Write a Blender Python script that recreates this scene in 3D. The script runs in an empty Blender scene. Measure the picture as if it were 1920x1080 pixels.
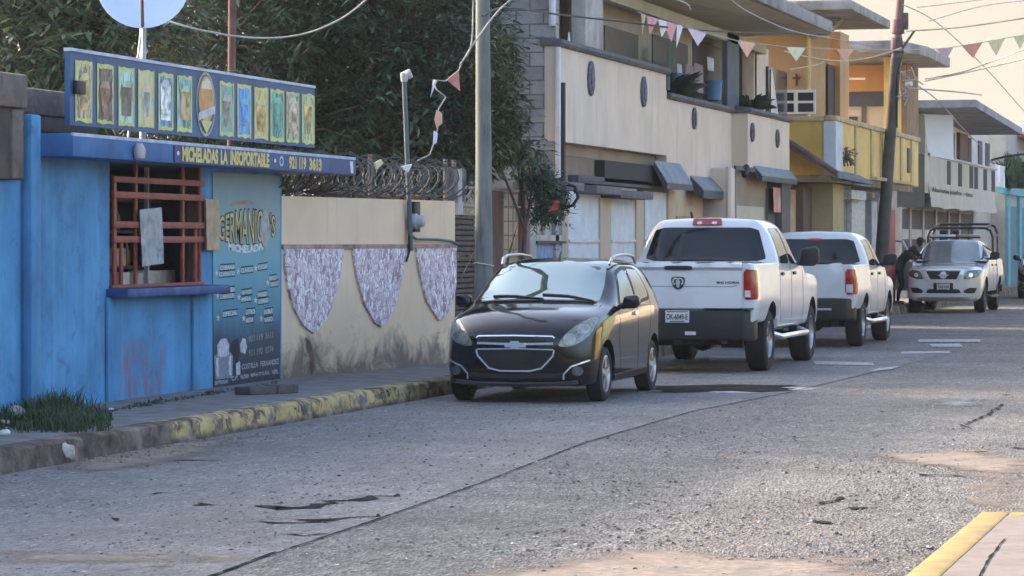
import bpy, bmesh, math, random
from mathutils import Vector, Matrix, geometry
from mathutils.bvhtree import BVHTree
R = math.radians
sc = bpy.context.scene
COL = sc.collection
rnd = random.Random(7)
# ------------------------------------------------------------------ camera model (street runs along +Y)
F, HZ, EYE = 5900.0, 452.0, 1.7
TH = math.atan(1490 / F)
CT, ST = math.cos(TH), math.sin(TH)
def ray(px, py):
    a = (px - 960) / F
    return Vector((a * CT - ST, a * ST + CT, (HZ - py) / F))
def on_x(px, py, x):
    d = ray(px, py); t = x / d.x
    return Vector((x, d.y * t, EYE + d.z * t))
def on_y(px, py, y):
    d = ray(px, py); t = y / d.y
    return Vector((d.x * t, y, EYE + d.z * t))
def on_z(px, py, z=0.0):
    d = ray(px, py); t = (z - EYE) / d.z
    return Vector((d.x * t, d.y * t, z))
def on_plane(px, py, P, n):
    d = ray(px, py); o = Vector((0, 0, EYE))
    t = (Vector(P) - o).dot(n) / d.dot(n)
    return o + d * t
def at(px, py, Z):
    return Vector((0, 0, EYE)) + ray(px, py) * Z

# ------------------------------------------------------------------ materials
MATS = {}
def _n(nt, t, **k):
    n = nt.nodes.new(t)
    for a, b in k.items(): setattr(n, a, b)
    return n
def newmat(name):
    m = bpy.data.materials.new(name); m.use_nodes = True
    nt = m.node_tree
    return m, nt, nt.nodes['Principled BSDF']
def rgba(c, k=1.0): return (c[0] * k, c[1] * k, c[2] * k, 1)
def noise(nt, vec, scale, detail=4, rough=.55, dist=0.0):
    n = _n(nt, 'ShaderNodeTexNoise'); n.inputs['Scale'].default_value = scale
    n.inputs['Detail'].default_value = detail; n.inputs['Roughness'].default_value = rough
    n.inputs['Distortion'].default_value = dist
    if vec: nt.links.new(vec, n.inputs['Vector'])
    return n.outputs['Fac']
def coords(nt, scale=(1, 1, 1)):
    tc = _n(nt, 'ShaderNodeTexCoord'); mp = _n(nt, 'ShaderNodeMapping')
    mp.inputs['Scale'].default_value = scale
    nt.links.new(tc.outputs['Object'], mp.inputs['Vector'])
    return mp.outputs['Vector']
def ramp(nt, fac, stops, interp='LINEAR'):
    r = _n(nt, 'ShaderNodeValToRGB'); cr = r.color_ramp; cr.interpolation = interp
    while len(cr.elements) > 1: cr.elements.remove(cr.elements[-1])
    cr.elements[0].position = stops[0][0]; cr.elements[0].color = rgba(stops[0][1])
    for p, c in stops[1:]:
        e = cr.elements.new(p); e.color = rgba(c)
    nt.links.new(fac, r.inputs['Fac'])
    return r.outputs['Color']
def mixc(nt, fac, a, b, blend='MIX'):
    m = _n(nt, 'ShaderNodeMix'); m.data_type = 'RGBA'; m.blend_type = blend
    for s, v in ((0, fac), (6, a), (7, b)):
        if hasattr(v, 'node'): nt.links.new(v, m.inputs[s])
        elif s == 0: m.inputs[0].default_value = v
        else: m.inputs[s].default_value = rgba(v)
    return m.outputs[2]
def grey(v): return (v, v, v)
def mul(nt, a, b):
    m = _n(nt, 'ShaderNodeMath', operation='MULTIPLY')
    for i, v in enumerate((a, b)):
        if hasattr(v, 'node'): nt.links.new(v, m.inputs[i])
        else: m.inputs[i].default_value = v
    return m.outputs[0]
def bump(nt, bsdf, h, strength=.3, dist=.01):
    b = _n(nt, 'ShaderNodeBump'); b.inputs['Strength'].default_value = strength
    b.inputs['Distance'].default_value = dist
    nt.links.new(h, b.inputs['Height']); nt.links.new(b.outputs['Normal'], bsdf.inputs['Normal'])
def M(name, col, rough=.75, metal=0., var=.18, scale=2.5, bmp=.0, bscale=60., coat=0., spec=.5,
      stain=None, stain_amt=.5, stain_scale=1.2, stretch=(1, 1, 1), ior=None, trans=0.0):
    """plain procedural surface: base colour broken up by noise, optional stains of another colour"""
    if name in MATS: return MATS[name]
    m, nt, b = newmat(name)
    v = coords(nt)
    c = ramp(nt, noise(nt, v, scale, 6), [(.28, tuple(x * (1 - var) for x in col)), (.72, tuple(min(1, x * (1 + var)) for x in col))])
    if stain:
        v2 = coords(nt, stretch)
        f = ramp(nt, noise(nt, v2, stain_scale, 8, .65, .4), [(.66 - .3 * stain_amt, (0, 0, 0)), (.86 - .3 * stain_amt, (1, 1, 1))])
        c = mixc(nt, f, c, stain)
    nt.links.new(c, b.inputs['Base Color'])
    b.inputs['Roughness'].default_value = rough; b.inputs['Metallic'].default_value = metal
    b.inputs['Specular IOR Level'].default_value = spec
    b.inputs['Coat Weight'].default_value = coat; b.inputs['Coat Roughness'].default_value = .04
    if ior: b.inputs['IOR'].default_value = ior
    if trans: b.inputs['Transmission Weight'].default_value = trans
    if bmp: bump(nt, b, noise(nt, v, bscale, 5), bmp, .01)
    MATS[name] = m
    return m

# ------------------------------------------------------------------ mesh builder
class MB:
    def __init__(s): s.v = []; s.f = []; s.mi = []; s.cm = 0
    def add(s, vs, fs):
        o = len(s.v); s.v += [tuple(v) for v in vs]
        for f in fs: s.f.append(tuple(i + o for i in f)); s.mi.append(s.cm)
        return s
    def poly(s, pts): return s.add(pts, [range(len(pts))])
    def box(s, x0, x1, y0, y1, z0, z1):
        vs = [(x, y, z) for z in (z0, z1) for y in (y0, y1) for x in (x0, x1)]
        return s.add(vs, [(0, 2, 3, 1), (4, 5, 7, 6), (0, 1, 5, 4), (2, 6, 7, 3), (0, 4, 6, 2), (1, 3, 7, 5)])
    def obox(s, c, size, rot=None):
        h = [a / 2 for a in size]; rot = rot or Matrix.Identity(3); c = Vector(c)
        vs = [c + rot @ Vector((x * h[0], y * h[1], z * h[2])) for z in (-1, 1) for y in (-1, 1) for x in (-1, 1)]
        return s.add(vs, [(0, 2, 3, 1), (4, 5, 7, 6), (0, 1, 5, 4), (2, 6, 7, 3), (0, 4, 6, 2), (1, 3, 7, 5)])
    def prism(s, pts, vec):
        n = len(pts); vec = Vector(vec); pts = [Vector(p) for p in pts]
        vs = pts + [p + vec for p in pts]
        fs = [tuple(range(n))[::-1], tuple(range(n, 2 * n))] + [(i, (i + 1) % n, n + (i + 1) % n, n + i) for i in range(n)]
        return s.add(vs, fs)
    def tube(s, pts, r, n=8, cap=True):
        pts = [Vector(p) for p in pts]; k = len(pts)
        rs = r if isinstance(r, (list, tuple)) else [r] * k
        up = None; rings = []
        for i, p in enumerate(pts):
            t = (pts[min(i + 1, k - 1)] - pts[max(i - 1, 0)]).normalized()
            if up is None:
                up = Vector((0, 0, 1)) if abs(t.z) < .9 else Vector((1, 0, 0))
            a = t.cross(up).normalized(); b = a.cross(t).normalized(); up = b
            rings += [p + (a * math.cos(2 * math.pi * j / n) + b * math.sin(2 * math.pi * j / n)) * rs[i] for j in range(n)]
        fs = []
        for i in range(k - 1):
            for j in range(n):
                fs.append((i * n + j, i * n + (j + 1) % n, (i + 1) * n + (j + 1) % n, (i + 1) * n + j))
        if cap: fs += [tuple(range(n))[::-1], tuple(range((k - 1) * n, k * n))]
        return s.add(rings, fs)
    def lathe(s, prof, c=(0, 0, 0), axis='z', n=24, closed=False):
        c = Vector(c); vs = []
        for r, h in prof:
            for j in range(n):
                a = 2 * math.pi * j / n; p, q = r * math.cos(a), r * math.sin(a)
                vs.append(c + Vector({'z': (p, q, h), 'x': (h, p, q), 'y': (p, h, q)}[axis]))
        k = len(prof); fs = []
        for i in range(k if closed else k - 1):
            for j in range(n):
                i2 = (i + 1) % k
                fs.append((i * n + j, i * n + (j + 1) % n, i2 * n + (j + 1) % n, i2 * n + j))
        if not closed: fs += [tuple(range(n))[::-1], tuple(range((k - 1) * n, k * n))]
        return s.add(vs, fs)
    def build(s, name, mat, parent=None, bevel=0., seg=2, smooth=None, recalc=True, base=None):
        me = bpy.data.meshes.new(name)
        off = Vector((0, 0, 0)); p = parent
        while p: off += p.location; p = p.parent
        if parent is None:
            xs = [v[0] for v in s.v]; ys = [v[1] for v in s.v]; zs = [v[2] for v in s.v]
            off = Vector(base) if base else Vector(((min(xs) + max(xs)) / 2, (min(ys) + max(ys)) / 2, min(zs)))
        me.from_pydata([tuple(Vector(v) - off) for v in s.v], [], s.f)
        mats = mat if isinstance(mat, (list, tuple)) else [mat]
        for m in mats: me.materials.append(m)
        if len(mats) > 1: me.polygons.foreach_set('material_index', s.mi)
        if recalc or bevel:
            bm = bmesh.new(); bm.from_mesh(me)
            if recalc: bmesh.ops.recalc_face_normals(bm, faces=bm.faces)
            if bevel:
                es = [e for e in bm.edges if len(e.link_faces) == 2 and e.calc_face_angle(0) > R(28)]
                bmesh.ops.bevel(bm, geom=es, offset=bevel, segments=seg, affect='EDGES', clamp_overlap=True, profile=.5)
            bm.to_mesh(me); bm.free()
        if smooth or bevel:
            me.shade_smooth(); me.set_sharp_from_angle(angle=R(smooth or 35))
        o = bpy.data.objects.new(name, me); COL.objects.link(o)
        if parent: o.parent = parent
        else: o.location = off
        return o
def tag(o, label=None, cat=None, group=None, kind=None):
    if label: o['label'] = label
    if cat: o['category'] = cat
    if group: o['group'] = group
    if kind: o['kind'] = kind
    return o
def thing(name, label, cat, loc=(0, 0, 0), group=None):
    o = bpy.data.objects.new(name, None); COL.objects.link(o)
    o.location = loc; o.empty_display_size = .3
    return tag(o, label, cat, group)
def copy_tree(o, parent=None):
    c = o.copy(); COL.objects.link(c); c.parent = parent
    for ch in list(o.children): copy_tree(ch, c)
    return c
def text_mesh(s, spacing=1.0, bold=0.0):
    cu = bpy.data.curves.new('t', 'FONT'); cu.body = s; cu.size = 1; cu.offset = bold; cu.space_character = spacing
    cu.resolution_u = 3
    ob = bpy.data.objects.new('t', cu); COL.objects.link(ob)
    dg = bpy.context.evaluated_depsgraph_get()
    me = bpy.data.meshes.new_from_object(ob.evaluated_get(dg))
    bpy.data.objects.remove(ob); bpy.data.curves.remove(cu)
    vs = [v.co.copy() for v in me.vertices]; fs = [tuple(p.vertices) for p in me.polygons]
    bpy.data.meshes.remove(me)
    return vs, fs
def lettering(mb, s, o, right, up, w, h, bold=0.02, arc=0.0, fn=None):
    """adds the letters of s to mb, fitted in the box w x h whose lower left corner is o"""
    vs, fs = text_mesh(s, 1.0, bold)
    if not vs: return mb
    x0 = min(v.x for v in vs); x1 = max(v.x for v in vs); y0 = min(v.y for v in vs); y1 = max(v.y for v in vs)
    o = Vector(o); right = Vector(right); up = Vector(up); out = []
    for v in vs:
        a = (v.x - x0) / (x1 - x0); b = (v.y - y0) / (y1 - y0)
        if fn: a, b = fn(a, b)
        out.append(o + right * (a * w) + up * (b * h))
    return mb.add(out, fs)

# ------------------------------------------------------------------ smooth lofts and decals that hug a body
def pchip(xs, ys, xq):
    n = len(xs); h = [xs[i + 1] - xs[i] for i in range(n - 1)]
    d = [(ys[i + 1] - ys[i]) / h[i] if h[i] else 0 for i in range(n - 1)]
    m = [0.0] * n
    for i in range(1, n - 1):
        if d[i - 1] * d[i] > 0:
            w1 = 2 * h[i] + h[i - 1]; w2 = h[i] + 2 * h[i - 1]
            m[i] = (w1 + w2) / (w1 / d[i - 1] + w2 / d[i])
    m[0] = d[0]; m[-1] = d[-1]
    out = []; k = 0
    for x in xq:
        while k < n - 2 and x > xs[k + 1]: k += 1
        t = (x - xs[k]) / h[k] if h[k] else 0
        t2, t3 = t * t, t * t * t
        out.append((2 * t3 - 3 * t2 + 1) * ys[k] + (t3 - 2 * t2 + t) * h[k] * m[k] + (-2 * t3 + 3 * t2) * ys[k + 1] + (t3 - t2) * h[k] * m[k + 1])
    return out
def loft(stations, step=.05, nsec=34):
    """stations: list of (y, [(x, z) half section from bottom centre to top centre]); returns verts, faces of a closed body"""
    st = sorted(stations, key=lambda a: a[0])
    ys = [a[0] for a in st]; npt = len(st[0][1])
    yq = []
    for a, b in zip(ys, ys[1:]):
        n = max(1, int(math.ceil((b - a) / step)))
        yq += [a + (b - a) * i / n for i in range(n)]
    yq.append(ys[-1])
    cx = [pchip(ys, [a[1][i][0] for a in st], yq) for i in range(npt)]
    cz = [pchip(ys, [a[1][i][1] for a in st], yq) for i in range(npt)]
    V = []; Fc = []; ring = None
    for k, y in enumerate(yq):
        px = [cx[i][k] for i in range(npt)]; pz = [cz[i][k] for i in range(npt)]
        t = [0.0]
        for i in range(1, npt): t.append(t[-1] + max(1e-4, math.hypot(px[i] - px[i - 1], pz[i] - pz[i - 1])))
        # spread the samples evenly per control segment so that features line up along the length
        tq = []
        per = max(1, nsec // (npt - 1))
        for i in range(npt - 1): tq += [t[i] + (t[i + 1] - t[i]) * j / per for j in range(per)]
        tq.append(t[-1])
        sx = pchip(t, px, tq); sz = pchip(t, pz, tq)
        half = list(zip(sx, sz))
        full = half + [(-x, z) for x, z in half[-2:0:-1]]
        r = [len(V) + i for i in range(len(full))]
        V += [(x, y, z) for x, z in full]
        if ring:
            n = len(r)
            for i in range(n): Fc.append((ring[i], ring[(i + 1) % n], r[(i + 1) % n], r[i]))
        ring = r
    n = len(ring); per = n // 2
    for base, flip in ((0, True), (len(V) - n, False)):
        # cap: bridge left and right halves
        rr = [base + i for i in range(n)]
        for i in range(per):
            a, b = i, i + 1
            c, d = (n - b) % n, (n - a) % n
            q = [rr[a], rr[b], rr[c], rr[d]]
            q2 = []
            for w in q:
                if w not in q2: q2.append(w)
            if len(q2) >= 3: Fc.append(tuple(q2[::-1] if flip else q2))
    return V, Fc
def inside(p, poly):
    x, y = p; c = False; n = len(poly)
    for i in range(n):
        x1, y1 = poly[i]; x2, y2 = poly[(i + 1) % n]
        if (y1 > y) != (y2 > y) and x < (x2 - x1) * (y - y1) / (y2 - y1) + x1: c = not c
    return c
def rounded(poly, it=2, k=.25):
    for _ in range(it):
        q = []
        for i in range(len(poly)):
            a, b = Vector(poly[i]), Vector(poly[(i + 1) % len(poly)])
            q += [tuple(a.lerp(b, k)), tuple(a.lerp(b, 1 - k))]
        poly = q
    return poly
def strip(line, w):
    a, b = [], []
    for i, p in enumerate(line):
        t = (Vector(line[min(i + 1, len(line) - 1)]) - Vector(line[max(i - 1, 0)])).normalized()
        n = Vector((-t.y, t.x)) * w / 2
        a.append(tuple(Vector(p) + n)); b.append(tuple(Vector(p) - n))
    return a + b[::-1]
def decal(mb, bvh, poly, axis='x', side=1, off=.004, g=.06, skirt=.012):
    """lays the outline poly (2-D, seen along axis) on the body as a thin shell that hugs it"""
    pts = []
    n = len(poly)
    for i in range(n):
        a, b = Vector(poly[i]), Vector(poly[(i + 1) % n]); m = max(1, int((b - a).length / g))
        pts += [a.lerp(b, j / m) for j in range(m)]
    nb = len(pts); outline = [tuple(p) for p in pts]
    x0 = min(p.x for p in pts); x1 = max(p.x for p in pts); y0 = min(p.y for p in pts); y1 = max(p.y for p in pts)
    i = 0
    yy = y0 + g / 2
    while yy < y1:
        xx = x0 + g / 2
        while xx < x1:
            if inside((xx, yy), outline) and min((Vector((xx, yy)) - p).length for p in pts[:nb]) > g * .45: pts.append(Vector((xx, yy)))
            xx += g
        yy += g
    ov, oe, of, *_ = geometry.delaunay_2d_cdt(pts, [(i, (i + 1) % nb) for i in range(nb)], [list(range(nb))], 1, 1e-6)
    V = []; N = []; ok = []
    for p in ov:
        if axis == 'x': o = Vector((side * 4, p.x, p.y)); d = Vector((-side, 0, 0))
        elif axis == 'y': o = Vector((p.x, side * 6, p.y)); d = Vector((0, -side, 0))
        elif axis == 'z': o = Vector((p.x, p.y, 5)); d = Vector((0, 0, -1))
        else:                                  # axis = (u, d): seen along any level direction d, u runs sideways
            d = Vector(axis[1]); o = Vector(axis[0]) * p.x + Vector((0, 0, p.y)) - d * 6
        loc, nor, idx, dist = bvh.ray_cast(o, d)
        if loc is None:
            loc, nor, idx, dist = bvh.find_nearest(o + d * 3)
        if nor.dot(d) > 0: nor = -nor
        V.append(loc + nor * off); N.append(nor)
    cnt = {}
    for f in of:
        for a, b in zip(f, list(f[1:]) + [f[0]]): cnt[(min(a, b), max(a, b))] = cnt.get((min(a, b), max(a, b)), 0) + 1
    nv = len(V); V2 = V + [v - nn * (off + skirt) for v, nn in zip(V, N)]
    fs = [tuple(f) for f in of] + [(a, b, b + nv, a + nv) for (a, b), c in cnt.items() if c == 1]
    used = sorted({i for f in fs for i in f}); mp = {u: i for i, u in enumerate(used)}
    return mb.add([V2[u] for u in used], [tuple(mp[i] for i in f) for f in fs])
def boolean(obj, cutters, mode='DIFFERENCE'):
    for c in cutters:
        md = obj.modifiers.new('b', 'BOOLEAN'); md.operation = mode; md.object = c; md.solver = 'EXACT'
        md.material_mode = 'TRANSFER'
    dg = bpy.context.evaluated_depsgraph_get()
    me = bpy.data.meshes.new_from_object(obj.evaluated_get(dg))
    obj.modifiers.clear(); old = obj.data; obj.data = me; bpy.data.meshes.remove(old)
    for c in cutters:
        d = c.data; bpy.data.objects.remove(c); bpy.data.meshes.remove(d)
    obj.data.shade_smooth(); obj.data.set_sharp_from_angle(angle=R(38))
    return obj
def bvh_of(obj):
    bm = bmesh.new(); bm.from_mesh(obj.data); t = BVHTree.FromBMesh(bm); bm.free(); return t
# ------------------------------------------------------------------ vehicle materials
def paint(name, col, rough=.3, coat=1.0, dirtcol=(.16, .13, .1), dirt=.25):
    if name in MATS: return MATS[name]
    m, nt, b = newmat(name)
    v = coords(nt)
    f = ramp(nt, noise(nt, v, 2.2, 7, .6), [(.45, (0, 0, 0)), (.8, grey(dirt))])
    nt.links.new(mixc(nt, f, col, dirtcol), b.inputs['Base Color'])
    b.inputs['Roughness'].default_value = rough; b.inputs['Coat Weight'].default_value = coat
    b.inputs['Coat Roughness'].default_value = .05; b.inputs['Specular IOR Level'].default_value = .5 if coat > .9 else .2
    MATS[name] = m
    return m
PW = paint('white_paint', (.64, .64, .645))
PB = paint('black_paint', (.007, .0065, .0075), .14, .6, (.08, .07, .06), .08)
PN = paint('police_white', (.60, .60, .59), .35, 1.0, (.2, .17, .13), .4)
BLK = M('black_plastic', (.0085, .009, .011), .55, var=.3)
CAV = M('wheel_well_black', (.008, .008, .008), .9)
TYR = M('tyre_rubber', (.012, .012, .013), .85, var=.35, scale=9)
RIMS = M('silver_rim', (.42, .42, .43), .35, .8, var=.2)
RIMD = M('steel_rim', (.12, .12, .125), .45, .6)
CHR = M('chrome', (.82, .82, .82), .26, .85, var=.05)
GLS = M('tinted_glass', (.010, .013, .018), .04, var=.2, spec=.5, ior=1.45)
GLW = M('windscreen_glass', (.035, .05, .047), .02, var=.3, scale=2.2, spec=1., ior=2.5)
GLW.node_tree.nodes['Principled BSDF'].inputs['Specular Tint'].default_value = (.86, 1, .95, 1)
GSD = M('side_glass', (.13, .13, .095), .04, var=.3, spec=1., ior=1.7)  # pale yellowish base paints in the bright reflection on the glass
GLN = M('hazy_windscreen', (.17, .2, .22), .08, var=.35, scale=1.6, spec=1., ior=1.8)
LMP = M('headlamp_lens', (.20, .185, .15), .1, .3, var=.6, scale=22, coat=1)
LMD = M('dark_headlamp', (.12, .12, .115), .12, .3, var=.5, scale=14, coat=1)
RED = M('red_lens', (.33, .012, .014), .14, var=.35, scale=12, coat=1)
WLN = M('clear_lens', (.62, .58, .58), .15, var=.2, scale=20, coat=1)
PLT = M('plate_white', (.55, .57, .58), .4)
PLD = M('plate_ink', (.03, .05, .045), .5)
GRL = M('grille_black', (.01, .01, .011), .4, var=.3)

def wheel(root, x, y, r, w, rr, rim, spokes, side):
    """tyre with a lathed section; rim with spokes on its outer side"""
    mb = MB(); s = side
    hw = w / 2
    prof = [(rr, -hw * .8), (rr + .03, -hw), (r - .05, -hw), (r - .012, -hw * .82), (r, -hw * .55), (r, hw * .55), (r - .012, hw * .82), (r - .05, hw), (rr + .03, hw), (rr, hw * .8)]
    mb.lathe(prof, (x, y, r), 'x', 40, closed=True)
    t = mb.build('wheel', TYR, root, smooth=30)
    mb = MB()
    xo = x + s * hw * .55
    mb.lathe([(rr + .004, x + s * hw * .86), (rr - .012, x + s * hw * .92), (rr - .03, x + s * hw * .6), (rr - .035, x - s * hw * .5)], (0, y, r), 'x', 40)
    mb.f = [f for f in mb.f if len(f) == 4]; mb.mi = [0] * len(mb.f)
    for k in range(spokes):
        a = 2 * math.pi * k / spokes + .3
        for da in (-.09, .09):
            c, sn = math.cos(a + da), math.sin(a + da)
            rot = Matrix(((1, 0, 0), (0, c, -sn), (0, sn, c)))
            mid = (rr + .05) / 2
            mb.obox((xo + s * .012, y + c * mid, r + sn * mid), (.03, rr - .07, .035), rot)
    mb.lathe([(.0, xo + s * .032), (.045, xo + s * .032), (.055, xo + s * .012), (.06, xo - s * .01)], (0, y, r), 'x', 20)
    mb.build('rim', rim, t, smooth=30)
    mb = MB()
    mb.lathe([(.0, xo - s * .025), (rr - .03, xo - s * .025), (rr - .03, xo - s * .05), (0, xo - s * .05)], (0, y, r), 'x', 24)
    mb.build('brake_disc', CAV, t, smooth=30)
def arch_cut(cx, y, z, r, side, w=.42):
    mb = MB()
    x0 = side * (cx - w); x1 = side * (cx + .3)
    mb.lathe([(r, min(x0, x1)), (r, max(x0, x1))], (0, y, z), 'x', 40)
    return mb.build('cut', CAV)
def mirror(root, x, y, z, s, mat, w=.2, h=.14, d=.1):
    mb = MB()
    pts = [(x, z - h * .5), (x + s * w * .75, z - h * .5), (x + s * w, z - h * .2), (x + s * w, z + h * .35), (x + s * w * .8, z + h * .5), (x + s * .03, z + h * .4)]
    mb.prism([(a, y, b) for a, b in pts], (0, d, 0))
    mb.build('mirror', mat, root, bevel=.022, seg=3)
    MB().obox((x - s * .02, y + d * .4, z - h * .38), (.1, .06, .05)).build('mirror_arm', BLK, root)

# ------------------------------------------------------------------ small black hatchback (nose towards local +Y)
def make_hatch():
    root = thing('parked_car', 'small black hatchback parked nose forward by the kerb, silver roof rails', 'car', (0, 0, 0))
    S = [
        (1.80, [(0, .24), (.30, .24), (.40, .27), (.46, .42), (.44, .60), (.40, .65), (.30, .68), (.16, .69), (0, .69)]),
        (1.765, [(0, .20), (.42, .20), (.56, .23), (.60, .42), (.58, .62), (.53, .70), (.38, .745), (.2, .76), (0, .765)]),
        (1.64, [(0, .18), (.52, .18), (.68, .21), (.725, .42), (.705, .66), (.655, .78), (.48, .835), (.25, .86), (0, .87)]),
        (1.42, [(0, .17), (.58, .17), (.74, .2), (.78, .42), (.775, .70), (.735, .86), (.55, .925), (.28, .95), (0, .957)]),
        (1.05, [(0, .17), (.60, .17), (.76, .2), (.80, .45), (.795, .78), (.757, .93), (.60, .995), (.3, 1.02), (0, 1.025)]),
        (.84, [(0, .17), (.60, .17), (.76, .2), (.80, .45), (.80, .81), (.765, .96), (.66, 1.02), (.35, 1.05), (0, 1.055)]),
        (.45, [(0, .17), (.60, .17), (.76, .2), (.80, .45), (.80, .84), (.77, .985), (.675, 1.16), (.40, 1.235), (0, 1.25)]),
        (.02, [(0, .17), (.60, .17), (.76, .2), (.80, .45), (.80, .86), (.775, .99), (.63, 1.365), (.43, 1.445), (0, 1.465)]),
        (-.40, [(0, .17), (.60, .17), (.76, .2), (.80, .45), (.80, .87), (.778, 1.0), (.62, 1.425), (.44, 1.495), (0, 1.515)]),
        (-1.05, [(0, .18), (.60, .18), (.76, .21), (.80, .47), (.80, .90), (.775, 1.04), (.61, 1.42), (.43, 1.49), (0, 1.512)]),
        (-1.50, [(0, .2), (.60, .2), (.75, .23), (.79, .5), (.79, .92), (.755, 1.07), (.60, 1.36), (.42, 1.445), (0, 1.465)]),
        (-1.68, [(0, .22), (.58, .22), (.72, .25), (.765, .5), (.765, .9), (.735, 1.04), (.62, 1.17), (.42, 1.24), (0, 1.26)]),
        (-1.79, [(0, .26), (.52, .26), (.64, .3), (.69, .5), (.69, .86), (.66, .95), (.55, 1.0), (.36, 1.02), (0, 1.03)]),
        (-1.82, [(0, .3), (.46, .3), (.57, .34), (.61, .5), (.61, .8), (.58, .88), (.48, .92), (.3, .93), (0, .94)]),
    ]
    mb = MB(); mb.add(*loft(S, .045, 40))
    body = mb.build('body', PB, root, smooth=40)
    wr, fy, ry = .292, 1.12, -1.255
    boolean(body, [arch_cut(.8, yy, wr + .02, wr + .055, s, .34) for yy in (fy, ry) for s in (-1, 1)])
    bv = bvh_of(body)
    # glass
    ws = [(-.655, .86), (-.62, .80), (.62, .80), (.655, .86)]
    mb = MB()
    top, bot = [], []
    W = rounded([(-.63, .80), (.63, .80), (.605, .40), (.545, .03), (0, .0), (-.545, .03), (-.605, .40)], 2, .12)
    decal(mb, bv, W, 'z', 1, .006, .13); mb.build('windscreen', GLW, root, smooth=60)
    mb = MB(); decal(mb, bv, rounded([(-.5, 1.07), (.5, 1.07), (.45, 1.36), (-.45, 1.36)], 2, .12), 'y', -1); mb.build('rear_window', GLS, root, smooth=60)
    for s in (-1, 1):
        mb = MB(); decal(mb, bv, rounded([(.44, .99), (.40, 1.06), (.06, 1.365), (-.30, 1.425), (-.92, 1.41), (-1.10, 1.14), (-1.06, 1.04), (-.4, 1.0)], 2, .1), 'x', s, .002, .06, .006); mb.build('window_trim', BLK, root, smooth=60)
        mb = MB(); decal(mb, bv, rounded([(.36, 1.025), (.33, 1.07), (.05, 1.33), (-.29, 1.39), (-.33, 1.03)], 2, .1), 'x', s, .006); mb.build('side_window', GSD, root, smooth=60)
        mb = MB(); decal(mb, bv, rounded([(-.42, 1.035), (-.40, 1.39), (-.90, 1.375), (-1.03, 1.14), (-1.0, 1.075)], 2, .1), 'x', s, .006); mb.build('side_window', GSD, root, smooth=60)
        for ln in ([(.52, .97), (.56, .6), (.5, .27)], [(-.37, 1.38), (-.385, .9), (-.38, .27)], [(-1.1, 1.1), (-1.05, .8), (-.93, .55), (-.9, .3)]):
            mb = MB(); decal(mb, bv, strip(ln, .009), 'x', s, .0015, .05, .004); mb.build('door_seam', CAV, root)
        mb = MB(); decal(mb, bv, rounded([(-.16, .885), (-.16, .925), (-.33, .935), (-.33, .895)], 1), 'x', s, .022, .04, .03); mb.build('door_handle', CHR, root, smooth=60)
        mb = MB(); decal(mb, bv, strip([(.9, .235), (.2, .25), (-.9, .26)], .06), 'x', s, .012, .06, .02); mb.build('sill_trim', BLK, root, smooth=60)
        # headlamp sweeping back along the wing
        hp = rounded([(.43, .60), (.475, .70), (.60, .83), (.715, .905), (.752, .87), (.728, .74), (.66, .65), (.55, .60)], 2, .2)
        mb = MB(); decal(mb, bv, [(s * a, b) for a, b in hp], 'y', 1, .006, .03); hl = mb.build('headlight', LMP, root, smooth=60)
        for (a, b, r) in ((.545, .675, .06), (.655, .775, .055)):
            mb = MB(); decal(mb, bv, [(s * a + r * math.cos(k * .393), b + r * math.sin(k * .393)) for k in range(16)], 'y', 1, .012, .03, .01); mb.build('lamp_bowl', M('lamp_bowl_grey', (.34, .33, .30), .3, .5, var=.4, scale=30), hl, smooth=60)
        mb = MB(); decal(mb, bv, [(s * (.62 + .05 * math.cos(k * .393)), .345 + .05 * math.sin(k * .393)) for k in range(16)], 'y', 1, .01, .03); fl = mb.build('fog_lamp', LMD, root, smooth=60)
        mb = MB(); decal(mb, bv, [(s * a, b) for a, b in strip([(.49, .255), (.49, .31), (.56, .39), (.72, .455)], .016)], 'y', 1, .012, .03); mb.build('chrome_trim', CHR, root, smooth=60)
        mirror(root, s * .79, .36, 1.045, s, PB, .19, .15, .1)
        # roof rails
        rail = [(s * .575, .02, 1.44), (s * .585, -.06, 1.51), (s * .59, -.25, 1.54), (s * .58, -.8, 1.55), (s * .57, -1.2, 1.525), (s * .56, -1.38, 1.45)]
        MB().tube(rail, [.016, .019, .018, .017, .016, .014], 8).build('roof_rail', RIMS, root, smooth=50)
        mb = MB(); decal(mb, bv, [(s * a, b) for a, b in rounded([(.5, .62), (.66, .62), (.72, .98), (.62, 1.0)], 1)], 'y', -1, .006); mb.build('tail_light', RED, root, smooth=60)
    # grilles
    mb = MB(); up = rounded([(-.375, .625), (.375, .625), (.40, .675), (.38, .70), (-.38, .70), (-.40, .675)], 1, .2)
    decal(mb, bv, up, 'y', 1, .004, .04); mb.build('upper_grille', GRL, root, smooth=60)
    mb = MB(); low = rounded([(-.40, .56), (-.385, .50), (-.27, .375), (-.15, .345), (.15, .345), (.27, .375), (.385, .50), (.40, .56), (.3, .572), (-.3, .572)], 1, .2)
    decal(mb, bv, low, 'y', 1, .004, .04); mb.build('lower_grille', GRL, root, smooth=60)
    for ln, wd in (([(-.40, .563), (-.385, .50), (-.27, .372), (-.15, .342), (.15, .342), (.27, .372), (.385, .50), (.40, .563)], .018), ([(-.39, .568), (0, .576), (.39, .568)], .013),
                   ([(-.40, .685), (-.38, .702), (0, .708), (.38, .702), (.40, .685)], .014), ([(-.39, .632), (0, .622), (.39, .632)], .024)):
        mb = MB(); decal(mb, bv, strip(ln, wd), 'y', 1, .013, .035); mb.build('grille_chrome', CHR, root, smooth=60)
    mb = MB()   # cross-shaped badge
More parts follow.
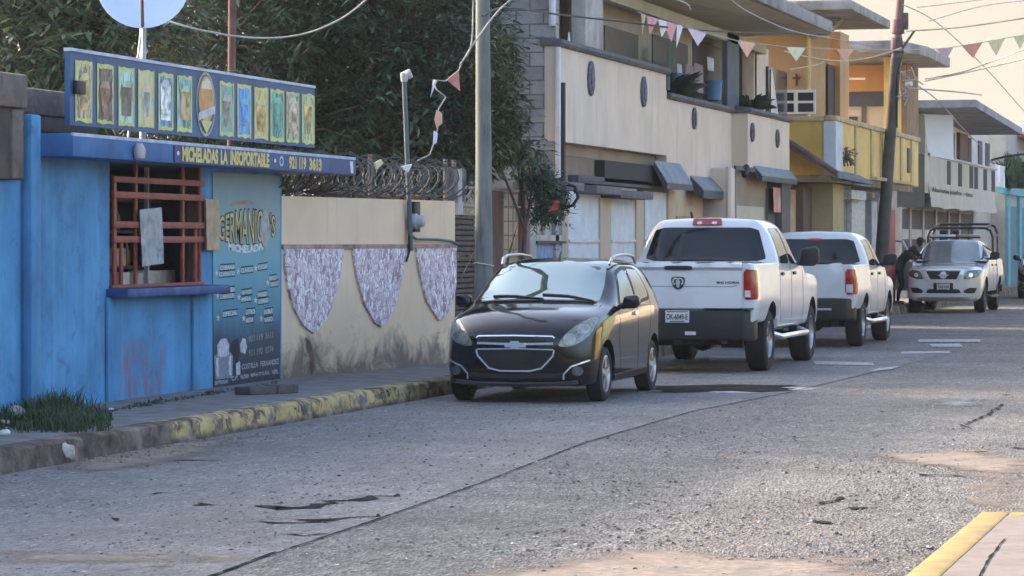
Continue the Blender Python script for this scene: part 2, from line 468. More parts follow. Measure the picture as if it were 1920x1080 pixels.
    decal(mb, bv, [(-.115, .59), (-.045, .59), (-.05, .572), (.04, .572), (.045, .59), (.10, .59), (.115, .638), (.045, .638), (.05, .656), (-.04, .656), (-.045, .638), (-.10, .638)], 'y', 1, .024, .03)
    mb.build('emblem', CHR, root, smooth=60)
    mb = MB(); decal(mb, bv, rounded([(-.19, .41), (.19, .41), (.19, .50), (-.19, .50)], 1, .1), 'y', 1, .018, .05); mb.build('plate_holder', BLK, root, smooth=60)
    mb = MB(); decal(mb, bv, strip([(-.62, .235), (-.4, .215), (0, .205), (.4, .215), (.62, .235)], .03), 'y', 1, .02, .04, .03); mb.build('bumper_lip', M('worn_lip', (.07, .07, .075), .5), root, smooth=60)
    mb = MB(); decal(mb, bv, strip([(-.5, .30), (0, .285), (.5, .30)], .05), 'y', 1, .004, .05); mb.build('air_intake', GRL, root)
    # wipers, cowl, antenna
    mb = MB(); decal(mb, bv, rounded([(-.60, .83), (.60, .83), (.62, .79), (.3, .76), (-.3, .76), (-.62, .79)], 1), 'z', 1, .006, .05); mb.build('cowl', BLK, root, smooth=60)
    for ln in ([(-.05, .80), (.25, .72), (.5, .70)], [(-.58, .80), (-.3, .71), (-.02, .69)]):
        mb = MB(); decal(mb, bv, strip(ln, .02), 'z', 1, .022, .04); mb.build('wiper', BLK, root)
    MB().tube([(0, -.12, 1.48), (0, -.2, 1.56), (0, -.24, 1.6)], [.016, .01, .005], 6).build('antenna', BLK, root)
    # things seen through the windscreen: dashboard trinket and mirror
    mb = MB(); decal(mb, bv, strip([(-.62, .94), (-.3, .985), (0, .995), (.3, .985), (.62, .94)], .008), 'z', 1, .001, .05); mb.build('bonnet_seam', CAV, root)
    for s in (-1, 1):
        wheel(root, s * .70, fy, wr, .175, .195, RIMS, 5, s); wheel(root, s * .70, ry, wr, .175, .195, RIMS, 5, s)
    return root

# ------------------------------------------------------------------ pickups (nose towards local +Y)
def make_pickup(name, label, P, pm):
    root = thing(name, label, 'pickup truck', (0, 0, 0))
    L, W = P['L'], P['W']; w = W / 2; hb, hr = P['belt'], P['roof']; hh = P['hood']; zb = P['zb']
    y1 = L / 2; y0 = -L / 2; cr = P['cab_rear']; wsb = P['ws_base']; rf = P['roof_front']; wr_ = P['wroof']
    def hs(y, k, h, z0):
        a = w * k
        return (y, [(0, z0), (a * .8, z0), (a - .03, z0 + .07), (a, z0 + .4 * (h - z0)), (a, h - .2), (a - .045, h - .06), (a * .76, h), (a * .4, h + .015), (0, h + .02)])
    def cs(y, b, r, z0=None, k=1.0, wr=None):
        z0 = zb if z0 is None else z0; wr = wr or wr_
        return (y, [(0, z0), (w * .8, z0), (w - .03, z0 + .07), (w * k, z0 + .4 * (b - z0)), (w * k - .005, b - .13), (w * k - .03, b), (wr, r - .1), (wr - .14, r - .012), (0, r + .012)])
    S = [hs(y1, .62, P['nose_top'] - .1, P['nose_bot'] + .08), hs(y1 - .07, .80, P['nose_top'], P['nose_bot']), hs(y1 - .22, .93, hh - .07, P['nose_bot'] - .02), hs(y1 - .5, .985, hh - .03, zb),
         hs(wsb + .35, 1, hh, zb), cs(wsb, hb, hh + .04, wr=w * .78)]
    S += [cs((wsb * .5 + rf * .5), hb, hh + .04 + (hr - hh - .04) * .56), cs(rf, hb, hr - .02), cs((rf + cr) / 2, hb + .01, hr), cs(cr + P['rake'] + .05, hb + .02, hr - .015),
          cs(cr + P['rake'] * .55, hb + .02, hb + (hr - hb) * .55 + .08), cs(cr, hb + .01, hb + .1, k=.985)]
    mb = MB(); mb.add(*loft(S, .06, 32)); body = mb.build('cab', pm, root, smooth=40)
    r = P['r']; fy, ry = P['fy'], P['ry']
    boolean(body, [arch_cut(w, fy, r + .03, r + .075, s, .4) for s in (-1, 1)])
    bv = bvh_of(body)
    # cargo bed
    bt = P['bed_top']; b1 = cr - .025; bb = P['bed_bot']; fl = P.get('flare', .0)
    def bs(y, k=1.0, d=0.0):
        a = w * k
        return (y, [(0, bb), (a * .8, bb), (a - .025, bb + .05), (a + fl, bb + .38 * (bt - bb)), (a + fl * .6, bb + .62 * (bt - bb)), (a - .01, bt - .1), (a - .03, bt - .015), (a - .09, bt), (a * .5, bt), (0, bt)])
    S = [bs(y0 + .06, .955), bs(y0 + .085, .985), bs(y0 + .3), bs(ry), bs(b1 - .1), bs(b1)]
    mb = MB(); mb.add(*loft(S, .07, 36)); bed = mb.build('cargo_bed', pm, root, smooth=40)
    cav = MB().box(-w + .12, w - .12, y0 + .17, b1 - .06, bb + .22, bt + .3).build('cut', BLK)
    boolean(bed, [arch_cut(w, ry, r + .03, r + .075, s, .4) for s in (-1, 1)] + [cav])
    bvb = bvh_of(bed)
    # glass
    mb = MB(); decal(mb, bv, rounded([(-wr_ - .09, hb + .07), (wr_ + .09, hb + .07), (wr_ - .05, hr - .13), (-wr_ + .05, hr - .13)], 2, .08), 'y', -1, .006); rw = mb.build('rear_window', GLS, root, smooth=60)
    a = w * .80; W_ = rounded([(-a, wsb + .02), (a, wsb + .02), (wr_ - .06, rf + .08), (wr_ - .16, rf + .01), (-wr_ + .16, rf + .01), (-wr_ + .06, rf + .08)], 2, .1)
    mb = MB(); decal(mb, bv, W_, 'z', 1, .005, .06); mb.build('windscreen', P.get('glass', GLS), root, smooth=60)
    mid = P['pillar']
    for s in (-1, 1):
        zt = hr - .14
        mb = MB(); decal(mb, bv, rounded([(wsb - .22, hb + .03), (wsb - .3, hb + .09), (rf + .02, zt), (mid + .05, zt + .01), (mid + .05, hb + .03)], 2, .1), 'x', s, .005); mb.build('side_window', GLS, root, smooth=60)
        mb = MB(); decal(mb, bv, rounded([(mid - .05, hb + .035), (mid - .05, zt + .01), (cr + P['rake'] + .22, zt), (cr + P['rake'] * .5 + .22, hb + .2), (cr + .24, hb + .045)], 2, .1), 'x', s, .005); mb.build('side_window', GLS, root, smooth=60)
        for ln in ([(wsb - .1, hb), (wsb - .08, .75), (wsb - .14, zb + .1)], [(mid, hr - .12), (mid, .8), (mid, zb + .1)], [(cr + .12, hb), (cr + .1, .9), (cr + .2, zb + .12)]):
            mb = MB(); decal(mb, bv, strip(ln, .012), 'x', s, .002, .06, .004); mb.build('door_seam', CAV, root)
        for yy in (mid + .14, cr + .2):
            mb = MB(); decal(mb, bv, rounded([(yy, hb - .12), (yy + .17, hb - .12), (yy + .17, hb - .075), (yy, hb - .075)], 1), 'x', s, .022, .05, .03); mb.build('door_handle', P.get('handle', BLK), root, smooth=60)
        mirror(root, s * (w - .02), wsb - .32, hb + .13, s, P.get('mirror', BLK), P.get('mw', .26), P.get('mh', .24), .12)
        # running board
        mb = MB(); mb.tube([(s * (w - .12), fy - r - .2, zb - .02), (s * (w + .02), fy - r - .28, zb - .07), (s * (w + .02), ry + r + .3, zb - .07), (s * (w - .12), ry + r + .2, zb - .02)], .038, 8)
        mb.build('running_board', P.get('step', CHR), root, smooth=50)
        for yy in (fy, ry):
            wheel(root, s * (w - .155), yy, r, P['tw'], r * .60, P['rim'], P.get('spokes', 5), s)
        # tail lights wrap the rear corners
        x0, x1, z0, z1 = P['tail']
        mb = MB(); h2 = math.sqrt(.5); ua = (x0 + y0 + .075) * h2; ub = (w + y0 + .075 + P['tail_wrap']) * h2
        decal(mb, bvb, rounded([(ua, z0), (ub - .02, z0 + .01), (ub, z1 - .05), (ub - .02, z1 - .02), (ua, z1)], 1, .12), ((s * h2, h2, 0), (-s * h2, h2, 0)), s, .012, .035)
        tl = mb.build('tail_light', RED, root, smooth=60)
        zz = z0 + .035
        mb = MB(); decal(mb, bvb, [(s * q, z) for q, z in [(x0 + .03, zz), (x1 - .02, zz), (x1 - .02, zz + P['rev']), (x0 + .03, zz + P['rev'])]], 'y', -1, .016, .03)
        mb.build('reversing_lens', WLN, tl)
    # chassis underneath, axles
    mb = MB(); mb.box(-.5, .5, y0 + .3, y1 - .5, zb - .13, zb + .12); mb.tube([(-w + .2, ry, r), (w - .2, ry, r)], .07, 8); mb.lathe([(.0, -.14), (.13, -.1), (.13, .1), (0, .14)], (.1, ry, r - .02), 'y', 12)
    mb.tube([(.5, y0 + .35, zb - .02), (.5, 0, zb - .02)], .035, 8)
    mb.build('chassis', CAV, root)
    # tailgate panel with pressed line and latch
    tz0, tz1, tx = P['gate']
    mb = MB(); decal(mb, bvb, rounded([(-tx, tz0), (tx, tz0), (tx, tz1), (-tx, tz1)], 1, .03), 'y', -1, .022, .1, .03); tg = mb.build('tailgate', pm, root, smooth=40)
    bvt = bvh_of(tg)
    if P.get('crease'):
        mb = MB(); decal(mb, bvt, strip([(-tx + .02, P['crease']), (tx - .14, P['crease']), (tx - .06, P['crease'] + .01)], .014), 'y', -1, .002, .08, .004); mb.build('pressed_line', M('gate_groove', (.3, .3, .31), .5), tg)
        mb = MB(); decal(mb, bvt, strip([(-tx, tz1 - .035), (tx, tz1 - .035)], .07), 'y', -1, .016, .1, .02); mb.build('gate_top_trim', pm, tg, smooth=40)
        mb = MB(); decal(mb, bvt, strip([(-tx, tz1 - .095), (tx, tz1 - .095)], .03), 'y', -1, .003, .1, .004); mb.build('gate_groove', M('gate_groove', (.3, .3, .31), .5), tg)
    hx, hz0, hz1 = P['latch']
    mb = MB(); decal(mb, bvt, rounded([(-hx, hz0), (hx, hz0), (hx, hz1), (-hx, hz1)], 1, .15), 'y', -1, .02, .04); mb.build('gate_handle', P.get('latchmat', BLK), tg, smooth=40)
    # rear bumper
    q0, q1 = P['bumper']
    mb = MB()
    mb.prism([(-w * .97, y0 + .10, q0), (-w * .99, y0 + .30, q0), (w * .99, y0 + .30, q0), (w * .97, y0 + .10, q0), (w * .86, y0 - .02, q0), (-w * .86, y0 - .02, q0)], (0, 0, q1 - q0))
    bp = mb.build('rear_bumper', BLK, root, bevel=.03, seg=3)
    return root, body, bed, tg, bp, bv, bvb, bvt
def plate(root, x, y, z, w, h, txt, facing=-1):
    mb = MB(); mb.box(x - w / 2, x + w / 2, y - .006, y + .006, z - h / 2, z + h / 2); p = mb.build('licence_plate', PLT, root, bevel=.004)
    mb = MB(); rt = (1, 0, 0) if facing < 0 else (-1, 0, 0); yy = y + facing * .008
    sx = x - w * .44 if facing < 0 else x + w * .44
    lettering(mb, txt, (sx, yy, z - h * .27), rt, (0, 0, 1), w * .88, h * .5, .03)
    mb.box(x - w * .45, x + w * .45, min(yy, yy + .001), max(yy, yy + .001), z + h * .36, z + h * .44); mb.box(x - w * .3, x + w * .3, min(yy, yy + .001), max(yy, yy + .001), z - h * .44, z - h * .36)
    mb.build('lettering', PLD, p)
    return p
def make_ram():
    P = dict(L=5.82, W=2.0, zb=.50, belt=1.36, roof=2.01, hood=1.30, nose_top=1.2, nose_bot=.42, cab_rear=-1.02, ws_base=1.12, roof_front=.42, wroof=.74, rake=.2,
             r=.405, fy=1.93, ry=-1.64, tw=.28, bed_top=1.42, bed_bot=.62, flare=.02, pillar=.05, rim=RIMS, spokes=5, tail=(.83, .955, .95, 1.345), tail_wrap=.1, rev=.085,
             gate=(.84, 1.435, .825), crease=1.12, latch=(.18, 1.33, 1.385), bumper=(.43, .83), mw=.27, mh=.27)
    root, body, bed, tg, bp, bv, bvb, bvt = make_pickup('parked_pickup', 'large white pickup with round badge on its tailgate, just behind the black hatchback', P, PW)
    y0 = -P['L'] / 2
    plate(bp, 0, y0 - .026, .735, .31, .155, 'DK-6049-E')
    # step pads, hitch
    for s in (-1, 1): MB().box(min(s * .34, s * .98), max(s * .34, s * .98), y0 - .035, y0 + .2, .832, .845).build('step_pad', BLK, bp, bevel=.005)
    mb = MB(); mb.box(.10, .24, y0 - .028, y0 + .0, .50, .545); mb.build('reflector', WLN, bp)
    mb = MB(); mb.box(-.3, .3, y0 + .12, y0 + .22, .36, .44); mb.box(-.05, .05, y0 - .04, y0 + .3, .37, .43); mb.build('tow_hitch', CAV, root, bevel=.006)
    mb = MB(); mb.tube([(.56, y0 + .25, .42), (.56, y0 + .9, .45)], .045, 12); mb.build('exhaust', RIMD, root, smooth=50)
    mb = MB(); mb.box(.5, .78, y0 + .34, y0 + .46, .33, .48); mb.build('spring_hanger', CAV, root, bevel=.01)
    # round badge with a horned head
    def circ(cx, cz, a, b, n=20): return [(cx + a * math.cos(k * 2 * math.pi / n), cz + b * math.sin(k * 2 * math.pi / n)) for k in range(n)]
    mb = MB(); decal(mb, bvt, rounded([(-.085, 1.245), (.085, 1.245), (.09, 1.18), (.055, 1.10), (0, 1.075), (-.055, 1.10), (-.09, 1.18)], 2, .2), 'y', -1, .012, .03); em = mb.build('emblem', M('badge_grey', (.06, .062, .07), .3, .6), tg, smooth=60)
    mb = MB()
    for s in (-1, 1):
        decal(mb, bvt, [(s * a, b) for a, b in strip([(0, 1.215), (.035, 1.225), (.062, 1.20), (.062, 1.165), (.04, 1.145)], .022)], 'y', -1, .02, .02)
    decal(mb, bvt, [(-.028, 1.20), (.028, 1.20), (.024, 1.15), (.014, 1.105), (-.014, 1.105), (-.024, 1.15)], 'y', -1, .021, .02)
    mb.build('horned_head', CHR, em, smooth=60)
    mb = MB(); lettering(mb, 'BIG HORN', (.50, y0 + .03, 1.155), (1, 0, 0), (0, 0, 1), .29, .032, .03); mb.build('lettering', BLK, tg)
    # third brake lamp above the window
    hr = P['roof']
    mb = MB(); decal(mb, bv, rounded([(-.2, hr - .105), (.2, hr - .105), (.19, hr - .03), (-.19, hr - .03)], 1, .1), 'y', -1, .03, .05, .03); b3 = mb.build('brake_light', RED, root, smooth=60)
    bb = bvh_of(b3)
    for s in (-1, 1):
        mb = MB(); decal(mb, bb, rounded([(s * .10 - .035, hr - .085), (s * .10 + .035, hr - .085), (s * .10 + .035, hr - .05), (s * .10 - .035, hr - .05)], 1), 'y', -1, .006, .03); mb.build('cargo_lamp', WLN, b3)
    MB().tube([(-.32, -.25, 2.0), (-.32, -.33, 2.08), (-.32, -.36, 2.10)], [.02, .02, .008], 6).build('antenna', BLK, root)
    mb = MB(); decal(mb, bv, strip([(-.36, 1.44), (-.335, 1.62), (-.31, 1.80)], .06), 'y', -1, .012, .05, .004); mb.build('sliding_pane_bar', M('pane_bar', (.01, .012, .014), .3), root)
    # front end (out of sight from here): grille, lamps, bumper
    y1 = P['L'] / 2
    mb = MB(); decal(mb, bv, rounded([(-.5, .78), (.5, .78), (.55, 1.08), (-.55, 1.08)], 1, .1), 'y', 1, .02, .06); mb.build('front_grille', GRL, root, smooth=60)
    for s in (-1, 1):
        mb = MB(); decal(mb, bv, [(s * a, b) for a, b in rounded([(.6, .86), (.86, .9), (.88, 1.08), (.62, 1.08)], 1, .1)], 'y', 1, .015, .05); mb.build('headlight', LMP, root, smooth=60)
    return root
def make_hilux():
    P = dict(L=5.33, W=1.84, zb=.46, belt=1.26, roof=1.86, hood=1.16, nose_top=1.06, nose_bot=.40, cab_rear=-.93, ws_base=1.10, roof_front=.45, wroof=.68, rake=.16,
             r=.38, fy=1.62, ry=-1.46, tw=.26, bed_top=1.33, bed_bot=.58, flare=.025, pillar=.08, rim=RIMS, spokes=6, tail=(.745, .90, .85, 1.26), tail_wrap=.13, rev=.13,
             gate=(.80, 1.34, .735), latch=(.14, 1.10, 1.17), latchmat=PW, bumper=(.44, .79), mw=.24, mh=.2)
    root, body, bed, tg, bp, bv, bvb, bvt = make_pickup('parked_pickup', 'white mid-size pickup with black bumper standing between the large white pickup and the police truck', P, PW)
    y0 = -P['L'] / 2
    mb = MB(); mb.box(-.55, .55, y0 - .03, y0 + .1, .60, .635); mb.build('step_pad', RIMS, bp, bevel=.006)
    plate(bp, -.3, y0 - .028, .70, .3, .15, 'XC-41-207')
    mb = MB(); decal(mb, bvt, strip([(-.35, .99), (.2, .99)], .012), 'y', -1, .004, .08, .006); mb.build('lettering_strip', M('gate_groove', (.3, .3, .31), .5), tg)
    mb = MB(); decal(mb, bv, rounded([(-.14, 1.70), (.14, 1.70), (.14, 1.735), (-.14, 1.735)], 1), 'y', -1, .02, .05); mb.build('brake_light', RED, root)
    mb = MB(); decal(mb, bv, rounded([(-.45, .72), (.45, .72), (.5, .98), (-.5, .98)], 1, .1), 'y', 1, .02, .06); mb.build('front_grille', GRL, root, smooth=60)
    for s in (-1, 1):
        mb = MB(); decal(mb, bv, [(s * a, b) for a, b in rounded([(.54, .82), (.8, .86), (.82, 1.0), (.56, 1.0)], 1, .1)], 'y', 1, .015, .05); mb.build('headlight', LMP, root, smooth=60)
    return root
def make_police():
    P = dict(L=5.25, W=1.85, zb=.44, belt=1.22, roof=1.74, hood=1.12, nose_top=1.05, nose_bot=.30, cab_rear=-.95, ws_base=1.06, roof_front=.36, wroof=.66, rake=.12,
             r=.38, fy=1.68, ry=-1.47, tw=.25, bed_top=1.27, bed_bot=.56, flare=.02, pillar=.05, rim=RIMD, spokes=6, tail=(.76, .90, .85, 1.2), tail_wrap=.1, rev=.1,
             gate=(.78, 1.28, .74), latch=(.14, 1.08, 1.15), bumper=(.44, .78), mw=.24, mh=.2, glass=GLN, step=BLK)
    root, body, bed, tg, bp, bv, bvb, bvt = make_pickup('police_pickup', 'white police pickup facing us with roof light bar, roll bar and open passenger door', P, PN)
    y1 = P['L'] / 2
    mb = MB(); decal(mb, bv, rounded([(-.36, .80), (.36, .80), (.42, .99), (-.42, .99)], 1, .05), 'y', 1, .008, .04); gr = mb.build('front_grille', GRL, root, smooth=60)
    mb = MB()
    for s in (-1, 1):
        mb = MB(); decal(mb, bv, [(s * a, b) for a, b in [(.30, .785), (.40, .785), (.52, 1.02), (.42, 1.02)]], 'y', 1, .022, .04); mb.build('grille_chrome', CHR, root, smooth=60)
    mb = MB(); decal(mb, bv, strip([(-.45, 1.015), (0, 1.02), (.45, 1.015)], .025), 'y', 1, .016, .04); mb.build('grille_chrome', CHR, root, smooth=60)
    mb = MB(); bg = bvh_of(gr)
    decal(mb, bg, [(.085 * math.cos(k * .393), .895 + .085 * math.sin(k * .393)) for k in range(16)], 'y', 1, .012, .03); decal(mb, bg, [(-.12, .88), (.12, .88), (.12, .91), (-.12, .91)], 'y', 1, .02, .03)
    mb.build('emblem', CHR, gr, smooth=60)
    for s in (-1, 1):
        mb = MB(); decal(mb, bv, [(s * a, b) for a, b in rounded([(.46, .80), (.60, .80), (.80, .86), (.87, .98), (.84, 1.02), (.55, 1.0)], 2, .15)], 'y', 1, .010, .03); hl = mb.build('headlight', LMD, root, smooth=60)
        bh = bvh_of(hl); mb = MB(); decal(mb, bh, [(s * .64 + .05 * math.cos(k * .52), .90 + .05 * math.sin(k * .52)) for k in range(12)], 'y', 1, .006, .03); mb.build('lamp_bowl', CHR, hl, smooth=60)
        mb = MB(); decal(mb, bv, [(s * a, b) for a, b in rounded([(.50, .47), (.72, .47), (.78, .60), (.60, .60), (.47, .53)], 1, .12)], 'y', 1, .008, .03); mb.build('fog_lamp_pocket', BLK, root, smooth=60)
    mb = MB(); decal(mb, bv, rounded([(-.42, .47), (.42, .47), (.36, .57), (-.36, .57)], 1, .1), 'y', 1, .008, .04); mb.build('air_intake', GRL, root)
    mb = MB(); decal(mb, bv, rounded([(-.60, .30), (.60, .30), (.62, .38), (-.62, .38)], 1, .1), 'y', 1, .012, .04); mb.build('skid_plate', M('skid_grey', (.3, .3, .31), .5), root, smooth=60)
    mb = MB(); mb.box(-.23, .23, y1 - .0, y1 + .03, .535, .715); mb.build('plate_frame', BLK, root, bevel=.01)
    plate(root, 0, y1 + .037, .625, .30, .15, 'TAB 048', 1)
    # light bar
    mb = MB(); mb.box(-.62, .62, -.12, .06, 1.765, 1.80); lb = mb.build('light_bar', BLK, root, bevel=.01)
    mb = MB(); mb.box(-.6, -.05, -.12, .07, 1.803, 1.86); mb.build('lens', M('lightbar_red', (.34, .2, .22), .2, coat=1), lb, bevel=.015)
    mb = MB(); mb.box(.0, .6, -.12, .07, 1.803, 1.86); mb.build('lens', M('lightbar_clear', (.55, .58, .66), .2, coat=1), lb, bevel=.015)
    # roll bar over the bed with a rear hoop, seats on the bed
    w = .80; mb = MB()
    for yy, h in ((-1.05, 2.02), (-2.2, 2.12)):
        mb.tube([(-w, yy, 1.2), (-w, yy, h - .22), (-w + .06, yy, h - .06), (-w + .2, yy, h), (w - .2, yy, h), (w - .06, yy, h - .06), (w, yy, h - .22), (w, yy, 1.2)], .032, 8)
    for s in (-1, 1): mb.tube([(s * w, -1.05, 1.75), (s * w, -2.2, 1.85)], .03, 8); mb.tube([(s * (w - .15), -1.05, 2.02), (s * (w - .15), -2.2, 2.12)], .03, 8)
    mb.tube([(.2, -1.05, 2.02), (.2, -1.05, 1.3)], .03, 8); mb.tube([(-.2, -1.05, 2.02), (-.2, -1.05, 1.3)], .03, 8)
    mb.build('roll_bar', BLK, root, smooth=50)
    for a in (.05, .32): MB().box(a, a + .22, -1.35, -1.25, 1.3, 1.97).build('seat_back', BLK, root, bevel=.03)
    # open passenger door on the kerb side (local +x): frame, panel and glass
    def dp(u, z, o=0.0):    # u runs outwards from the hinge
        a = R(42); return Vector((.9 + math.sin(a) * u + o * math.cos(a), .78 - math.cos(a) * u + o * math.sin(a), z))
    mb = MB(); mb.prism([dp(u, z, -.03) for u, z in [(0, .5), (.98, .5), (1.0, .8), (1.0, 1.2), (0, 1.2)]], dp(0, 0, .09) - dp(0, 0, 0)); d = mb.build('door', PN, root, bevel=.02)
    mb = MB()
    for ln in ([(.02, 1.2), (.50, 1.70)], [(.50, 1.70), (.94, 1.70)], [(.94, 1.70), (1.0, 1.2)]): mb.tube([dp(u, z) for u, z in ln], .03, 6)
    mb.build('window_frame', PN, d)
    return root
# ------------------------------------------------------------------ setting: ground, road, kerbs
PZ = .18                      # height of the left pavement
def asphalt(name, base, speck=.5, tint=(1, 1, 1), bmpv=.5, big=.25, rough=.85, light=.30):
    m, nt, b = newmat(name)
    v = coords(nt)
    vs = coords(nt, (1, .42, 1)); vo = _n(nt, 'ShaderNodeTexVoronoi'); vo.inputs['Scale'].default_value = 52; nt.links.new(vs, vo.inputs['Vector'])
    vo2 = _n(nt, 'ShaderNodeTexVoronoi'); vo2.inputs['Scale'].default_value = 11; vo2.inputs['Randomness'].default_value = 1; nt.links.new(v, vo2.inputs['Vector'])
    c0 = tuple(base * t for t in tint)
    stone = ramp(nt, vo.outputs['Color'], [(.1, tuple(x * (1 - speck) for x in c0)), (.55, c0), (.93, tuple(x * (1 + speck * .9) for x in c0)), (.99, (light, light, light * .97))])
    big_n = ramp(nt, noise(nt, v, .45, 9, .65, .3), [(.3, grey(1 - big)), (.7, grey(1 + big * .6))])
    mid_n = ramp(nt, noise(nt, coords(nt, (1, .3, 1)), 7, 9, .78), [(.3, grey(.66)), (.7, grey(1.3))])
    c = mixc(nt, 1, stone, big_n, 'MULTIPLY'); c = mixc(nt, 1, c, mid_n, 'MULTIPLY')
    dust = ramp(nt, noise(nt, coords(nt, (1, .35, 1)), .55, 8, .6, .5), [(.5, (0, 0, 0)), (.75, (.55, .55, .55))])
    c = mixc(nt, dust, c, (.20, .165, .135))
    pits = ramp(nt, noise(nt, coords(nt, (1, .35, 1)), 3.2, 9, .75, .8), [(.33, (1, 1, 1)), (.37, (0, 0, 0))])
    c = mixc(nt, pits, c, tuple(x * .35 for x in c0))
    nt.links.new(c, b.inputs['Base Color']); b.inputs['Roughness'].default_value = rough; b.inputs['Specular IOR Level'].default_value = .3
    h = _n(nt, 'ShaderNodeMath', operation='ADD')
    nt.links.new(vo.outputs['Distance'], h.inputs[0]); nt.links.new(noise(nt, v, 9, 8, .75), h.inputs[1])
    bump(nt, b, h.outputs[0], bmpv, .03)
    return m
ASPH = asphalt('old_asphalt', .165, .5, (1.05, 1, .94), .7, .36, light=.55)
ASPS = asphalt('smooth_asphalt', .17, .36, (1.03, 1, .96), .35, .32, light=.5)
ASPC = asphalt('pale_patch', .22, .25, (1, 1, 1), .2, .15)
CONC = M('pavement_concrete', (.16, .15, .14), .9, var=.4, scale=4, bmp=.5, bscale=30, stain=(.06, .055, .05), stain_amt=.35, stain_scale=2)
DIRT = M('dirt', (.16, .12, .09), .95, var=.3, scale=2, bmp=.4)

tag(MB().poly([(-900, -300, -.012), (900, -300, -.012), (900, 2500, -.012), (-900, 2500, -.012)]).build('ground', DIRT, base=(0, 0, -.012)), kind='structure')
KX = -9.2; RX = -1.87
tag(MB().poly([(KX - .05, -40, 0), (14, -40, 0), (14, 420, 0), (KX - .05, 420, 0)]).build('road', ASPH, base=(0, 0, 0)), kind='structure')
tag(MB().box(-16, KX - .2, -10, 300, -.01, PZ).build('pavement', CONC, base=(-12, 40, PZ)), kind='structure')
def jag(pts, w, seed, n=10, jit=.5):
    """an irregular thin crack outline on the ground through the given points"""
    r = random.Random(seed); P = []
    for a, b in zip(pts, pts[1:]):
        a, b = Vector(a), Vector(b); k = max(2, int((b - a).length * n))
        P += [a.lerp(b, i / k) for i in range(k)]
    P.append(Vector(pts[-1])); A, B = [], []
    for i, p in enumerate(P):
        t = (P[min(i + 1, len(P) - 1)] - P[max(i - 1, 0)]).normalized(); nrm = Vector((-t.y, t.x, 0))
        ww = w * (.35 + r.random()) * (.2 if i in (0, len(P) - 1) else 1); o = nrm * r.uniform(-jit, jit) * w
        A.append(p + nrm * ww * .5 + o); B.append(p - nrm * ww * .5 + o)
    return A, B
def crack(name, pix, w, mat, z=.006, seed=1, jit=.8, kind='structure'):
    A, B = jag([on_z(px, py, z) for px, py in pix], w, seed, 9, jit)
    mb = MB(); n = len(A); mb.add(A + B, [(i, i + 1, n + i + 1, n + i) for i in range(n - 1)])
    return tag(mb.build(name, mat), kind=kind)
def feathered(mat, name):
    """a copy of mat that thins out towards the rim of its sheet, broken up by noise"""
    if name in MATS: return MATS[name]
    m = mat.copy(); m.name = name; nt = m.node_tree; b = nt.nodes['Principled BSDF']
    at_ = _n(nt, 'ShaderNodeAttribute', attribute_name='rim'); v = coords(nt); ad = _n(nt, 'ShaderNodeMath', operation='ADD')
    ns = mul(nt, noise(nt, v, 2.6, 10, .75, .4), 1.5); nt.links.new(at_.outputs['Fac'], ad.inputs[0]); nt.links.new(ns, ad.inputs[1])
    mr = _n(nt, 'ShaderNodeMapRange'); mr.inputs[1].default_value = .95; mr.inputs[2].default_value = 1.6; nt.links.new(ad.outputs[0], mr.inputs[0])
    nt.links.new(mr.outputs[0], b.inputs['Alpha']); MATS[name] = m
    return m
def blot(name, pix, mat, z=.004, seed=3, amp=.12, soft=True):
    """a patch on the ground whose rim breaks up into the road"""
    r = random.Random(seed); P = [on_z(px, py, z) for px, py in pix]; out = []
    for i in range(len(P)):
        a, b = P[i], P[(i + 1) % len(P)]; k = max(2, int((b - a).length / .25))
        for j in range(k): out.append(a.lerp(b, j / k) + Vector((r.uniform(-1, 1), r.uniform(-1, 1), 0)) * amp)
    rim = [Vector((p.x, p.y)) for p in out]; n = len(rim); pts = list(rim); poly = [tuple(p) for p in rim]
    x0 = min(p.x for p in rim); x1 = max(p.x for p in rim); y0 = min(p.y for p in rim); y1 = max(p.y for p in rim); g = .16
    segd = lambda p: min((p - geometry.intersect_point_line(p, rim[i], rim[(i + 1) % n])[0].to_2d()).length if 0 <= geometry.intersect_point_line(p, rim[i], rim[(i + 1) % n])[1] <= 1 else (p - rim[i]).length for i in range(n))
    yy = y0
    while yy < y1:
        xx = x0
        while xx < x1:
            if inside((xx, yy), poly): pts.append(Vector((xx, yy)))
            xx += g
        yy += g
    ov, oe, of, *_ = geometry.delaunay_2d_cdt(pts, [(i, (i + 1) % n) for i in range(n)], [list(range(n))], 1, 1e-6)
    mb = MB(); mb.add([(p.x, p.y, z) for p in ov], [tuple(f) for f in of]); o = tag(mb.build(name, feathered(mat, mat.name + '_feathered') if soft else mat), kind='structure')
    at_ = o.data.attributes.new('rim', 'FLOAT', 'POINT'); at_.data.foreach_set('value', [min(1.0, segd(Vector((p.x, p.y))) / .45) for p in ov])
    return o
TAR_SHADE = M('tar_and_shade', (.020, .018, .016), .95, var=.6, scale=14, spec=.05, stain=(.09, .082, .075), stain_amt=.35, stain_scale=5)
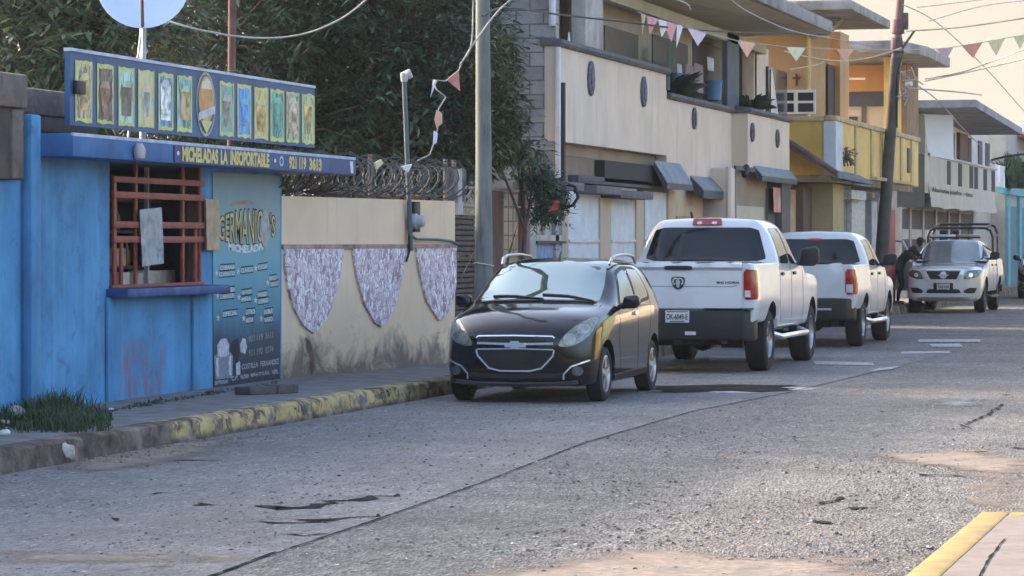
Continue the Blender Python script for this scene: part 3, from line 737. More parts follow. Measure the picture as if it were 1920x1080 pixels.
# smoother repaired lane beside the left kerb, its seam and the cracks
seam = [(385, 1085), (520, 1035), (700, 975), (900, 905), (1100, 828), (1300, 770), (1480, 735), (1640, 697), (1790, 660)]
lane = [on_z(px, py, .004) for px, py in seam]
mb = MB(); L_ = [(p.x, p.y, .004) for p in lane] + [(KX - .02, lane[-1].y, .004), (KX - .02, 10, .004), (lane[0].x, 10, .004)]
mb.poly(L_); tag(mb.build('road_lane', ASPS), kind='structure')
crack('road_seam', seam[1:8], .014, TAR_SHADE, .009, 4, .3)
crack('road_seam', [(380, 1085), (520, 1032)], .02, TAR_SHADE, .009, 5, .2)
crack('road_crack_shade', [(465, 948), (520, 955), (600, 945), (680, 932), (760, 927)], .13, TAR_SHADE, .009, 5)  # wide dark strips also paint the shadow sides of raised slab edges
crack('road_crack_shade', [(480, 978), (560, 980), (640, 977)], .09, TAR_SHADE, .009, 6)
crack('road_crack_shade', [(550, 972), (620, 973), (720, 964)], .10, TAR_SHADE, .009, 7)
crack('road_crack_shade', [(190, 972), (230, 975)], .12, TAR_SHADE, .009, 8)
crack('road_crack_shade', [(280, 926), (330, 924)], .12, TAR_SHADE, .009, 9)
crack('road_crack_shade', [(360, 947), (390, 943)], .13, TAR_SHADE, .009, 10)
crack('road_crack_shade', [(1880, 757), (1850, 778), (1805, 797), (1825, 805)], .03, TAR_SHADE, .009, 11)
crack('road_crack_shade', [(1720, 888), (1760, 890), (1805, 893)], .10, TAR_SHADE, .009, 12)
crack('road_crack_shade', [(1540, 945), (1560, 938), (1572, 930)], .05, TAR_SHADE, .009, 13)
crack('road_crack_shade', [(1610, 955), (1640, 950)], .12, TAR_SHADE, .009, 14)
crack('road_crack_shade', [(1545, 975), (1575, 980)], .10, TAR_SHADE, .009, 15)
crack('road_crack_shade', [(1900, 838), (1925, 842)], .10, TAR_SHADE, .009, 16)
crack('road_crack_shade', [(1805, 848), (1855, 846)], .07, TAR_SHADE, .009, 17)
crack('road_crack_shade', [(520, 1000), (570, 1003), (630, 1000)], .06, TAR_SHADE, .009, 31)
crack('road_crack_shade', [(310, 864), (420, 862)], .08, TAR_SHADE, .009, 32)
blot('road_patch', [(1742, 742), (1872, 746), (1858, 763), (1700, 762)], ASPC, .006, 2, .03)
blot('road_patch', [(1440, 738), (1570, 728), (1500, 722), (1330, 722), (1240, 733), (1360, 739)], M('loose_gravel', (.50, .50, .48), .9, var=.6, scale=24, bmp=.6), .006, 5, .08)
blot('pothole', [(1225, 723), (1300, 722), (1380, 720), (1470, 722), (1490, 730), (1440, 735), (1350, 734), (1290, 736), (1225, 735)], TAR_SHADE, .009, 18, .16, False)
crack('road_crack_shade', [(1880, 739), (1897, 740)], .14, TAR_SHADE, .008, 19, .3)
SUNDUST = M('sunlit_dust', (.235, .185, .145), .95, var=.4, scale=16, bmp=.6, bscale=30, stain=(.14, .125, .11), stain_amt=.7, stain_scale=3.5)  # weak warm sunlight on the dusty road, painted in as tan sheets
blot('sunlit_patch', [(1960, 860), (1850, 838), (1700, 845), (1600, 848), (1640, 868), (1760, 880), (1800, 905), (1770, 940), (1960, 985)], SUNDUST, .0075, 8, .1)
blot('sunlit_patch', [(-40, 1030), (200, 1030), (500, 1032), (560, 1040), (500, 1056), (260, 1060), (-40, 1060)], SUNDUST, .0075, 9, .05)
blot('sunlit_patch', [(1110, 1022), (1300, 1022), (1430, 1040), (1660, 1040), (1700, 1100), (1000, 1100), (650, 1085), (1000, 1050)], SUNDUST, .0075, 10, .1)
blot('dirt_strip', [(60, 880), (120, 845), (250, 830), (420, 815), (520, 815), (430, 850), (300, 878), (150, 892)], M('kerb_dirt', (.20, .155, .12), .95, var=.4, scale=6, bmp=.6, bscale=25), .0075, 14, .1)
WPT = M('worn_white_paint', (.42, .42, .42), .8, var=.2, scale=9, stain=(.13, .13, .13), stain_amt=.75, stain_scale=14)
for q in ([(1722, 636), (1838, 636), (1838, 641), (1722, 641)], [(1742, 645), (1800, 644), (1806, 650), (1748, 650)], [(1524, 676), (1636, 680), (1640, 685), (1530, 683)], [(1648, 690), (1690, 686), (1672, 692), (1630, 696)],
          [(1690, 659), (1780, 658), (1782, 662), (1690, 663)], [(1330, 668), (1420, 670), (1420, 676), (1330, 676)]):
    p = [on_z(a, b, .0105) for a, b in q]; tag(MB().poly(p).build('road_marking', WPT), kind='structure')

# left kerb: painted and chipped
def kerbmat():
    m, nt, b = newmat('painted_kerb'); v = coords(nt)
    base = ramp(nt, noise(nt, v, 2.5, 8, .65), [(.36, (.022, .018, .016)), (.48, (.09, .06, .045)), (.66, (.24, .19, .155))])
    sx = _n(nt, 'ShaderNodeSeparateXYZ'); nt.links.new(v, sx.inputs[0])
    mr = _n(nt, 'ShaderNodeMapRange'); mr.inputs[1].default_value = -.65; mr.inputs[2].default_value = -.45; nt.links.new(sx.outputs['Y'], mr.inputs[0])
    mr2 = _n(nt, 'ShaderNodeMapRange'); mr2.inputs[1].default_value = 9; mr2.inputs[2].default_value = 5.5; nt.links.new(sx.outputs['Y'], mr2.inputs[0])
    chip = ramp(nt, noise(nt, coords(nt, (1, 1, 1.4)), 4.5, 9, .7, .6), [(.44, (0, 0, 0)), (.54, (1, 1, 1))])
    hz = _n(nt, 'ShaderNodeMapRange'); hz.inputs[1].default_value = .02; hz.inputs[2].default_value = .07; nt.links.new(sx.outputs['Z'], hz.inputs[0])
    f = mul(nt, mul(nt, mr.outputs[0], mr2.outputs[0]), mul(nt, chip, hz.outputs[0]))
    yel = ramp(nt, noise(nt, v, 6, 6), [(.3, (.38, .26, .10)), (.7, (.52, .39, .17))])
    nt.links.new(mixc(nt, f, base, yel), b.inputs['Base Color']); b.inputs['Roughness'].default_value = .9
    bump(nt, b, noise(nt, v, 18, 8, .7), .7, .02)
    return m
def kerb(name, x0, x1, ya, yb, z, mat, seed, base):
    r = random.Random(seed); mb = MB(); n = int((yb - ya) / .12); rows = []
    for i in range(n + 1):
        y = ya + (yb - ya) * i / n; j = lambda a: r.uniform(-a, a)
        rows.append([(x0, y, -.01), (x0, y, z), (x1 - .05, y, z + j(.008)), (x1 - .012 + j(.012), y, z - .02 + j(.01)), (x1 + j(.012), y, z * .5 + j(.01)), (x1 + .015 + j(.012), y, -.01)])
    V = [p for row in rows for p in row]; k = 6
    mb.add(V, [(i * k + j, i * k + j + 1, (i + 1) * k + j + 1, (i + 1) * k + j) for i in range(n) for j in range(k - 1)])
    return tag(mb.build(name, mat, smooth=50, base=base), kind='structure')
kerb('kerb', KX - .22, KX, 12, 180, PZ + .004, kerbmat(), 4, (KX, 25.4, 0))
# yellow kerb of the near pavement at the lower right
YK = M('yellow_kerb_paint', (.31, .21, .06), .85, var=.3, scale=7, stain=(.20, .16, .12), stain_amt=.6, stain_scale=6)
mb = MB(); mb.box(RX, RX + .17, -20, 18.75, -.01, .10); mb.box(RX + .171, 3, 18.55, 18.75, -.01, .10); tag(mb.build('kerb', YK, bevel=.02), kind='structure')
tag(MB().box(RX + .171, 3, -20, 18.55, -.01, .094).build('pavement', M('near_concrete', (.20, .17, .148), .9, var=.25, scale=3, bmp=.3, stain=(.14, .12, .1), stain_amt=.4, stain_scale=3)), kind='structure')
crack('pavement_joint', [(1835, 1085), (1850, 1052), (1885, 1008)], .013, TAR_SHADE, .098, 21, .3)
crack('pavement_joint', [(1862, 1032), (1935, 1030)], .012, TAR_SHADE, .098, 22, .3)

# ------------------------------------------------------------------ blue refreshment stall
def streaky(name, col, pale, dark, red=None):
    m, nt, b = newmat(name); v = coords(nt)
    c = ramp(nt, noise(nt, v, 1.3, 6, .6), [(.30, tuple(x * .62 for x in col)), (.5, col), (.70, tuple(x * 1.28 for x in col))])
    f1 = ramp(nt, noise(nt, coords(nt, (4, 4, .35)), 1.6, 7, .6), [(.52, (0, 0, 0)), (.78, (.55, .55, .55))])
    c = mixc(nt, f1, c, pale)
    f3 = ramp(nt, noise(nt, v, 3.5, 9, .7, .5), [(.56, (0, 0, 0)), (.66, (.6, .6, .6))])
    c = mixc(nt, f3, c, dark)
    sx = _n(nt, 'ShaderNodeSeparateXYZ'); nt.links.new(v, sx.inputs[0])
    if red:
        def win(o, lo, hi, sft):
            a = _n(nt, 'ShaderNodeMapRange'); a.inputs[1].default_value = lo; a.inputs[2].default_value = lo + sft; nt.links.new(o, a.inputs[0])
            d = _n(nt, 'ShaderNodeMapRange'); d.inputs[1].default_value = hi; d.inputs[2].default_value = hi - sft; nt.links.new(o, d.inputs[0])
            return mul(nt, a.outputs[0], d.outputs[0])
        w = mul(nt, win(sx.outputs['Y'], red[0], red[1], .25), win(sx.outputs['Z'], -.2, .62, .25))
        f = mul(nt, w, ramp(nt, noise(nt, coords(nt, (3, 3, .8)), 2.2, 6, .6, .4), [(.42, (0, 0, 0)), (.62, (.85, .85, .85))]))
        c = mixc(nt, f, c, (.22, .10, .13))
    nt.links.new(c, b.inputs['Base Color']); b.inputs['Roughness'].default_value = .8
    bump(nt, b, noise(nt, v, 7, 8, .65), .35, .03)
    return m
BX = -11.0
def YX(px, x): return on_x(px, 452, x).y
def ZX(px, py, x): return on_x(px, py, x).z
YA, YB = YX(40, BX), YX(528, BX)
BLUE = streaky('blue_plaster', (.066, .23, .42), (.19, .37, .52), (.04, .125, .24), (2.3, 3.7))
BLUD = M('deep_blue_paint', (.02, .11, .28), .6, var=.3, scale=3, stain=(.06, .17, .40), stain_amt=.45, stain_scale=2)
NAVY = M('navy_blue_paint', (.02, .06, .18), .6, var=.35, scale=4, stain=(.09, .13, .27), stain_amt=.4, stain_scale=4)
stall = thing('refreshment_stall', 'blue plastered drinks stall with barred red window and long picture sign on its roof', 'stall', (BX, YA, PZ))
w0, w1 = YX(205, BX), YX(378, BX); wz1 = ZX(290, 300, BX); wz0 = ZX(290, 538, BX)
mb = MB()
# front wall built round the window opening
mb.box(BX - .16, BX, YA, w0, PZ - .1, 2.45); mb.box(BX - .16, BX, w1, YB, PZ - .1, 2.45); mb.box(BX - .16, BX, w0, w1, PZ - .1, wz0); mb.box(BX - .16, BX, w0, w1, wz1, 2.45)
mb.box(BX - 3, BX - .16, YB - .16, YB, PZ - .1, 2.45); mb.box(BX - 3, BX - .16, YA, YA + .16, PZ - .1, 2.45); mb.box(BX - 3.1, BX - 2.95, YA + .16, YB - .16, PZ - .1, 2.45)
mb.build('wall', BLUE, stall)
# slim pilasters that frame the window bay
for px in (202, 362):
    y = YX(px, BX); MB().box(BX + .001, BX + .035, y - .07, y + .07, PZ - .05, wz0 - .08).build('pilaster', BLUE, stall, bevel=.01)
y = YX(50, BX); MB().box(BX + .001, BX + .10, y - .12, y + .1, PZ - .05, 2.82).build('pilaster', BLUE, stall, bevel=.02)
SX = -10.6
s0, s1 = YX(137, SX), YX(666, SX)
mb = MB(); mb.box(SX - 3.4, SX, s0, s1, 2.45, 2.655); slab = mb.build('roof_slab', BLUD, stall, bevel=.012)
MB().box(SX - .02, SX + .006, s0, s1, 2.632, 2.662).build('slab_edge', M('pale_edge', (.42, .47, .58), .7, var=.3, scale=8), slab)
# lettering board on the slab front
l0, l1 = YX(338, SX), YX(640, SX)
bd = MB().box(SX + .001, SX + .014, YX(325, SX), s1 - .02, 2.46, 2.628).build('lettering_board', NAVY, slab)
YEL = M('yellow_letters', (.62, .53, .16), .6, var=.25, scale=12)
def pxlet(mb, s, pa, pb, z0, z1, x, bold=.03): lettering(mb, s, (x, YX(pa, x), z0), (0, 1, 0), (0, 0, 1), YX(pb, x) - YX(pa, x), z1 - z0, bold + .02)
for s_, pa_, pb_ in (('MICHELADAS', 342, 409), ('LA', 414, 427), ('INSOPORTABLE', 432, 505)):
    mb = MB(); pxlet(mb, s_, pa_, pb_, 2.472, 2.622, SX + .018); mb.build('lettering', YEL, bd)
for s_, pa_, pb_ in (('921', 542, 556), ('119', 561, 574), ('3613', 580, 603)):
    mb = MB(); pxlet(mb, s_, pa_, pb_, 2.474, 2.612, SX + .018); mb.build('lettering', YEL, bd)
WHT = M('white_letters', (.62, .63, .64), .6, var=.2, scale=12)
def disc(mb, y, z, x, a, b=None, n=18): mb.poly([(x, y + a * math.cos(k * 2 * math.pi / n), z + (b or a) * math.sin(k * 2 * math.pi / n)) for k in range(n)])
for px in (331, 513):
    mb = MB(); disc(mb, YX(px, SX), 2.55, SX + .018, .035, .022, 10); mb.build('dot', WHT, bd)
mb = MB()   # handset bubble
yc = YX(525, SX); n = 20
ring = [(SX + .018, yc + .07 * math.cos(k * 2 * math.pi / n), 2.55 + .055 * math.sin(k * 2 * math.pi / n)) for k in range(n)]; inn = [(SX + .018, yc + .045 * math.cos(k * 2 * math.pi / n), 2.55 + .036 * math.sin(k * 2 * math.pi / n)) for k in range(n)]
mb.add(ring + inn, [(k, (k + 1) % n, n + (k + 1) % n, n + k) for k in range(n)]); mb.build('phone_symbol', M('cyan_letters', (.35, .6, .66), .6), bd)
mb = MB(); mb.poly([(SX + .018, YX(655, SX), 2.475), (SX + .018, YX(660, SX), 2.475), (SX + .018, YX(659, SX), 2.61), (SX + .018, YX(653, SX), 2.61)]); mb.build('pale_stroke', WHT, bd)
# small lamp under the slab
mb = MB(); mb.lathe([(.0, 2.45), (.05, 2.47), (.06, 2.55), (.03, 2.61)], (SX + .05, YX(252, SX), 0), 'z', 12); mb.build('lamp', M('lamp_glass', (.4, .36, .33), .3), stall, smooth=50)
# window: sill, grille of red bars, dark shop inside with shelves
MB().box(BX - .1, BX + .22, YX(199, BX), YX(392, BX) + .05, wz0 - .085, wz0 + .0).build('window_sill', NAVY, stall, bevel=.012)
REDB = M('red_iron', (.25, .055, .036), .6, var=.35, scale=9, stain=(.09, .035, .03), stain_amt=.4, stain_scale=8)
gr = MB(); gx = BX + .015
def gbar(y0, y1, z0, z1, t=.05): gr.box(gx, gx + t, y0, y1, z0, z1)
for py, ph in ((340, 11), (368, 12), (422, 12), (449, 12)):
    z = ZX(290, py, BX); h = ph / 5900 * 31; gbar(w0 + .02, w1 - .02, z - h / 2, z + h / 2, .03)
for px, z0, z1, wd in ((214, wz0, wz1 - .2, .07), (227, wz0, ZX(290, 449, BX), .05), (254, wz0, wz1, .055), (342, wz0, wz1, .06), (366, wz0, ZX(290, 420, BX), .06), (374, wz0, wz1, .06)):
    y = YX(px, BX); gr.box(gx - .03, gx - .001, y - wd / 2, y + wd / 2, z0, z1)
gr.box(gx - .03, gx + .02, w0, w1, wz0 + .002, wz0 + .035)
grille = gr.build('window_grille', REDB, stall, bevel=.004)
WBR = M('wood_brown', (.10, .055, .045), .75, var=.35, scale=6)
fr = MB(); fr.box(BX - .14, BX - .02, w0, w0 + .06, wz0, wz1); fr.box(BX - .14, BX - .02, w1 - .06, w1, wz0, wz1); fr.box(BX - .14, BX - .02, w0 + .06, w1 - .06, wz1 - .05, wz1); fr.build('window_frame', WBR, stall)
INT = M('dark_interior', (.30, .27, .25), .9, var=.3)
mb = MB(); mb.box(BX - 2.9, BX - 2.85, YA + .2, YB - .2, PZ, 2.44); mb.build('back_wall', INT, stall)
pole = MB()
for px, r in ((275, .02), (347, .03)):
    y = YX(px, BX - .3); pole.box(BX - .32, BX - .28, y - r, y + r, wz0 - .3, 2.44)
pole.build('inner_post', M('pale_post', (.32, .30, .30), .7), stall)
CARD = M('carton', (.62, .50, .34), .8, var=.3, scale=7); BOTT = M('bottle_amber', (.22, .10, .04), .3, var=.5, scale=8)  # pale carton colour stands in for daylight showing through the stall
mb = MB(); mb.box(BX - .9, BX - .35, w0 - .1, w1 + .1, wz0 - .35, wz0 - .1); counter = mb.build('counter', WBR, stall)
sh = MB()
for z in (1.42, 1.78, 2.1): sh.box(BX - .95, BX - .6, w0 - .3, w1 + .4, z, z + .03)
sh.build('shelf', WBR, stall)
# red-framed banners hanging at the window
def hang_cloth(name, px0, px1, py0, py1, x, mat, label, cat, thick=.006, sk=(0, 0), group=None):
    y0, y1 = YX(px0, x), YX(px1, x); z1 = ZX((px0 + px1) / 2, py0, x); z0 = ZX((px0 + px1) / 2, py1, x); mb = MB(); nu, nv = 8, 12; V = []
    for i in range(nv + 1):
        for j in range(nu + 1):
            u, v = j / nu, i / nv
            V.append((x + .012 * math.sin(u * 7 + v * 2) * v, y0 + (y1 - y0) * u + sk[0] * v, z1 + (z0 - z1) * v + sk[1] * (u - .5)))
    n = len(V); V2 = [(a - thick, b, c) for a, b, c in V]
    fs = [(i * (nu + 1) + j, i * (nu + 1) + j + 1, (i + 1) * (nu + 1) + j + 1, (i + 1) * (nu + 1) + j) for i in range(nv) for j in range(nu)]
    mb.add(V + V2, fs + [tuple(k + n for k in f) for f in fs])
    return tag(mb.build(name, mat, smooth=60), label, cat, group)
GCL = M('grey_print_cloth', (.36, .36, .36), .8, var=.35, scale=6, stain=(.14, .14, .15), stain_amt=.55, stain_scale=5)
cl = hang_cloth('hanging_banner', 262, 303, 391, 497, BX + .06, GCL, 'grey printed cloth hanging over the red bars of the stall window', 'banner', sk=(.05, .03))
ob = hang_cloth('wooden_board', 386, 411, 374, 469, BX + .06, M('particle_board', (.43, .30, .19), .85, var=.25, scale=9), 'narrow plywood board fixed upright beside the stall window', 'board', .02)
# bits on the shelves
r_ = random.Random(3)
for k in range(9):
    y = w0 + .2 + k * .27 + r_.uniform(-.05, .05); z = (1.45, 1.81)[k % 2]
    if k % 3 == 0:
        h = r_.uniform(.14, .22); MB().box(BX - .9, BX - .65, y, y + r_.uniform(.15, .25), z, z + h).build('carton', CARD)
    else:
        mb = MB(); mb.lathe([(.04, 0), (.045, .02), (.045, .15), (.02, .2), (.018, .26)], (BX - .75, y, z), 'z', 10); mb.build('bottle', BOTT, smooth=50)
for o in list(COL.objects):
    if o.name.startswith('carton') and 'label' not in o: tag(o, 'small carton on a dim shelf inside the blue stall', 'carton', 'cartons on the stall shelves')
    if o.name.startswith('bottle') and 'label' not in o: tag(o, 'amber bottle on a dim shelf inside the blue stall', 'bottle', 'bottles on the stall shelves')
for k, (pa, pb, h, nm) in enumerate(((226, 243, .14, 'leftmost'), (255, 268, .13, 'second from left'), (274, 305, .15, 'widest'), (310, 329, .15, 'rightmost'))):
    x = BX - .4; y0, y1 = YX(pa, x), YX(pb, x)
    tag(MB().box(x - .2, x, y0, y1, wz0 - .1, wz0 - .1 + h + .1).build('carton', M('pale_carton', (.62, .50, .40), .8, var=.2, scale=8), bevel=.004), nm + ' of the pale cartons along the counter behind the stall window bars', 'carton')

# picture sign
GX = -10.72
g0, g1 = YX(131, GX), YX(590, GX); gz0, gz1 = 2.74, 3.40
sign = thing('picture_sign', 'long blue sign board with twelve drink pictures and an oval beer emblem', 'sign', (GX, g0, 2.66))
MB().box(GX - .05, GX, g0, g1, gz0, gz1).build('board', M('sign_blue', (.014, .075, .19), .55, var=.35, scale=1.5, stain=(.06, .07, .12), stain_amt=.45, stain_scale=1.4), sign)
mb = MB(); mb.box(GX - .06, GX + .012, g0, g1, gz1 + .001, gz1 + .03); mb.build('frame', M('sign_frame', (.42, .48, .60), .5, .1, var=.3), sign)
for px in (300, 385, 445):
    y = YX(px, GX); MB().box(GX - .08, GX + .03, y - .07, y + .07, gz1 + .032, gz1 + .06).build('clamp', BLK, sign, bevel=.01)
MB().box(GX + .004, GX + .05, YX(136, GX), YX(152, GX), 3.02, 3.14).build('junction_box', BLK, sign, bevel=.01)
LIME = M('lime_border', (.54, .55, .19), .6, var=.2, scale=10)
def drinkmat(name, stops, seed, stretch=(1, 9, 3.2)):
    m, nt, b = newmat(name); tc = _n(nt, 'ShaderNodeTexCoord'); mp = _n(nt, 'ShaderNodeMapping'); mp.inputs['Scale'].default_value = stretch; mp.inputs['Location'].default_value = (seed * 3.1, seed * 1.7, seed)
    nt.links.new(tc.outputs['Object'], mp.inputs['Vector'])
    nt.links.new(ramp(nt, noise(nt, mp.outputs['Vector'], 1.0, 4, .55, .8), stops), b.inputs['Base Color']); b.inputs['Roughness'].default_value = .45
    return m
K = [(.02, .02, .02), (.10, .22, .24), (.42, .36, .14), (.46, .24, .10), (.05, .16, .40), (.45, .48, .46), (.06, .20, .16), (.25, .20, .13)]
pal = [((.30, .22, .16), (.05, .07, .06), (.42, .30, .17)), (K[0], (.03, .03, .035), (.12, .09, .08)), ((.20, .36, .34), (.10, .09, .07), (.3, .4, .35)), ((.42, .36, .2), (.28, .38, .33), (.44, .26, .12)),
       (K[4], (.02, .07, .14), (.10, .22, .3)), ((.06, .2, .13), (.04, .06, .06), (.12, .3, .38)), ((.17, .3, .33), (.15, .15, .12), (.05, .2, .22)), (K[4], (.03, .2, .5), (.06, .25, .4)),
       ((.45, .34, .14), (.28, .20, .09), (.36, .30, .16)), ((.10, .18, .22), (.03, .07, .07), (.05, .3, .22)), ((.20, .28, .26), (.02, .025, .02), (.3, .25, .16)), ((.30, .38, .24), (.06, .14, .2), (.36, .28, .13))]
glass = [(.40, .26, .12), (.22, .10, .07), (.09, .08, .07), (.34, .40, .36), (.55, .60, .58), (.34, .24, .12), (.2, .19, .16), (.03, .2, .48), (.46, .33, .12), (.04, .26, .2), (.42, .34, .24), (.45, .33, .13)]
pxs = [(140, 172), (181, 212), (221, 251), (258, 288), (296, 324), (331, 359), (411, 438), (444, 470), (476, 502), (506, 532), (536, 560), (565, 589)]
for i, (pa, pb) in enumerate(pxs):
    a, b = YX(pa, GX), YX(pb, GX); z0, z1 = 2.775, 3.325
    mb = MB(); r = random.Random(i)
    # ragged lime frame
    out = []; inn = []
    n = 6
    def edge(p, q): return [tuple(Vector(p).lerp(Vector(q), k / n)) for k in range(n)]
    O = edge((a, z0), (b, z0)) + edge((b, z0), (b, z1)) + edge((b, z1), (a, z1)) + edge((a, z1), (a, z0))
    t = .034; I = edge((a + t, z0 + t * 1.1), (b - t, z0 + t * 1.1)) + edge((b - t, z0 + t * 1.1), (b - t, z1 - t)) + edge((b - t, z1 - t), (a + t, z1 - t)) + edge((a + t, z1 - t), (a + t, z0 + t * 1.1))
    I = [(p + r.uniform(-.012, .012), q + r.uniform(-.016, .016)) for p, q in I]; O = [(p, q + r.uniform(-.012, .012)) for p, q in O]
    mb.add([(GX + .006, p, q) for p, q in O] + [(GX + .0062, p, q) for p, q in I], [(k, (k + 1) % (4 * n), 4 * n + (k + 1) % (4 * n), 4 * n + k) for k in range(4 * n)])
    fr = mb.build('picture_frame', LIME, sign)
    q = [tuple(min(.75, v * k) for v, k in zip(cc, (1.25, 1.5, 1.4))) for cc in pal[i]]
    MB().box(GX + .001, GX + .004, a + .02, b - .02, z0 + .02, z1 - .02).build('picture', drinkmat('drink_picture', [(.32, tuple(x * .6 for x in q[1])), (.44, q[0]), (.52, tuple(min(1, x * 1.3) for x in q[2])), (.60, q[1]), (.70, q[0])], i), fr)
    # the glass in the picture
    c = (a + b) / 2 + r.uniform(-.02, .02); h0 = z0 + r.uniform(.07, .12); h1 = z1 - r.uniform(.10, .2); wt = (b - a) * r.uniform(.27, .37); wb_ = wt * r.choice([.55, .75, .9, .35])
    MB().poly([(GX + .008, c - wb_, h0), (GX + .008, c + wb_, h0), (GX + .008, c + wt, h1), (GX + .008, c - wt, h1)]).build('painted_glass', drinkmat('painted_drink', [(.34, tuple(x * .3 for x in glass[i])), (.5, glass[i]), (.64, tuple(min(1, x * 1.9) for x in glass[i]))], i + 20, (1, 6, 7)), fr)
    MB().poly([(GX + .0085, c - wt * .9, h1 - .02), (GX + .0085, c + wt * .9, h1 - .02), (GX + .0085, c + wt * .6, h1 + .045), (GX + .0085, c - wt * .5, h1 + .035)]).build('painted_foam', drinkmat('painted_foam', [(.35, q[2]), (.6, tuple(min(.6, x * 2 + .08) for x in glass[i]))], i + 40), fr)
yc = YX(385, GX); zc = 3.075
def oval(x, a, b, n=28, dz=0): return [(x, yc + a * math.cos(k * 2 * math.pi / n), zc + dz + b * math.sin(k * 2 * math.pi / n)) for k in range(n)]
o1 = MB().poly(oval(GX + .006, .285, .325)).build('oval_emblem', M('emblem_rim', (.36, .37, .22), .6, var=.3, scale=10), sign)
MB().poly(oval(GX + .009, .255, .295)).build('emblem_ring', NAVY, o1)
MB().poly(oval(GX + .012, .225, .235, dz=.045)).build('emblem_field', M('emblem_gold', (.50, .35, .16), .6, var=.3, scale=6), o1)
MB().poly([(GX + .015, yc - .13, zc - .10), (GX + .015, yc + .13, zc - .10), (GX + .015, yc + .17, zc + .17), (GX + .015, yc - .17, zc + .17)]).build('beer_mug', M('beer_orange', (.58, .27, .09), .5, var=.3, scale=8), o1)
MB().poly([(GX + .016, yc - .17, zc + .15), (GX + .016, yc + .17, zc + .15), (GX + .016, yc + .12, zc + .23), (GX + .016, yc, zc + .26), (GX + .016, yc - .13, zc + .22)]).build('beer_foam', M('foam_white', (.66, .55, .42), .5, var=.2, scale=8), o1)
MB().poly([(GX + .018, yc - .25, zc - .175), (GX + .018, yc + .24, zc - .085), (GX + .018, yc + .25, zc - .005), (GX + .018, yc - .24, zc - .095)]).build('emblem_ribbon', M('ribbon_grey', (.45, .47, .52), .5, var=.25, scale=9), o1)
MB().poly([(GX + .015, yc - .17, zc - .17), (GX + .015, yc + .17, zc - .17), (GX + .015, yc, zc - .30)]).build('emblem_chevron', LIME, o1)

# big poster on the wall beside the window
PX = BX + .006
def PP(px, py, o=0.0): return on_x(px, py, PX + o)
poster = thing('poster', 'tall teal and navy menu poster glued on the blue wall right of the window', 'poster', (PX, YX(400, PX), ZX(400, 728, PX)))
def posmat():
    m, nt, b = newmat('poster_print'); v = coords(nt); sx = _n(nt, 'ShaderNodeSeparateXYZ'); nt.links.new(v, sx.inputs[0])
    add = _n(nt, 'ShaderNodeMath', operation='MULTIPLY_ADD'); nt.links.new(noise(nt, v, 3, 5), add.inputs[0]); add.inputs[1].default_value = .35; nt.links.new(sx.outputs['Z'], add.inputs[2])
    c = ramp(nt, mul(nt, add.outputs[0], .42), [(.10, (.022, .03, .055)), (.28, (.025, .06, .10)), (.40, (.06, .22, .30)), (.62, (.10, .32, .40)), (.80, (.17, .29, .29)), (.95, (.09, .21, .28))])
    c = mixc(nt, ramp(nt, noise(nt, v, 5, 7, .65), [(.55, (0, 0, 0)), (.75, (.4, .4, .4))]), c, (.15, .25, .28))
    nt.links.new(c, b.inputs['Base Color']); b.inputs['Roughness'].default_value = .5
    return m
pts = [PP(400, 728), PP(525, 712), PP(524, 330), PP(398, 322)]
MB().prism(pts, (.004, 0, 0)).build('sheet', posmat(), poster)
CREAM = M('cream_letters', (.50, .42, .20), .6, var=.25, scale=14); BKI = M('black_ink', (.012, .014, .016), .6)
def plet(mb, s, p0, p1, h, o=.008, bold=.02, fn=None):     # text from pixel p0 to pixel p1 (lower left / lower right), height h px
    a, b = PP(*p0, o), PP(*p1, o); up = PP(p0[0], p0[1] - h, o) - a
    lettering(mb, s, a, (b - a).normalized(), up.normalized(), (b - a).length, up.length, bold, fn=fn)
bow = lambda a, b: (a, .18 * (1 - (2 * a - 1) ** 2) * b * 2 - .3 * (1 - (2 * a - 1) ** 2) * (1 - b) + b * .8)
mb = MB(); plet(mb, "GERMANICO'S", (408, 449), (517, 443), 52, .007, .06, bow); mb.build('title_shadow', BKI, poster)
mb = MB(); plet(mb, "GERMANICO'S", (410, 447), (516, 442), 48, .010, .005, bow); mb.build('title', CREAM, poster)
mb = MB(); plet(mb, "MICHELADAS", (428, 468), (498, 466), 15, .008, .05, lambda a, b: (a, b - .5 * (1 - (2 * a - 1) ** 2))); mb.build('subtitle', M('pale_letters', (.55, .60, .58), .6, var=.2, scale=12), poster)
mb = MB(); mb.poly([PP(487, 440, .012), PP(497, 470, .012), PP(506, 440, .012), PP(503, 400, .012), PP(497, 392, .012), PP(490, 402, .012)]); mb.build('bottle_drawing', M('grey_drawing', (.30, .32, .30), .6, var=.3, scale=9), poster)
mb = MB()
mb.poly([PP(430, 385, .008), PP(478, 382, .008), PP(470, 375, .008), PP(440, 377, .008)]); mb.build('hat_drawing', M('rust_drawing', (.24, .17, .14), .6), poster)
items = [((413, 507, 440, 505), 'CUBANA'), ((411, 519, 440, 516), 'CLAMATO'), ((452, 512, 474, 509), 'CLASICA'), ((484, 506, 501, 503), 'CIEGA'), ((505, 527, 518, 525), 'MANGO'), ((507, 538, 521, 535), 'TAMARINDO'),
         ((415, 550, 440, 547), 'MAZA CHELA'), ((413, 561, 439, 558), 'CAMARON'), ((453, 554, 472, 551), 'OJO ROJO'), ((453, 566, 471, 563), 'PIÑA'), ((484, 558, 500, 555), 'MANGO'), ((484, 570, 503, 567), 'GUSANO'),
         ((418, 594, 445, 590), 'ESPECIAL'), ((461, 590, 478, 588), 'LITRO'), ((461, 606, 475, 603), 'MEDIA'), ((495, 590, 511, 587), 'DOBLE'), ((495, 605, 511, 602), 'VASO')]
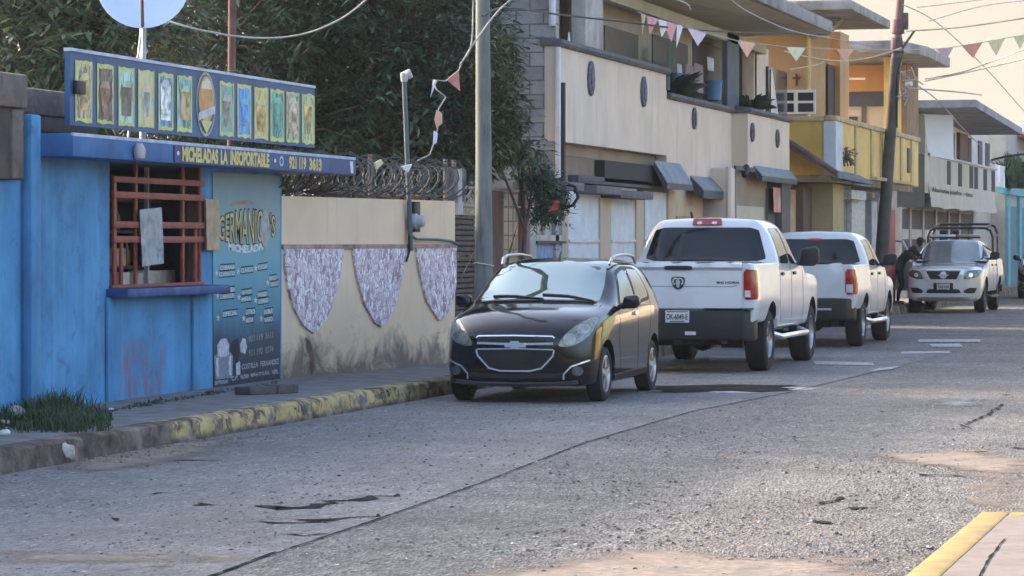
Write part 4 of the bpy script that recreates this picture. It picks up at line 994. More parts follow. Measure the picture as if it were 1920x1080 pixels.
MWH = M('menu_white', (.52, .57, .56), .6)
for (a, b, c, d), s in items:
    mb = MB(); mk = MB(); plet(mb, s, (a, b), (c, d), 9, .009, .04); mb.build('menu_word', MWH, poster)
    mk.poly([PP(a - 1, b + 2.5, .006), PP(c + 1, d + 2.5, .006), PP(c + 1, d + .5, .006), PP(a - 1, b + .5, .006)]); mk.poly([PP(a, b - 9.5, .006), PP(c + 1, d - 9.5, .006), PP(c + 1, d - 12, .006), PP(a, b - 12, .006)]); mk.build('menu_bars', BKI, poster)
PST = M('pale_star', (.48, .54, .46), .6)
for (cx, cy) in ((406, 512), (447, 508), (479, 503), (502, 530), (408, 555), (448, 557), (479, 563), (409, 596), (457, 597), (490, 597)):
    P_ = [PP(cx + (6 if k % 2 == 0 else 2.2) * math.sin(k * math.pi / 5) * .7, cy - (8 if k % 2 == 0 else 3) * math.cos(k * math.pi / 5), .009) for k in range(10)]; MB().poly(P_).build('star', PST, poster)
for s, p0, p1, h, nm, mt in (('921 119 3613', (466, 642), (513, 633), 12, 'phone_number', M('phone_ink', (.28, .28, .25), .6, var=.2)), ('921 192 8374', (466, 668), (513, 660), 12, 'phone_number', M('phone_ink', (.28, .28, .25))),
    ('COSTILLA FERNANDEZ', (453, 693), (524, 682), 10, 'address_line', M('address_ink', (.42, .43, .46), .6, var=.15)), ('C.P. 96700 MINATITLAN, VER.', (434, 714), (523, 700), 8, 'address_line', M('address_ink', (.42, .43, .46))), ('ENTREGAS', (403, 722), (428, 718), 7, 'address_line', M('address_ink', (.42, .43, .46)))):
    k = 0
    for wd0 in s.split(' '):
        f0, f1 = k / len(s), (k + len(wd0)) / len(s); k += len(wd0) + 1; L2 = lambda f: (p0[0] + (p1[0] - p0[0]) * f, p0[1] + (p1[1] - p0[1]) * f)
        mb = MB(); plet(mb, wd0, L2(f0), L2(f1 - .01), h, .009, .02); mb.build(nm, mt, poster)
INKW = M('drawing_white', (.45, .46, .50), .6, var=.35, scale=18); INKG = M('drawing_grey', (.20, .21, .24), .6, var=.4, scale=18)
for nm, P_, mt in (('mug_drawing', [(404, 712), (401, 668), (409, 662), (432, 660), (437, 668), (436, 708)], INKG), ('glass_drawing', [(406, 706), (405, 672), (410, 670), (411, 706)], INKW), ('glass_drawing', [(429, 704), (429, 668), (434, 666), (434, 703)], INKW),
                   ('skull_drawing', [(409, 668), (407, 648), (414, 636), (424, 634), (430, 646), (429, 664), (420, 670)], INKW), ('skull_face', [(413, 655), (413, 646), (418, 642), (424, 646), (424, 655), (419, 660)], INKG),
                   ('lime_drawing', [(451, 660), (450, 645), (455, 634), (461, 636), (463, 650), (460, 664)], INKW), ('cup_drawing', [(443, 704), (442, 682), (450, 677), (451, 702)], INKW), ('flame_drawing', [(433, 690), (431, 660), (436, 640), (446, 634), (449, 660), (444, 690)], BKI)):
    MB().poly([PP(a, b, .010 if mt is not BKI else .0075) if mt is not INKG else PP(a, b, .0088) for a, b in P_]).build(nm, mt, poster)

# low old wall and concrete beam at the far left of the stall
OLD = M('weathered_concrete', (.17, .125, .105), .95, var=.4, scale=3, bmp=.6, bscale=20, stain=(.05, .04, .035), stain_amt=.55, stain_scale=3)
mb = MB(); q = YX(-60, BX + .3); e = YX(132, BX - .35)
mb.box(BX - .6, BX + .12, 2, YA - .12, 2.86, 3.16); mb.box(BX - .65, BX - .12, YA - .12, e + .3, 2.84, 3.08)  # long unseen run towards the viewer, added to keep the near road shaded
lw = thing('old_house', 'weathered brown concrete house corner jutting over the blue wall at far left', 'house', (BX - .5, 24.5, PZ))
mb.build('concrete_beam', OLD, lw, bevel=.03)
MB().box(BX - .62, BX - .15, YA + .0, e + .2, 2.70, 2.835).build('lintel', M('dark_plaster', (.11, .09, .085), .9, var=.35), lw, bevel=.01)
ya = YX(38, BX + .02)
MB().box(BX - .3, BX + .06, 2, YA - .14, 2.24, 2.855).build('brown_wall', M('brown_plaster', (.075, .058, .052), .9, var=.35, scale=3, bmp=.5), lw)
MB().box(BX - .2, BX + .09, YA - .40, YA - .15, 2.245, 2.85).build('corner_pier', OLD, lw, bevel=.015)
MB().box(BX - .16, BX - .005, 2, YA - .002, PZ - .1, 2.235).build('blue_wall', BLUE, lw)
MB().box(BX - .3, BX - .17, 2, YA - .002, PZ - .1, 3.1).build('wall_core', OLD, lw)

# satellite dish on the stall roof
dz = at(268, -30, 31.0); dish = thing('satellite_dish', 'pale blue satellite dish on thin legs above the picture sign', 'satellite dish', (dz.x, dz.y, 2.66))
mb = MB(); n = 36; rr = .455; ax = Vector((.35, -1, .28)).normalized(); a1 = ax.cross(Vector((0, 0, 1))).normalized(); a2 = a1.cross(ax); V = []
for i in range(7):
    t = i / 6 * rr
    for k in range(n): V.append(dz + (a1 * math.cos(k * 2 * math.pi / n) + a2 * math.sin(k * 2 * math.pi / n)) * t + ax * (.35 * t * t - .08))
V2 = [v - ax * .012 for v in V]; N_ = len(V)
fs = [(i * n + k, i * n + (k + 1) % n, (i + 1) * n + (k + 1) % n, (i + 1) * n + k) for i in range(6) for k in range(n)]
mb.add(V + V2, fs + [tuple(N_ + i for i in f) for f in fs] + [(6 * n + k, 6 * n + (k + 1) % n, N_ + 6 * n + (k + 1) % n, N_ + 6 * n + k) for k in range(n)])
mb.build('reflector', M('dish_paint', (.52, .62, .74), .45, var=.08), dish, smooth=60)
MB().tube([dz - a2 * .44 + ax * .0, dz + ax * .5 - a2 * .1], .016, 6).build('feed_arm', M('rust_pipe', (.16, .07, .05), .8, var=.35, scale=10), dish)
bs = dz - a2 * .3; PIPE = M('galvanised_pipe', (.30, .30, .30), .5, .4, var=.3)
mb = MB(); mb.tube([dz - ax * .1, bs - ax * .15, Vector((bs.x, bs.y, 2.66))], .035, 8); mb.tube([bs - ax * .1, (bs.x + .1, bs.y - .3, 2.66)], .012, 6); mb.tube([bs - ax * .1, (bs.x - .1, bs.y - .15, 2.66)], .012, 6); mb.build('mast', PIPE, dish, smooth=50)
p = at(433, 140, 33.5)
tag(MB().tube([(p.x, p.y, 2.5), (p.x + .02, p.y, 4.9)], .045, 8).build('rusty_pole', M('rusty_iron', (.13, .06, .045), .85, var=.4, scale=8), smooth=50), 'rust brown iron pole rising behind the picture sign', 'pole')
# ------------------------------------------------------------------ cream boundary wall with stone scallops
WA, WB_ = Vector((-11.0, 33.18, 0)), Vector((-10.35, 37.9, 0))
wd = (WB_ - WA).normalized(); wn = Vector((wd.y, -wd.x, 0))
def WP(px, py, o=0.0): return on_plane(px, py, WA + wn * o, wn)
def mosaic():
    m, nt, b = newmat('stone_mosaic'); v = coords(nt, (12, 12, 7.5))
    vo = _n(nt, 'ShaderNodeTexVoronoi'); vo.inputs['Scale'].default_value = 1.6; nt.links.new(v, vo.inputs['Vector'])
    e = _n(nt, 'ShaderNodeTexVoronoi'); e.feature = 'DISTANCE_TO_EDGE'; e.inputs['Scale'].default_value = 1.6; nt.links.new(v, e.inputs['Vector'])
    c = ramp(nt, vo.outputs['Color'], [(.10, (.32, .21, .25)), (.28, (.58, .46, .50)), (.55, (.72, .61, .65)), (.85, (.84, .79, .81))])
    c = mixc(nt, ramp(nt, e.outputs['Distance'], [(.015, (.9, .9, .9)), (.07, (0, 0, 0))]), c, (.26, .16, .18))
    c = mixc(nt, ramp(nt, noise(nt, coords(nt), 3, 8, .7), [(.54, (0, 0, 0)), (.66, (.7, .7, .7))]), c, (.30, .18, .21))
    c = mixc(nt, ramp(nt, noise(nt, coords(nt, (2, 2, 1.4)), 4, 8, .7), [(.58, (0, 0, 0)), (.68, (.8, .8, .8))]), c, (.80, .76, .77))
    nt.links.new(c, b.inputs['Base Color']); b.inputs['Roughness'].default_value = .7; bump(nt, b, e.outputs['Distance'], .6, .02)
    return m
def mouldy(name, col, mould, zlo, zhi):
    m, nt, b = newmat(name); v = coords(nt)
    c = ramp(nt, noise(nt, v, 1.5, 7, .6), [(.25, tuple(x * .88 for x in col)), (.75, tuple(min(1, x * 1.06) for x in col))])
    c = mixc(nt, ramp(nt, noise(nt, coords(nt, (5, 5, .4)), 1.5, 6, .6), [(.55, (0, 0, 0)), (.8, (.35, .35, .35))]), c, tuple(x * .6 for x in col))
    sx = _n(nt, 'ShaderNodeSeparateXYZ'); nt.links.new(v, sx.inputs[0])
    mr = _n(nt, 'ShaderNodeMapRange'); mr.inputs[1].default_value = zhi; mr.inputs[2].default_value = zlo; mr.inputs[3].default_value = -.12; mr.inputs[4].default_value = .30; nt.links.new(sx.outputs['Z'], mr.inputs[0])
    a = _n(nt, 'ShaderNodeMath', operation='ADD'); nt.links.new(mr.outputs[0], a.inputs[0]); nt.links.new(noise(nt, coords(nt, (1, 1, 1.2)), 1.7, 10, .72, .5), a.inputs[1])
    c = mixc(nt, ramp(nt, a.outputs[0], [(.60, (0, 0, 0)), (.78, (.85, .85, .85))]), c, mould)
    nt.links.new(c, b.inputs['Base Color']); b.inputs['Roughness'].default_value = .88; bump(nt, b, noise(nt, v, 25, 7), .2, .01)
    return m
CRM = mouldy('cream_plaster', (.76, .57, .39), (.12, .105, .09), .0, .85)
cw = thing('boundary_wall', 'low cream wall with pinkish stone scallops between the blue stall and the gate', 'wall', (WA.x, WA.y, PZ))
a, b = WP(527, 452), WP(853, 452); zt = 2.2; a.z = b.z = 0
def wallbox(mb, a, b, z0, z1, d0, d1):
    p = [a + wn * d0, b + wn * d0, b + wn * d1, a + wn * d1]; mb.prism([Vector((q.x, q.y, z0)) for q in p], (0, 0, z1 - z0)); return mb
wallbox(MB(), a, b, PZ - .05, zt, -.16, 0).build('wall', CRM, cw)
wallbox(MB(), a, b, WP(690, 466).z, WP(690, 458).z, .001, .035).build('ledge', M('ledge_plaster', (.36, .24, .2), .85, var=.35, scale=6, stain=(.12, .07, .06), stain_amt=.5, stain_scale=5), cw)
c1, c2 = WP(700, 452), WP(772, 452)
MOS = mosaic()
for P_ in ([(530, 464), (531, 500), (537, 540), (548, 578), (565, 610), (585, 625), (605, 605), (622, 567), (634, 515), (641, 464)], [(657, 464), (666, 520), (680, 570), (700, 605), (712, 613), (725, 600), (742, 560), (755, 500), (763, 464)], [(777, 463), (783, 510), (797, 565), (820, 601), (833, 594), (845, 565), (852, 535), (852, 463)]):
    MB().prism([WP(x, y, .001) for x, y in P_], wn * .03).build('stone_scallop', MOS, cw)
# crack with exposed dark plaster
mb = MB(); mb.poly([WP(x, y, .003) for x, y in [(572, 632), (582, 640), (588, 668), (592, 690), (584, 706), (580, 690), (582, 672), (574, 650)]]); mb.build('plaster_crack', M('crack_dark', (.16, .10, .075), .95, var=.4, scale=9), cw)
# razor wire with its posts and rusty strands
WIRE = M('razor_wire_steel', (.07, .07, .075), .55, .5, var=.4, scale=12)
rz = thing('razor_wire', 'coils of dark razor wire with rusty posts along the cream wall top', 'razor wire', (a.x, a.y, 2.2))
L_ = (b - a).length; mb = MB(); r = random.Random(5); pts = []
turns = 30; n = turns * 14
for i in range(n + 1):
    t = i / n; an = 2 * math.pi * turns * t; rad = .23 + .03 * math.sin(t * 40) + r.uniform(-.01, .01)
    p = a.lerp(b, t) + wd * .14 * math.sin(an * 1.0 + 1) + wn * (-.08 + rad * math.cos(an)); pts.append(Vector((p.x, p.y, 2.2 + .27 + rad * math.sin(an))))
mb.tube(pts, .009, 4); mb.build('coil', WIRE, rz)
mb = MB(); pts = []
for i in range(n // 2 + 1):
    t = i / (n // 2); an = -2 * math.pi * turns * .6 * t; p = a.lerp(b, t) + wd * .2 * math.sin(an) + wn * (-.08 + .2 * math.cos(an)); pts.append(Vector((p.x, p.y, 2.2 + .24 + .19 * math.sin(an))))
mb.tube(pts, .008, 4); mb.build('coil', WIRE, rz)
for px in (560, 694, 835, 851):
    p = WP(px, 452, -.08); MB().tube([(p.x, p.y, 2.18), (p.x, p.y, 2.72 if px > 600 else 2.55)], .03, 6).build('post', M('rusty_post', (.20, .16, .15), .85, var=.4, scale=8), rz)
for z in (2.35, 2.58):
    MB().tube([Vector((0, 0, z)) + (a + wn * -.08) , Vector((0, 0, z)) + (a.lerp(b, .5) + wn * -.08) - Vector((0, 0, .02)), Vector((0, 0, z)) + (b + wn * -.08)], .006, 4).build('strand', WIRE, rz)
# dark sheet panel leaning at the wall end above the wire
p0, p1 = WP(838, 452, -.1), WP(868, 452, -.1)
tag(MB().prism([Vector((q.x, q.y, 2.2)) for q in (p0, p1, p1 + wn * .03, p0 + wn * .03)], (0, 0, .42)).build('stained_panel', M('stained_panel', (.14, .13, .14), .9, var=.4, scale=6, stain=(.03, .03, .035), stain_amt=.7, stain_scale=6)), 'stained grey panel standing on the right end of the cream wall', 'panel')
# rusty dry twigs caught on the wire
mb = MB(); r = random.Random(8)
c = WP(590, 352, -.02)
for k in range(26):
    d = Vector((r.uniform(-.4, .4), r.uniform(-1, 1), r.uniform(-.2, .5))) * .22; p = c + Vector((0, r.uniform(-.12, .12), 0)); mb.tube([p, p + d * .6 + Vector((0, 0, .02)), p + d], [.012, .01, .004], 4)
tag(mb.build('dry_twigs', M('reddish_twigs', (.32, .17, .14), .9, var=.4, scale=10)), 'reddish dry twigs caught in the razor wire above the cream wall', 'twigs')
# electricity mast and meter
ms = thing('electricity_mast', 'slim grey pipe mast with a power meter on the cream wall', 'mast', tuple(WP(768, 452, .05).xy) + (1.6,))
GP = M('grey_pipe', (.10, .125, .145), .6, .2, var=.2)
p = WP(770, 470, .06); q = WP(758, 150, .06)
MB().tube([p, WP(768, 400, .06), WP(763, 280, .06), q], .030, 8).build('pipe', GP, ms, smooth=50)
MB().tube([q - Vector((0, 0, .02)), q + Vector((.0, -.0, .06)), q + Vector((.03, .05, .09)), q + Vector((.06, .08, .03))], [.04, .055, .05, .03], 8).build('weatherhead', M('cap_grey', (.4, .4, .4), .5), ms, smooth=50)
c = WP(772, 408, .05); wallbox(MB(), WP(765, 452), WP(776, 452), WP(770, 435).z, WP(770, 378).z, .04, .09).build('meter_backing', BLK, ms, bevel=.01)
c = WP(783, 415, .12); mb = MB(); mb.lathe([(.0, .0), (.095, .0), (.095, .05), (.075, .06), (.07, .14), (.0, .15)], (0, 0, 0), 'x', 20); mb.v = [tuple(Vector((c.x - .06, c.y, c.z)) + Vector(v)) for v in mb.v]; mb.build('meter', M('meter_grey', (.36, .37, .39), .35), ms, smooth=40)
MB().tube([WP(769, 440, .06), WP(780, 448, .07), WP(820, 449, .05), WP(845, 452, .05), WP(858, 458, .05)], .018, 6).build('conduit', GP, ms, smooth=50)
MB().tube([WP(767, 440, .06), WP(768, 470, .06), WP(762, 490, .05)], .014, 6).build('loose_wire', BLK, ms)

# ------------------------------------------------------------------ concrete utility pole
UX, UY = -9.62, 37.0
z0 = on_x(907, 452, UX)
UY = z0.y
pole = thing('utility_pole', 'thick grey green weathered utility pole standing behind the black hatchback', 'utility pole', (UX, UY, PZ))
POLE = M('pole_concrete', (.165, .175, .155), .85, var=.25, scale=2, bmp=.4, bscale=30, stain=(.08, .085, .075), stain_amt=.5, stain_scale=2, stretch=(6, 6, .6))
MB().tube([(UX, UY, PZ - .1), (UX, UY, 2.4), (UX - .01, UY, 4.0), (UX - .03, UY, 11.5)], [.125, .10, .088, .06], 18).build('pole', POLE, pole, smooth=60)
MB().box(UX - .06, UX + .04, UY - .9, UY + .9, 9.6, 9.72).build('cross_arm', M('arm_wood', (.09, .075, .06), .9), pole)
MB().lathe([(.0, 8.1), (.2, 8.12), (.22, 8.2), (.22, 8.9), (.18, 8.98), (0, 9.0)], (UX + .1, UY - .32, 0), 'z', 18).build('transformer', M('transformer_grey', (.25, .26, .27), .5), pole, smooth=50)
MB().tube([(UX + .05, UY, 6.9), (UX + .7, UY - .1, 7.25), (UX + 1.5, UY - .25, 7.35)], .035, 8).build('lamp_arm', M('transformer_grey', (.25, .26, .27)), pole, smooth=50)
MB().obox((UX + 1.75, UY - .29, 7.33), (.6, .2, .12), Matrix.Rotation(R(-9), 3, 'Z')).build('lamp_head', M('transformer_grey', (.25, .26, .27)), pole, bevel=.04)
for k in (-.8, -.3, .5, .85): MB().tube([(UX, UY + k, 9.73), (UX, UY + k, 9.88)], [.05, .03], 8).build('insulator', M('porcelain', (.25, .17, .13), .3), pole)
MB().tube([(UX - .12, UY - .02, 1.43), (UX - .06, UY - .13, 1.44), (UX + .06, UY - .12, 1.42), (UX + .125, UY - .0, 1.40)], .008, 5).build('wire_tie', M('pale_wire', (.45, .40, .36), .7), pole)

# ------------------------------------------------------------------ garden gate and what stands round it
GX2 = -10.35
def GP_(px, py, o=0.0): return on_x(px, py, GX2 + o)
def gbox(mb, pa, pb, pt, pbm, o0, o1):
    y0, y1 = GP_(pa, 452).y, GP_(pb, 452).y; m = (pa + pb) / 2; mb.box(GX2 + o0, GX2 + o1, y0, y1, GP_(m, pbm).z, GP_(m, pt).z); return mb
SLT = M('brown_slats', (.085, .062, .052), .8, var=.35, scale=6)
for (pt, pb, lb) in ((403, 478, 'upper of two dark brown slatted boxes beside the utility pole'), (482, 590, 'lower of two dark brown slatted boxes beside the utility pole')):
    t = thing('slatted_box', lb, 'slatted box', (GX2, GP_(870, 452).y, GP_(870, pb).z), 'slatted boxes by the gate')
    gbox(MB(), 850, 893, pt + 2, pb, -.22, -.03).build('box', M('slat_dark', (.03, .025, .023), .9), t)
    k = pt
    while k < pb - 4:
        gbox(MB(), 849, 894, k, min(pb, k + 7), -.028, .0).build('slat', SLT, t); k += 10
gate = thing('garden_gate', 'rusty brown iron garden gate with thin bars right of the utility pole', 'gate', (GX2, GP_(930, 452).y, PZ))
BRN = M('brown_iron', (.115, .05, .045), .75, var=.3, scale=5)
gbox(MB(), 922, 940, 358, 640, -.05, .02).build('gate_post', BRN, gate); gbox(MB(), 978, 990, 350, 620, -.05, .02).build('gate_post', M('reddish_post', (.21, .10, .095), .8, var=.25), gate)
mb = gbox(MB(), 868, 984, 352, 357, -.03, 0); gbox(mb, 868, 921, 384, 388, -.03, 0); gbox(mb, 941, 977, 386, 389, -.03, 0)
mb.build('gate_rail', M('pale_rail', (.26, .24, .22), .7, var=.3), gate)
for px in range(872, 978, 9):
    if 918 < px < 944: continue
    p = GP_(px, 355, -.015); q = GP_(px, 475 if px > 900 else 400, -.015); MB().tube([p, q], .007, 4).build('gate_bar', M('bar_grey', (.14, .15, .13), .7), gate)
for (x0, y0, x1, y1) in ((870, 375, 884, 356), (938, 388, 952, 358), (884, 400, 893, 378)):
    MB().tube([GP_(x0, y0, -.01), GP_(x1, y1, -.01)], .010, 4).build('gate_brace', M('pale_rail', (.26, .24, .22)), gate)
tag(gbox(MB(), 859, 868, 316, 405, -.06, 0).build('white_post', M('old_white', (.40, .38, .35), .85, var=.3, scale=6, stain=(.15, .12, .1), stain_amt=.5)), 'short stained white post at the right end of the razor wire', 'post')
tag(gbox(MB(), 991, 1001, 334, 560, -.1, .03).build('white_post', M('old_white', (.40, .38, .35)), bevel=.01), 'tall pale post right of the brown garden gate', 'post')
# tall plants behind the gate
LEAFG = M('agave_green', (.055, .085, .06), .6, var=.5, scale=4)
LEAFY = M('agave_pale', (.28, .26, .13), .6, var=.4, scale=4)
def blades(name, label, cx, cy, z, n, h, seed, mats, spread=.25, group=None, lean=.5, wd_=.05):
    r = random.Random(seed); root = thing(name, label, 'plant', (cx, cy, z), group); ms_ = [MB() for _ in mats]
    for k in range(n):
        mb = ms_[0 if r.random() < .8 or len(mats) == 1 else 1]; a = r.uniform(0, 6.28); hh = h * r.uniform(.5, 1); ln = lean * r.random(); p = Vector((cx + r.uniform(-spread, spread), cy + r.uniform(-spread, spread) * 2, z)); d = Vector((math.cos(a), math.sin(a), 0)); s = Vector((-d.y, d.x, 0)) * wd_ * r.uniform(.6, 1.2)
        V = []
        for i in range(5):
            t = i / 4; c = p + d * ln * hh * t * t + Vector((0, 0, hh * t * (1 - .15 * t * ln))); w_ = math.sin(math.pi * (.15 + .85 * t)) if t < 1 else 0.02
            V += [c - s * w_, c + s * w_]
        mb.add(V, [(2 * i, 2 * i + 1, 2 * i + 3, 2 * i + 2) for i in range(4)])
    for mb, m in zip(ms_, mats):
        if mb.v: mb.build('leaves', m, root, recalc=False)
    return root
p = GP_(955, 452); blades('garden_plant', 'tall strappy plants behind the bars of the garden gate', GX2 - .45, p.y + .1, .2, 90, 2.15, 3, [LEAFG, LEAFY], .22, lean=.25, wd_=.035)
p = GP_(905, 452); blades('garden_plant', 'leafy plant crowding the gap between slatted boxes and pole', GX2 - .5, p.y - .8, .2, 60, 1.75, 4, [LEAFG, LEAFY], .3, lean=.3, wd_=.035)
# mossy wall piece with the dark climber
mw = thing('garden_wall', 'mould streaked pale wall with a blue painted foot between gate and metal panels', 'wall', (GX2, GP_(1030, 452).y, PZ))
gbox(MB(), 1002, 1064, 405, 620, -.18, -.02).build('wall', M('mouldy_pale', (.40, .37, .31), .9, var=.3, scale=3, stain=(.05, .05, .045), stain_amt=.75, stain_scale=1.3, stretch=(4, 4, .7)), mw)
gbox(MB(), 1003, 1056, 458, 620, -.018, -.012).build('blue_foot', M('worn_blue', (.22, .30, .45), .85, var=.4, scale=5), mw)
gbox(MB(), 1002, 1056, 452, 457, -.018, .05).build('ledge', BLK, mw)
gbox(MB(), 1002, 1054, 441, 451.5, -.018, .03).build('pale_ledge', M('old_white', (.40, .38, .35)), mw)

# ------------------------------------------------------------------ trees
def leafmat(name, cols, rough=.5):
    m, nt, b = newmat(name); g = _n(nt, 'ShaderNodeNewGeometry'); v = coords(nt)
    n_ = len(cols); c = ramp(nt, g.outputs['Random Per Island'], [((i + .5) / n_, c) for i, c in enumerate(cols)])
    c = mixc(nt, 1, c, ramp(nt, noise(nt, v, 1.3, 3), [(.3, grey(.6)), (.7, grey(1.35))]), 'MULTIPLY')
    nt.links.new(c, b.inputs['Base Color']); b.inputs['Roughness'].default_value = rough; b.inputs['Specular IOR Level'].default_value = .35
    tr = _n(nt, 'ShaderNodeBsdfTranslucent'); nt.links.new(c, tr.inputs['Color']); mx = _n(nt, 'ShaderNodeMixShader'); mx.inputs[0].default_value = .2
    out = nt.nodes['Material Output']; nt.links.new(b.outputs[0], mx.inputs[1]); nt.links.new(tr.outputs[0], mx.inputs[2]); nt.links.new(mx.outputs[0], out.inputs['Surface'])
    return m
DK = leafmat('mango_leaves', [(.026, .056, .040), (.036, .076, .050), (.048, .098, .058), (.030, .064, .048), (.075, .125, .065)])
LT = leafmat('light_leaves', [(.045, .078, .05), (.07, .11, .055), (.10, .15, .07), (.045, .07, .05), (.17, .19, .09)])
BARK = M('bark', (.075, .06, .05), .95, var=.4, scale=5, bmp=.7, bscale=15)
def tree(name, label, base, blobs, nclump, seed, mat, leaf=(.2, .05), per=11, trunk=.22, shell=.55, group='trees behind the wall'):
    r = random.Random(seed); root = thing(name, label, 'tree', base, group); mb = MB(); tk = MB(); B = Vector(base)
    tot = sum(b[1][0] * b[1][1] * b[1][2] for b in blobs); top = max(b[0][2] for b in blobs)
    fork = B + Vector((0, 0, (top - B.z) * .45)); tk.tube([B - Vector((0, 0, .1)), B.lerp(fork, .5) + Vector((r.uniform(-.1, .1), r.uniform(-.1, .1), 0)), fork], [trunk, trunk * .8, trunk * .65], 10)
    ends = []
    for c, rad in blobs:
        c = Vector(c); rad = Vector(rad)
        mid = fork.lerp(c, .5) + Vector((r.uniform(-.3, .3), r.uniform(-.3, .3), .1)); tk.tube([fork, mid, c], [trunk * .5, trunk * .32, trunk * .14], 7)
        k = int(nclump * rad.x * rad.y * rad.z / tot) + 1
        for i in range(k):
            d = Vector((r.gauss(0, 1), r.gauss(0, 1), r.gauss(0, 1))).normalized(); q = r.random() ** (1 / 3) if r.random() > shell else r.uniform(.8, 1.08)
            p = c + Vector((d.x * rad.x, d.y * rad.y, d.z * rad.z)) * q; ends.append((p, d, c))
            if i % 14 == 0: tk.tube([c, c.lerp(p, .5) + Vector((0, 0, .08)), p], [trunk * .12, .018, .008], 5)
    for p, d, c in ends:
        for k in range(per):
            a = r.uniform(0, 6.28); dirv = (Vector((math.cos(a), math.sin(a), r.uniform(-.9, .35))) + d * .5).normalized(); q = p + Vector((r.gauss(0, .07), r.gauss(0, .07), r.gauss(0, .07)))
            ll = leaf[0] * r.uniform(.65, 1.25); s = dirv.cross(Vector((r.uniform(-.4, .4), r.uniform(-.4, .4), 1))).normalized() * leaf[1] * r.uniform(.7, 1.2) * .5; up = s.cross(dirv).normalized()
            m_ = q + dirv * ll * .45 - up * .012; t = q + dirv * ll - Vector((0, 0, ll * .18))
            mb.add([q, m_ - s, t, m_ + s], [(0, 1, 2), (0, 2, 3)])
    tk.build('trunk', BARK, root, smooth=60); mb.build('crown', mat, root, recalc=False)
    return root
def W3(px, py, Z): return tuple(at(px, py, Z))
tree('mango_tree', 'broad dark mango tree in the middle behind the cream wall and meter mast', W3(620, 695, 43)[:2] + (0,), [(W3(430, 90, 42), (1.7, 1.4, 1.5)), (W3(620, 120, 43), (1.7, 1.5, 1.6)), (W3(770, 100, 42.5), (1.4, 1.4, 1.6)), (W3(560, 250, 41.5), (1.5, 1.0, .8)), (W3(760, 265, 41.5), (1.3, 1.0, .8)), (W3(620, -90, 44), (2.2, 1.8, 1.2)), (W3(830, 200, 42), (.75, 1.0, 1.2))], 3400, 1, DK, (.19, .05), 14)
tree('leafy_tree', 'paler green leafy tree at far left above the weathered concrete beam', W3(60, 750, 37)[:2] + (0,), [(W3(40, 40, 37), (1.3, 1.2, 1.1)), (W3(200, 70, 38), (1.1, 1.0, .9)), (W3(110, -90, 38), (1.6, 1.2, .9)), (W3(20, 120, 36), (.9, .9, .5))], 1300, 2, LT, (.2, .06), 11)
tree('dense_tree', 'dark tall tree further back, filling the gaps behind the mango tree', W3(450, 640, 52)[:2] + (0,), [(W3(300, 60, 51), (2.2, 1.5, 2.2)), (W3(520, 40, 52), (2.2, 1.6, 2.4)), (W3(740, 60, 52), (2.2, 1.6, 2.4)), (W3(840, 40, 51), (1.2, 1.5, 2.2)), (W3(400, 250, 50), (2.6, 1.2, 1.0)), (W3(700, 280, 50), (2.8, 1.2, 1.0)), (W3(110, 60, 50), (2.0, 1.4, 2.0))], 2700, 3, DK, (.24, .07), 12)
tree('young_tree', 'loose branched tree with sprawling twigs in front of the grey block wall', W3(985, 700, 41.6)[:2] + (0,), [(W3(928, 235, 41.3), (.36, .5, .45)), (W3(985, 285, 41.6), (.24, .3, .24)), (W3(925, 110, 41.4), (.28, .4, .5)), (W3(965, 200, 41.7), (.22, .3, .22))], 330, 4, LT, (.16, .042), 12, .045)
# dark hanging climber over the mossy wall, red cloth on it
tree('climber', 'dark bushy climber hanging over the mouldy wall by the brown iron pipe', W3(1020, 400, 41.9)[:2] + (1.95,), [(W3(1015, 335, 42), (.16, .5, .14)), (W3(1030, 365, 42), (.17, .5, .12)), (W3(1038, 392, 42), (.12, .4, .10)), (W3(1012, 400, 42), (.10, .4, .12))], 300, 6, DK, (.10, .03), 10, .008, group='climbers')
c = at(1038, 385, 41.2)
mb = MB(); r = random.Random(4)
for k in range(5): mb.add([tuple(c + Vector((r.uniform(-.09, .09), r.uniform(-.05, .05), r.uniform(-.13, .1)))) for _ in range(4)], [(0, 1, 2), (1, 2, 3), (0, 2, 3), (0, 1, 3)])
tag(mb.build('red_rag', M('red_rag', (.33, .07, .065), .9, var=.3), smooth=60), 'crumpled red rag caught in the dark climber', 'rag')
mb = MB(); pts = [at(1062, 345, 42), at(1078, 350, 42), at(1084, 370, 42), at(1074, 385, 42), at(1060, 389, 42), at(1045, 392, 42)]; mb.tube(pts, .025, 6); tag(mb.build('black_hose', BLK, smooth=50), 'black hose curling out beside the metal gate panels', 'hose')
# ------------------------------------------------------------------ two-storey beige house with the long parapet
HX1 = -10.3
def yx(px, x): return on_x(px, 452, x).y
def xbox(mb, x0, x1, pa, pb, z0, z1):          # box along the street whose front face (x1) spans pixel columns pa..pb
    mb.box(x0, x1, yx(pa, x1), yx(pb, x1), z0, z1); return mb
BEI = M('beige_plaster', (.62, .52, .425), .88, var=.10, scale=1.2, bmp=.12, stain=(.45, .38, .33), stain_amt=.35, stain_scale=1.0, stretch=(3, 3, .5))
BEI2 = M('beige_plaster_warm', (.47, .38, .28), .88, var=.12, scale=1.5)
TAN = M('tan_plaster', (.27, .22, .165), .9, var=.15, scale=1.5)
CAP = M('grey_capping', (.105, .105, .12), .8, var=.25, scale=4, bmp=.2)
SLATE = M('grey_blue_sheet', (.16, .20, .235), .6, .1, var=.25, scale=3)
SLD = M('dark_fascia', (.045, .055, .075), .7, var=.25)
ORN = M('ornament_stone', (.11, .105, .14), .8, var=.45, scale=16, bmp=.5)
DKG = M('dark_opening', (.03, .031, .035), .6, var=.3)
BRICK = None
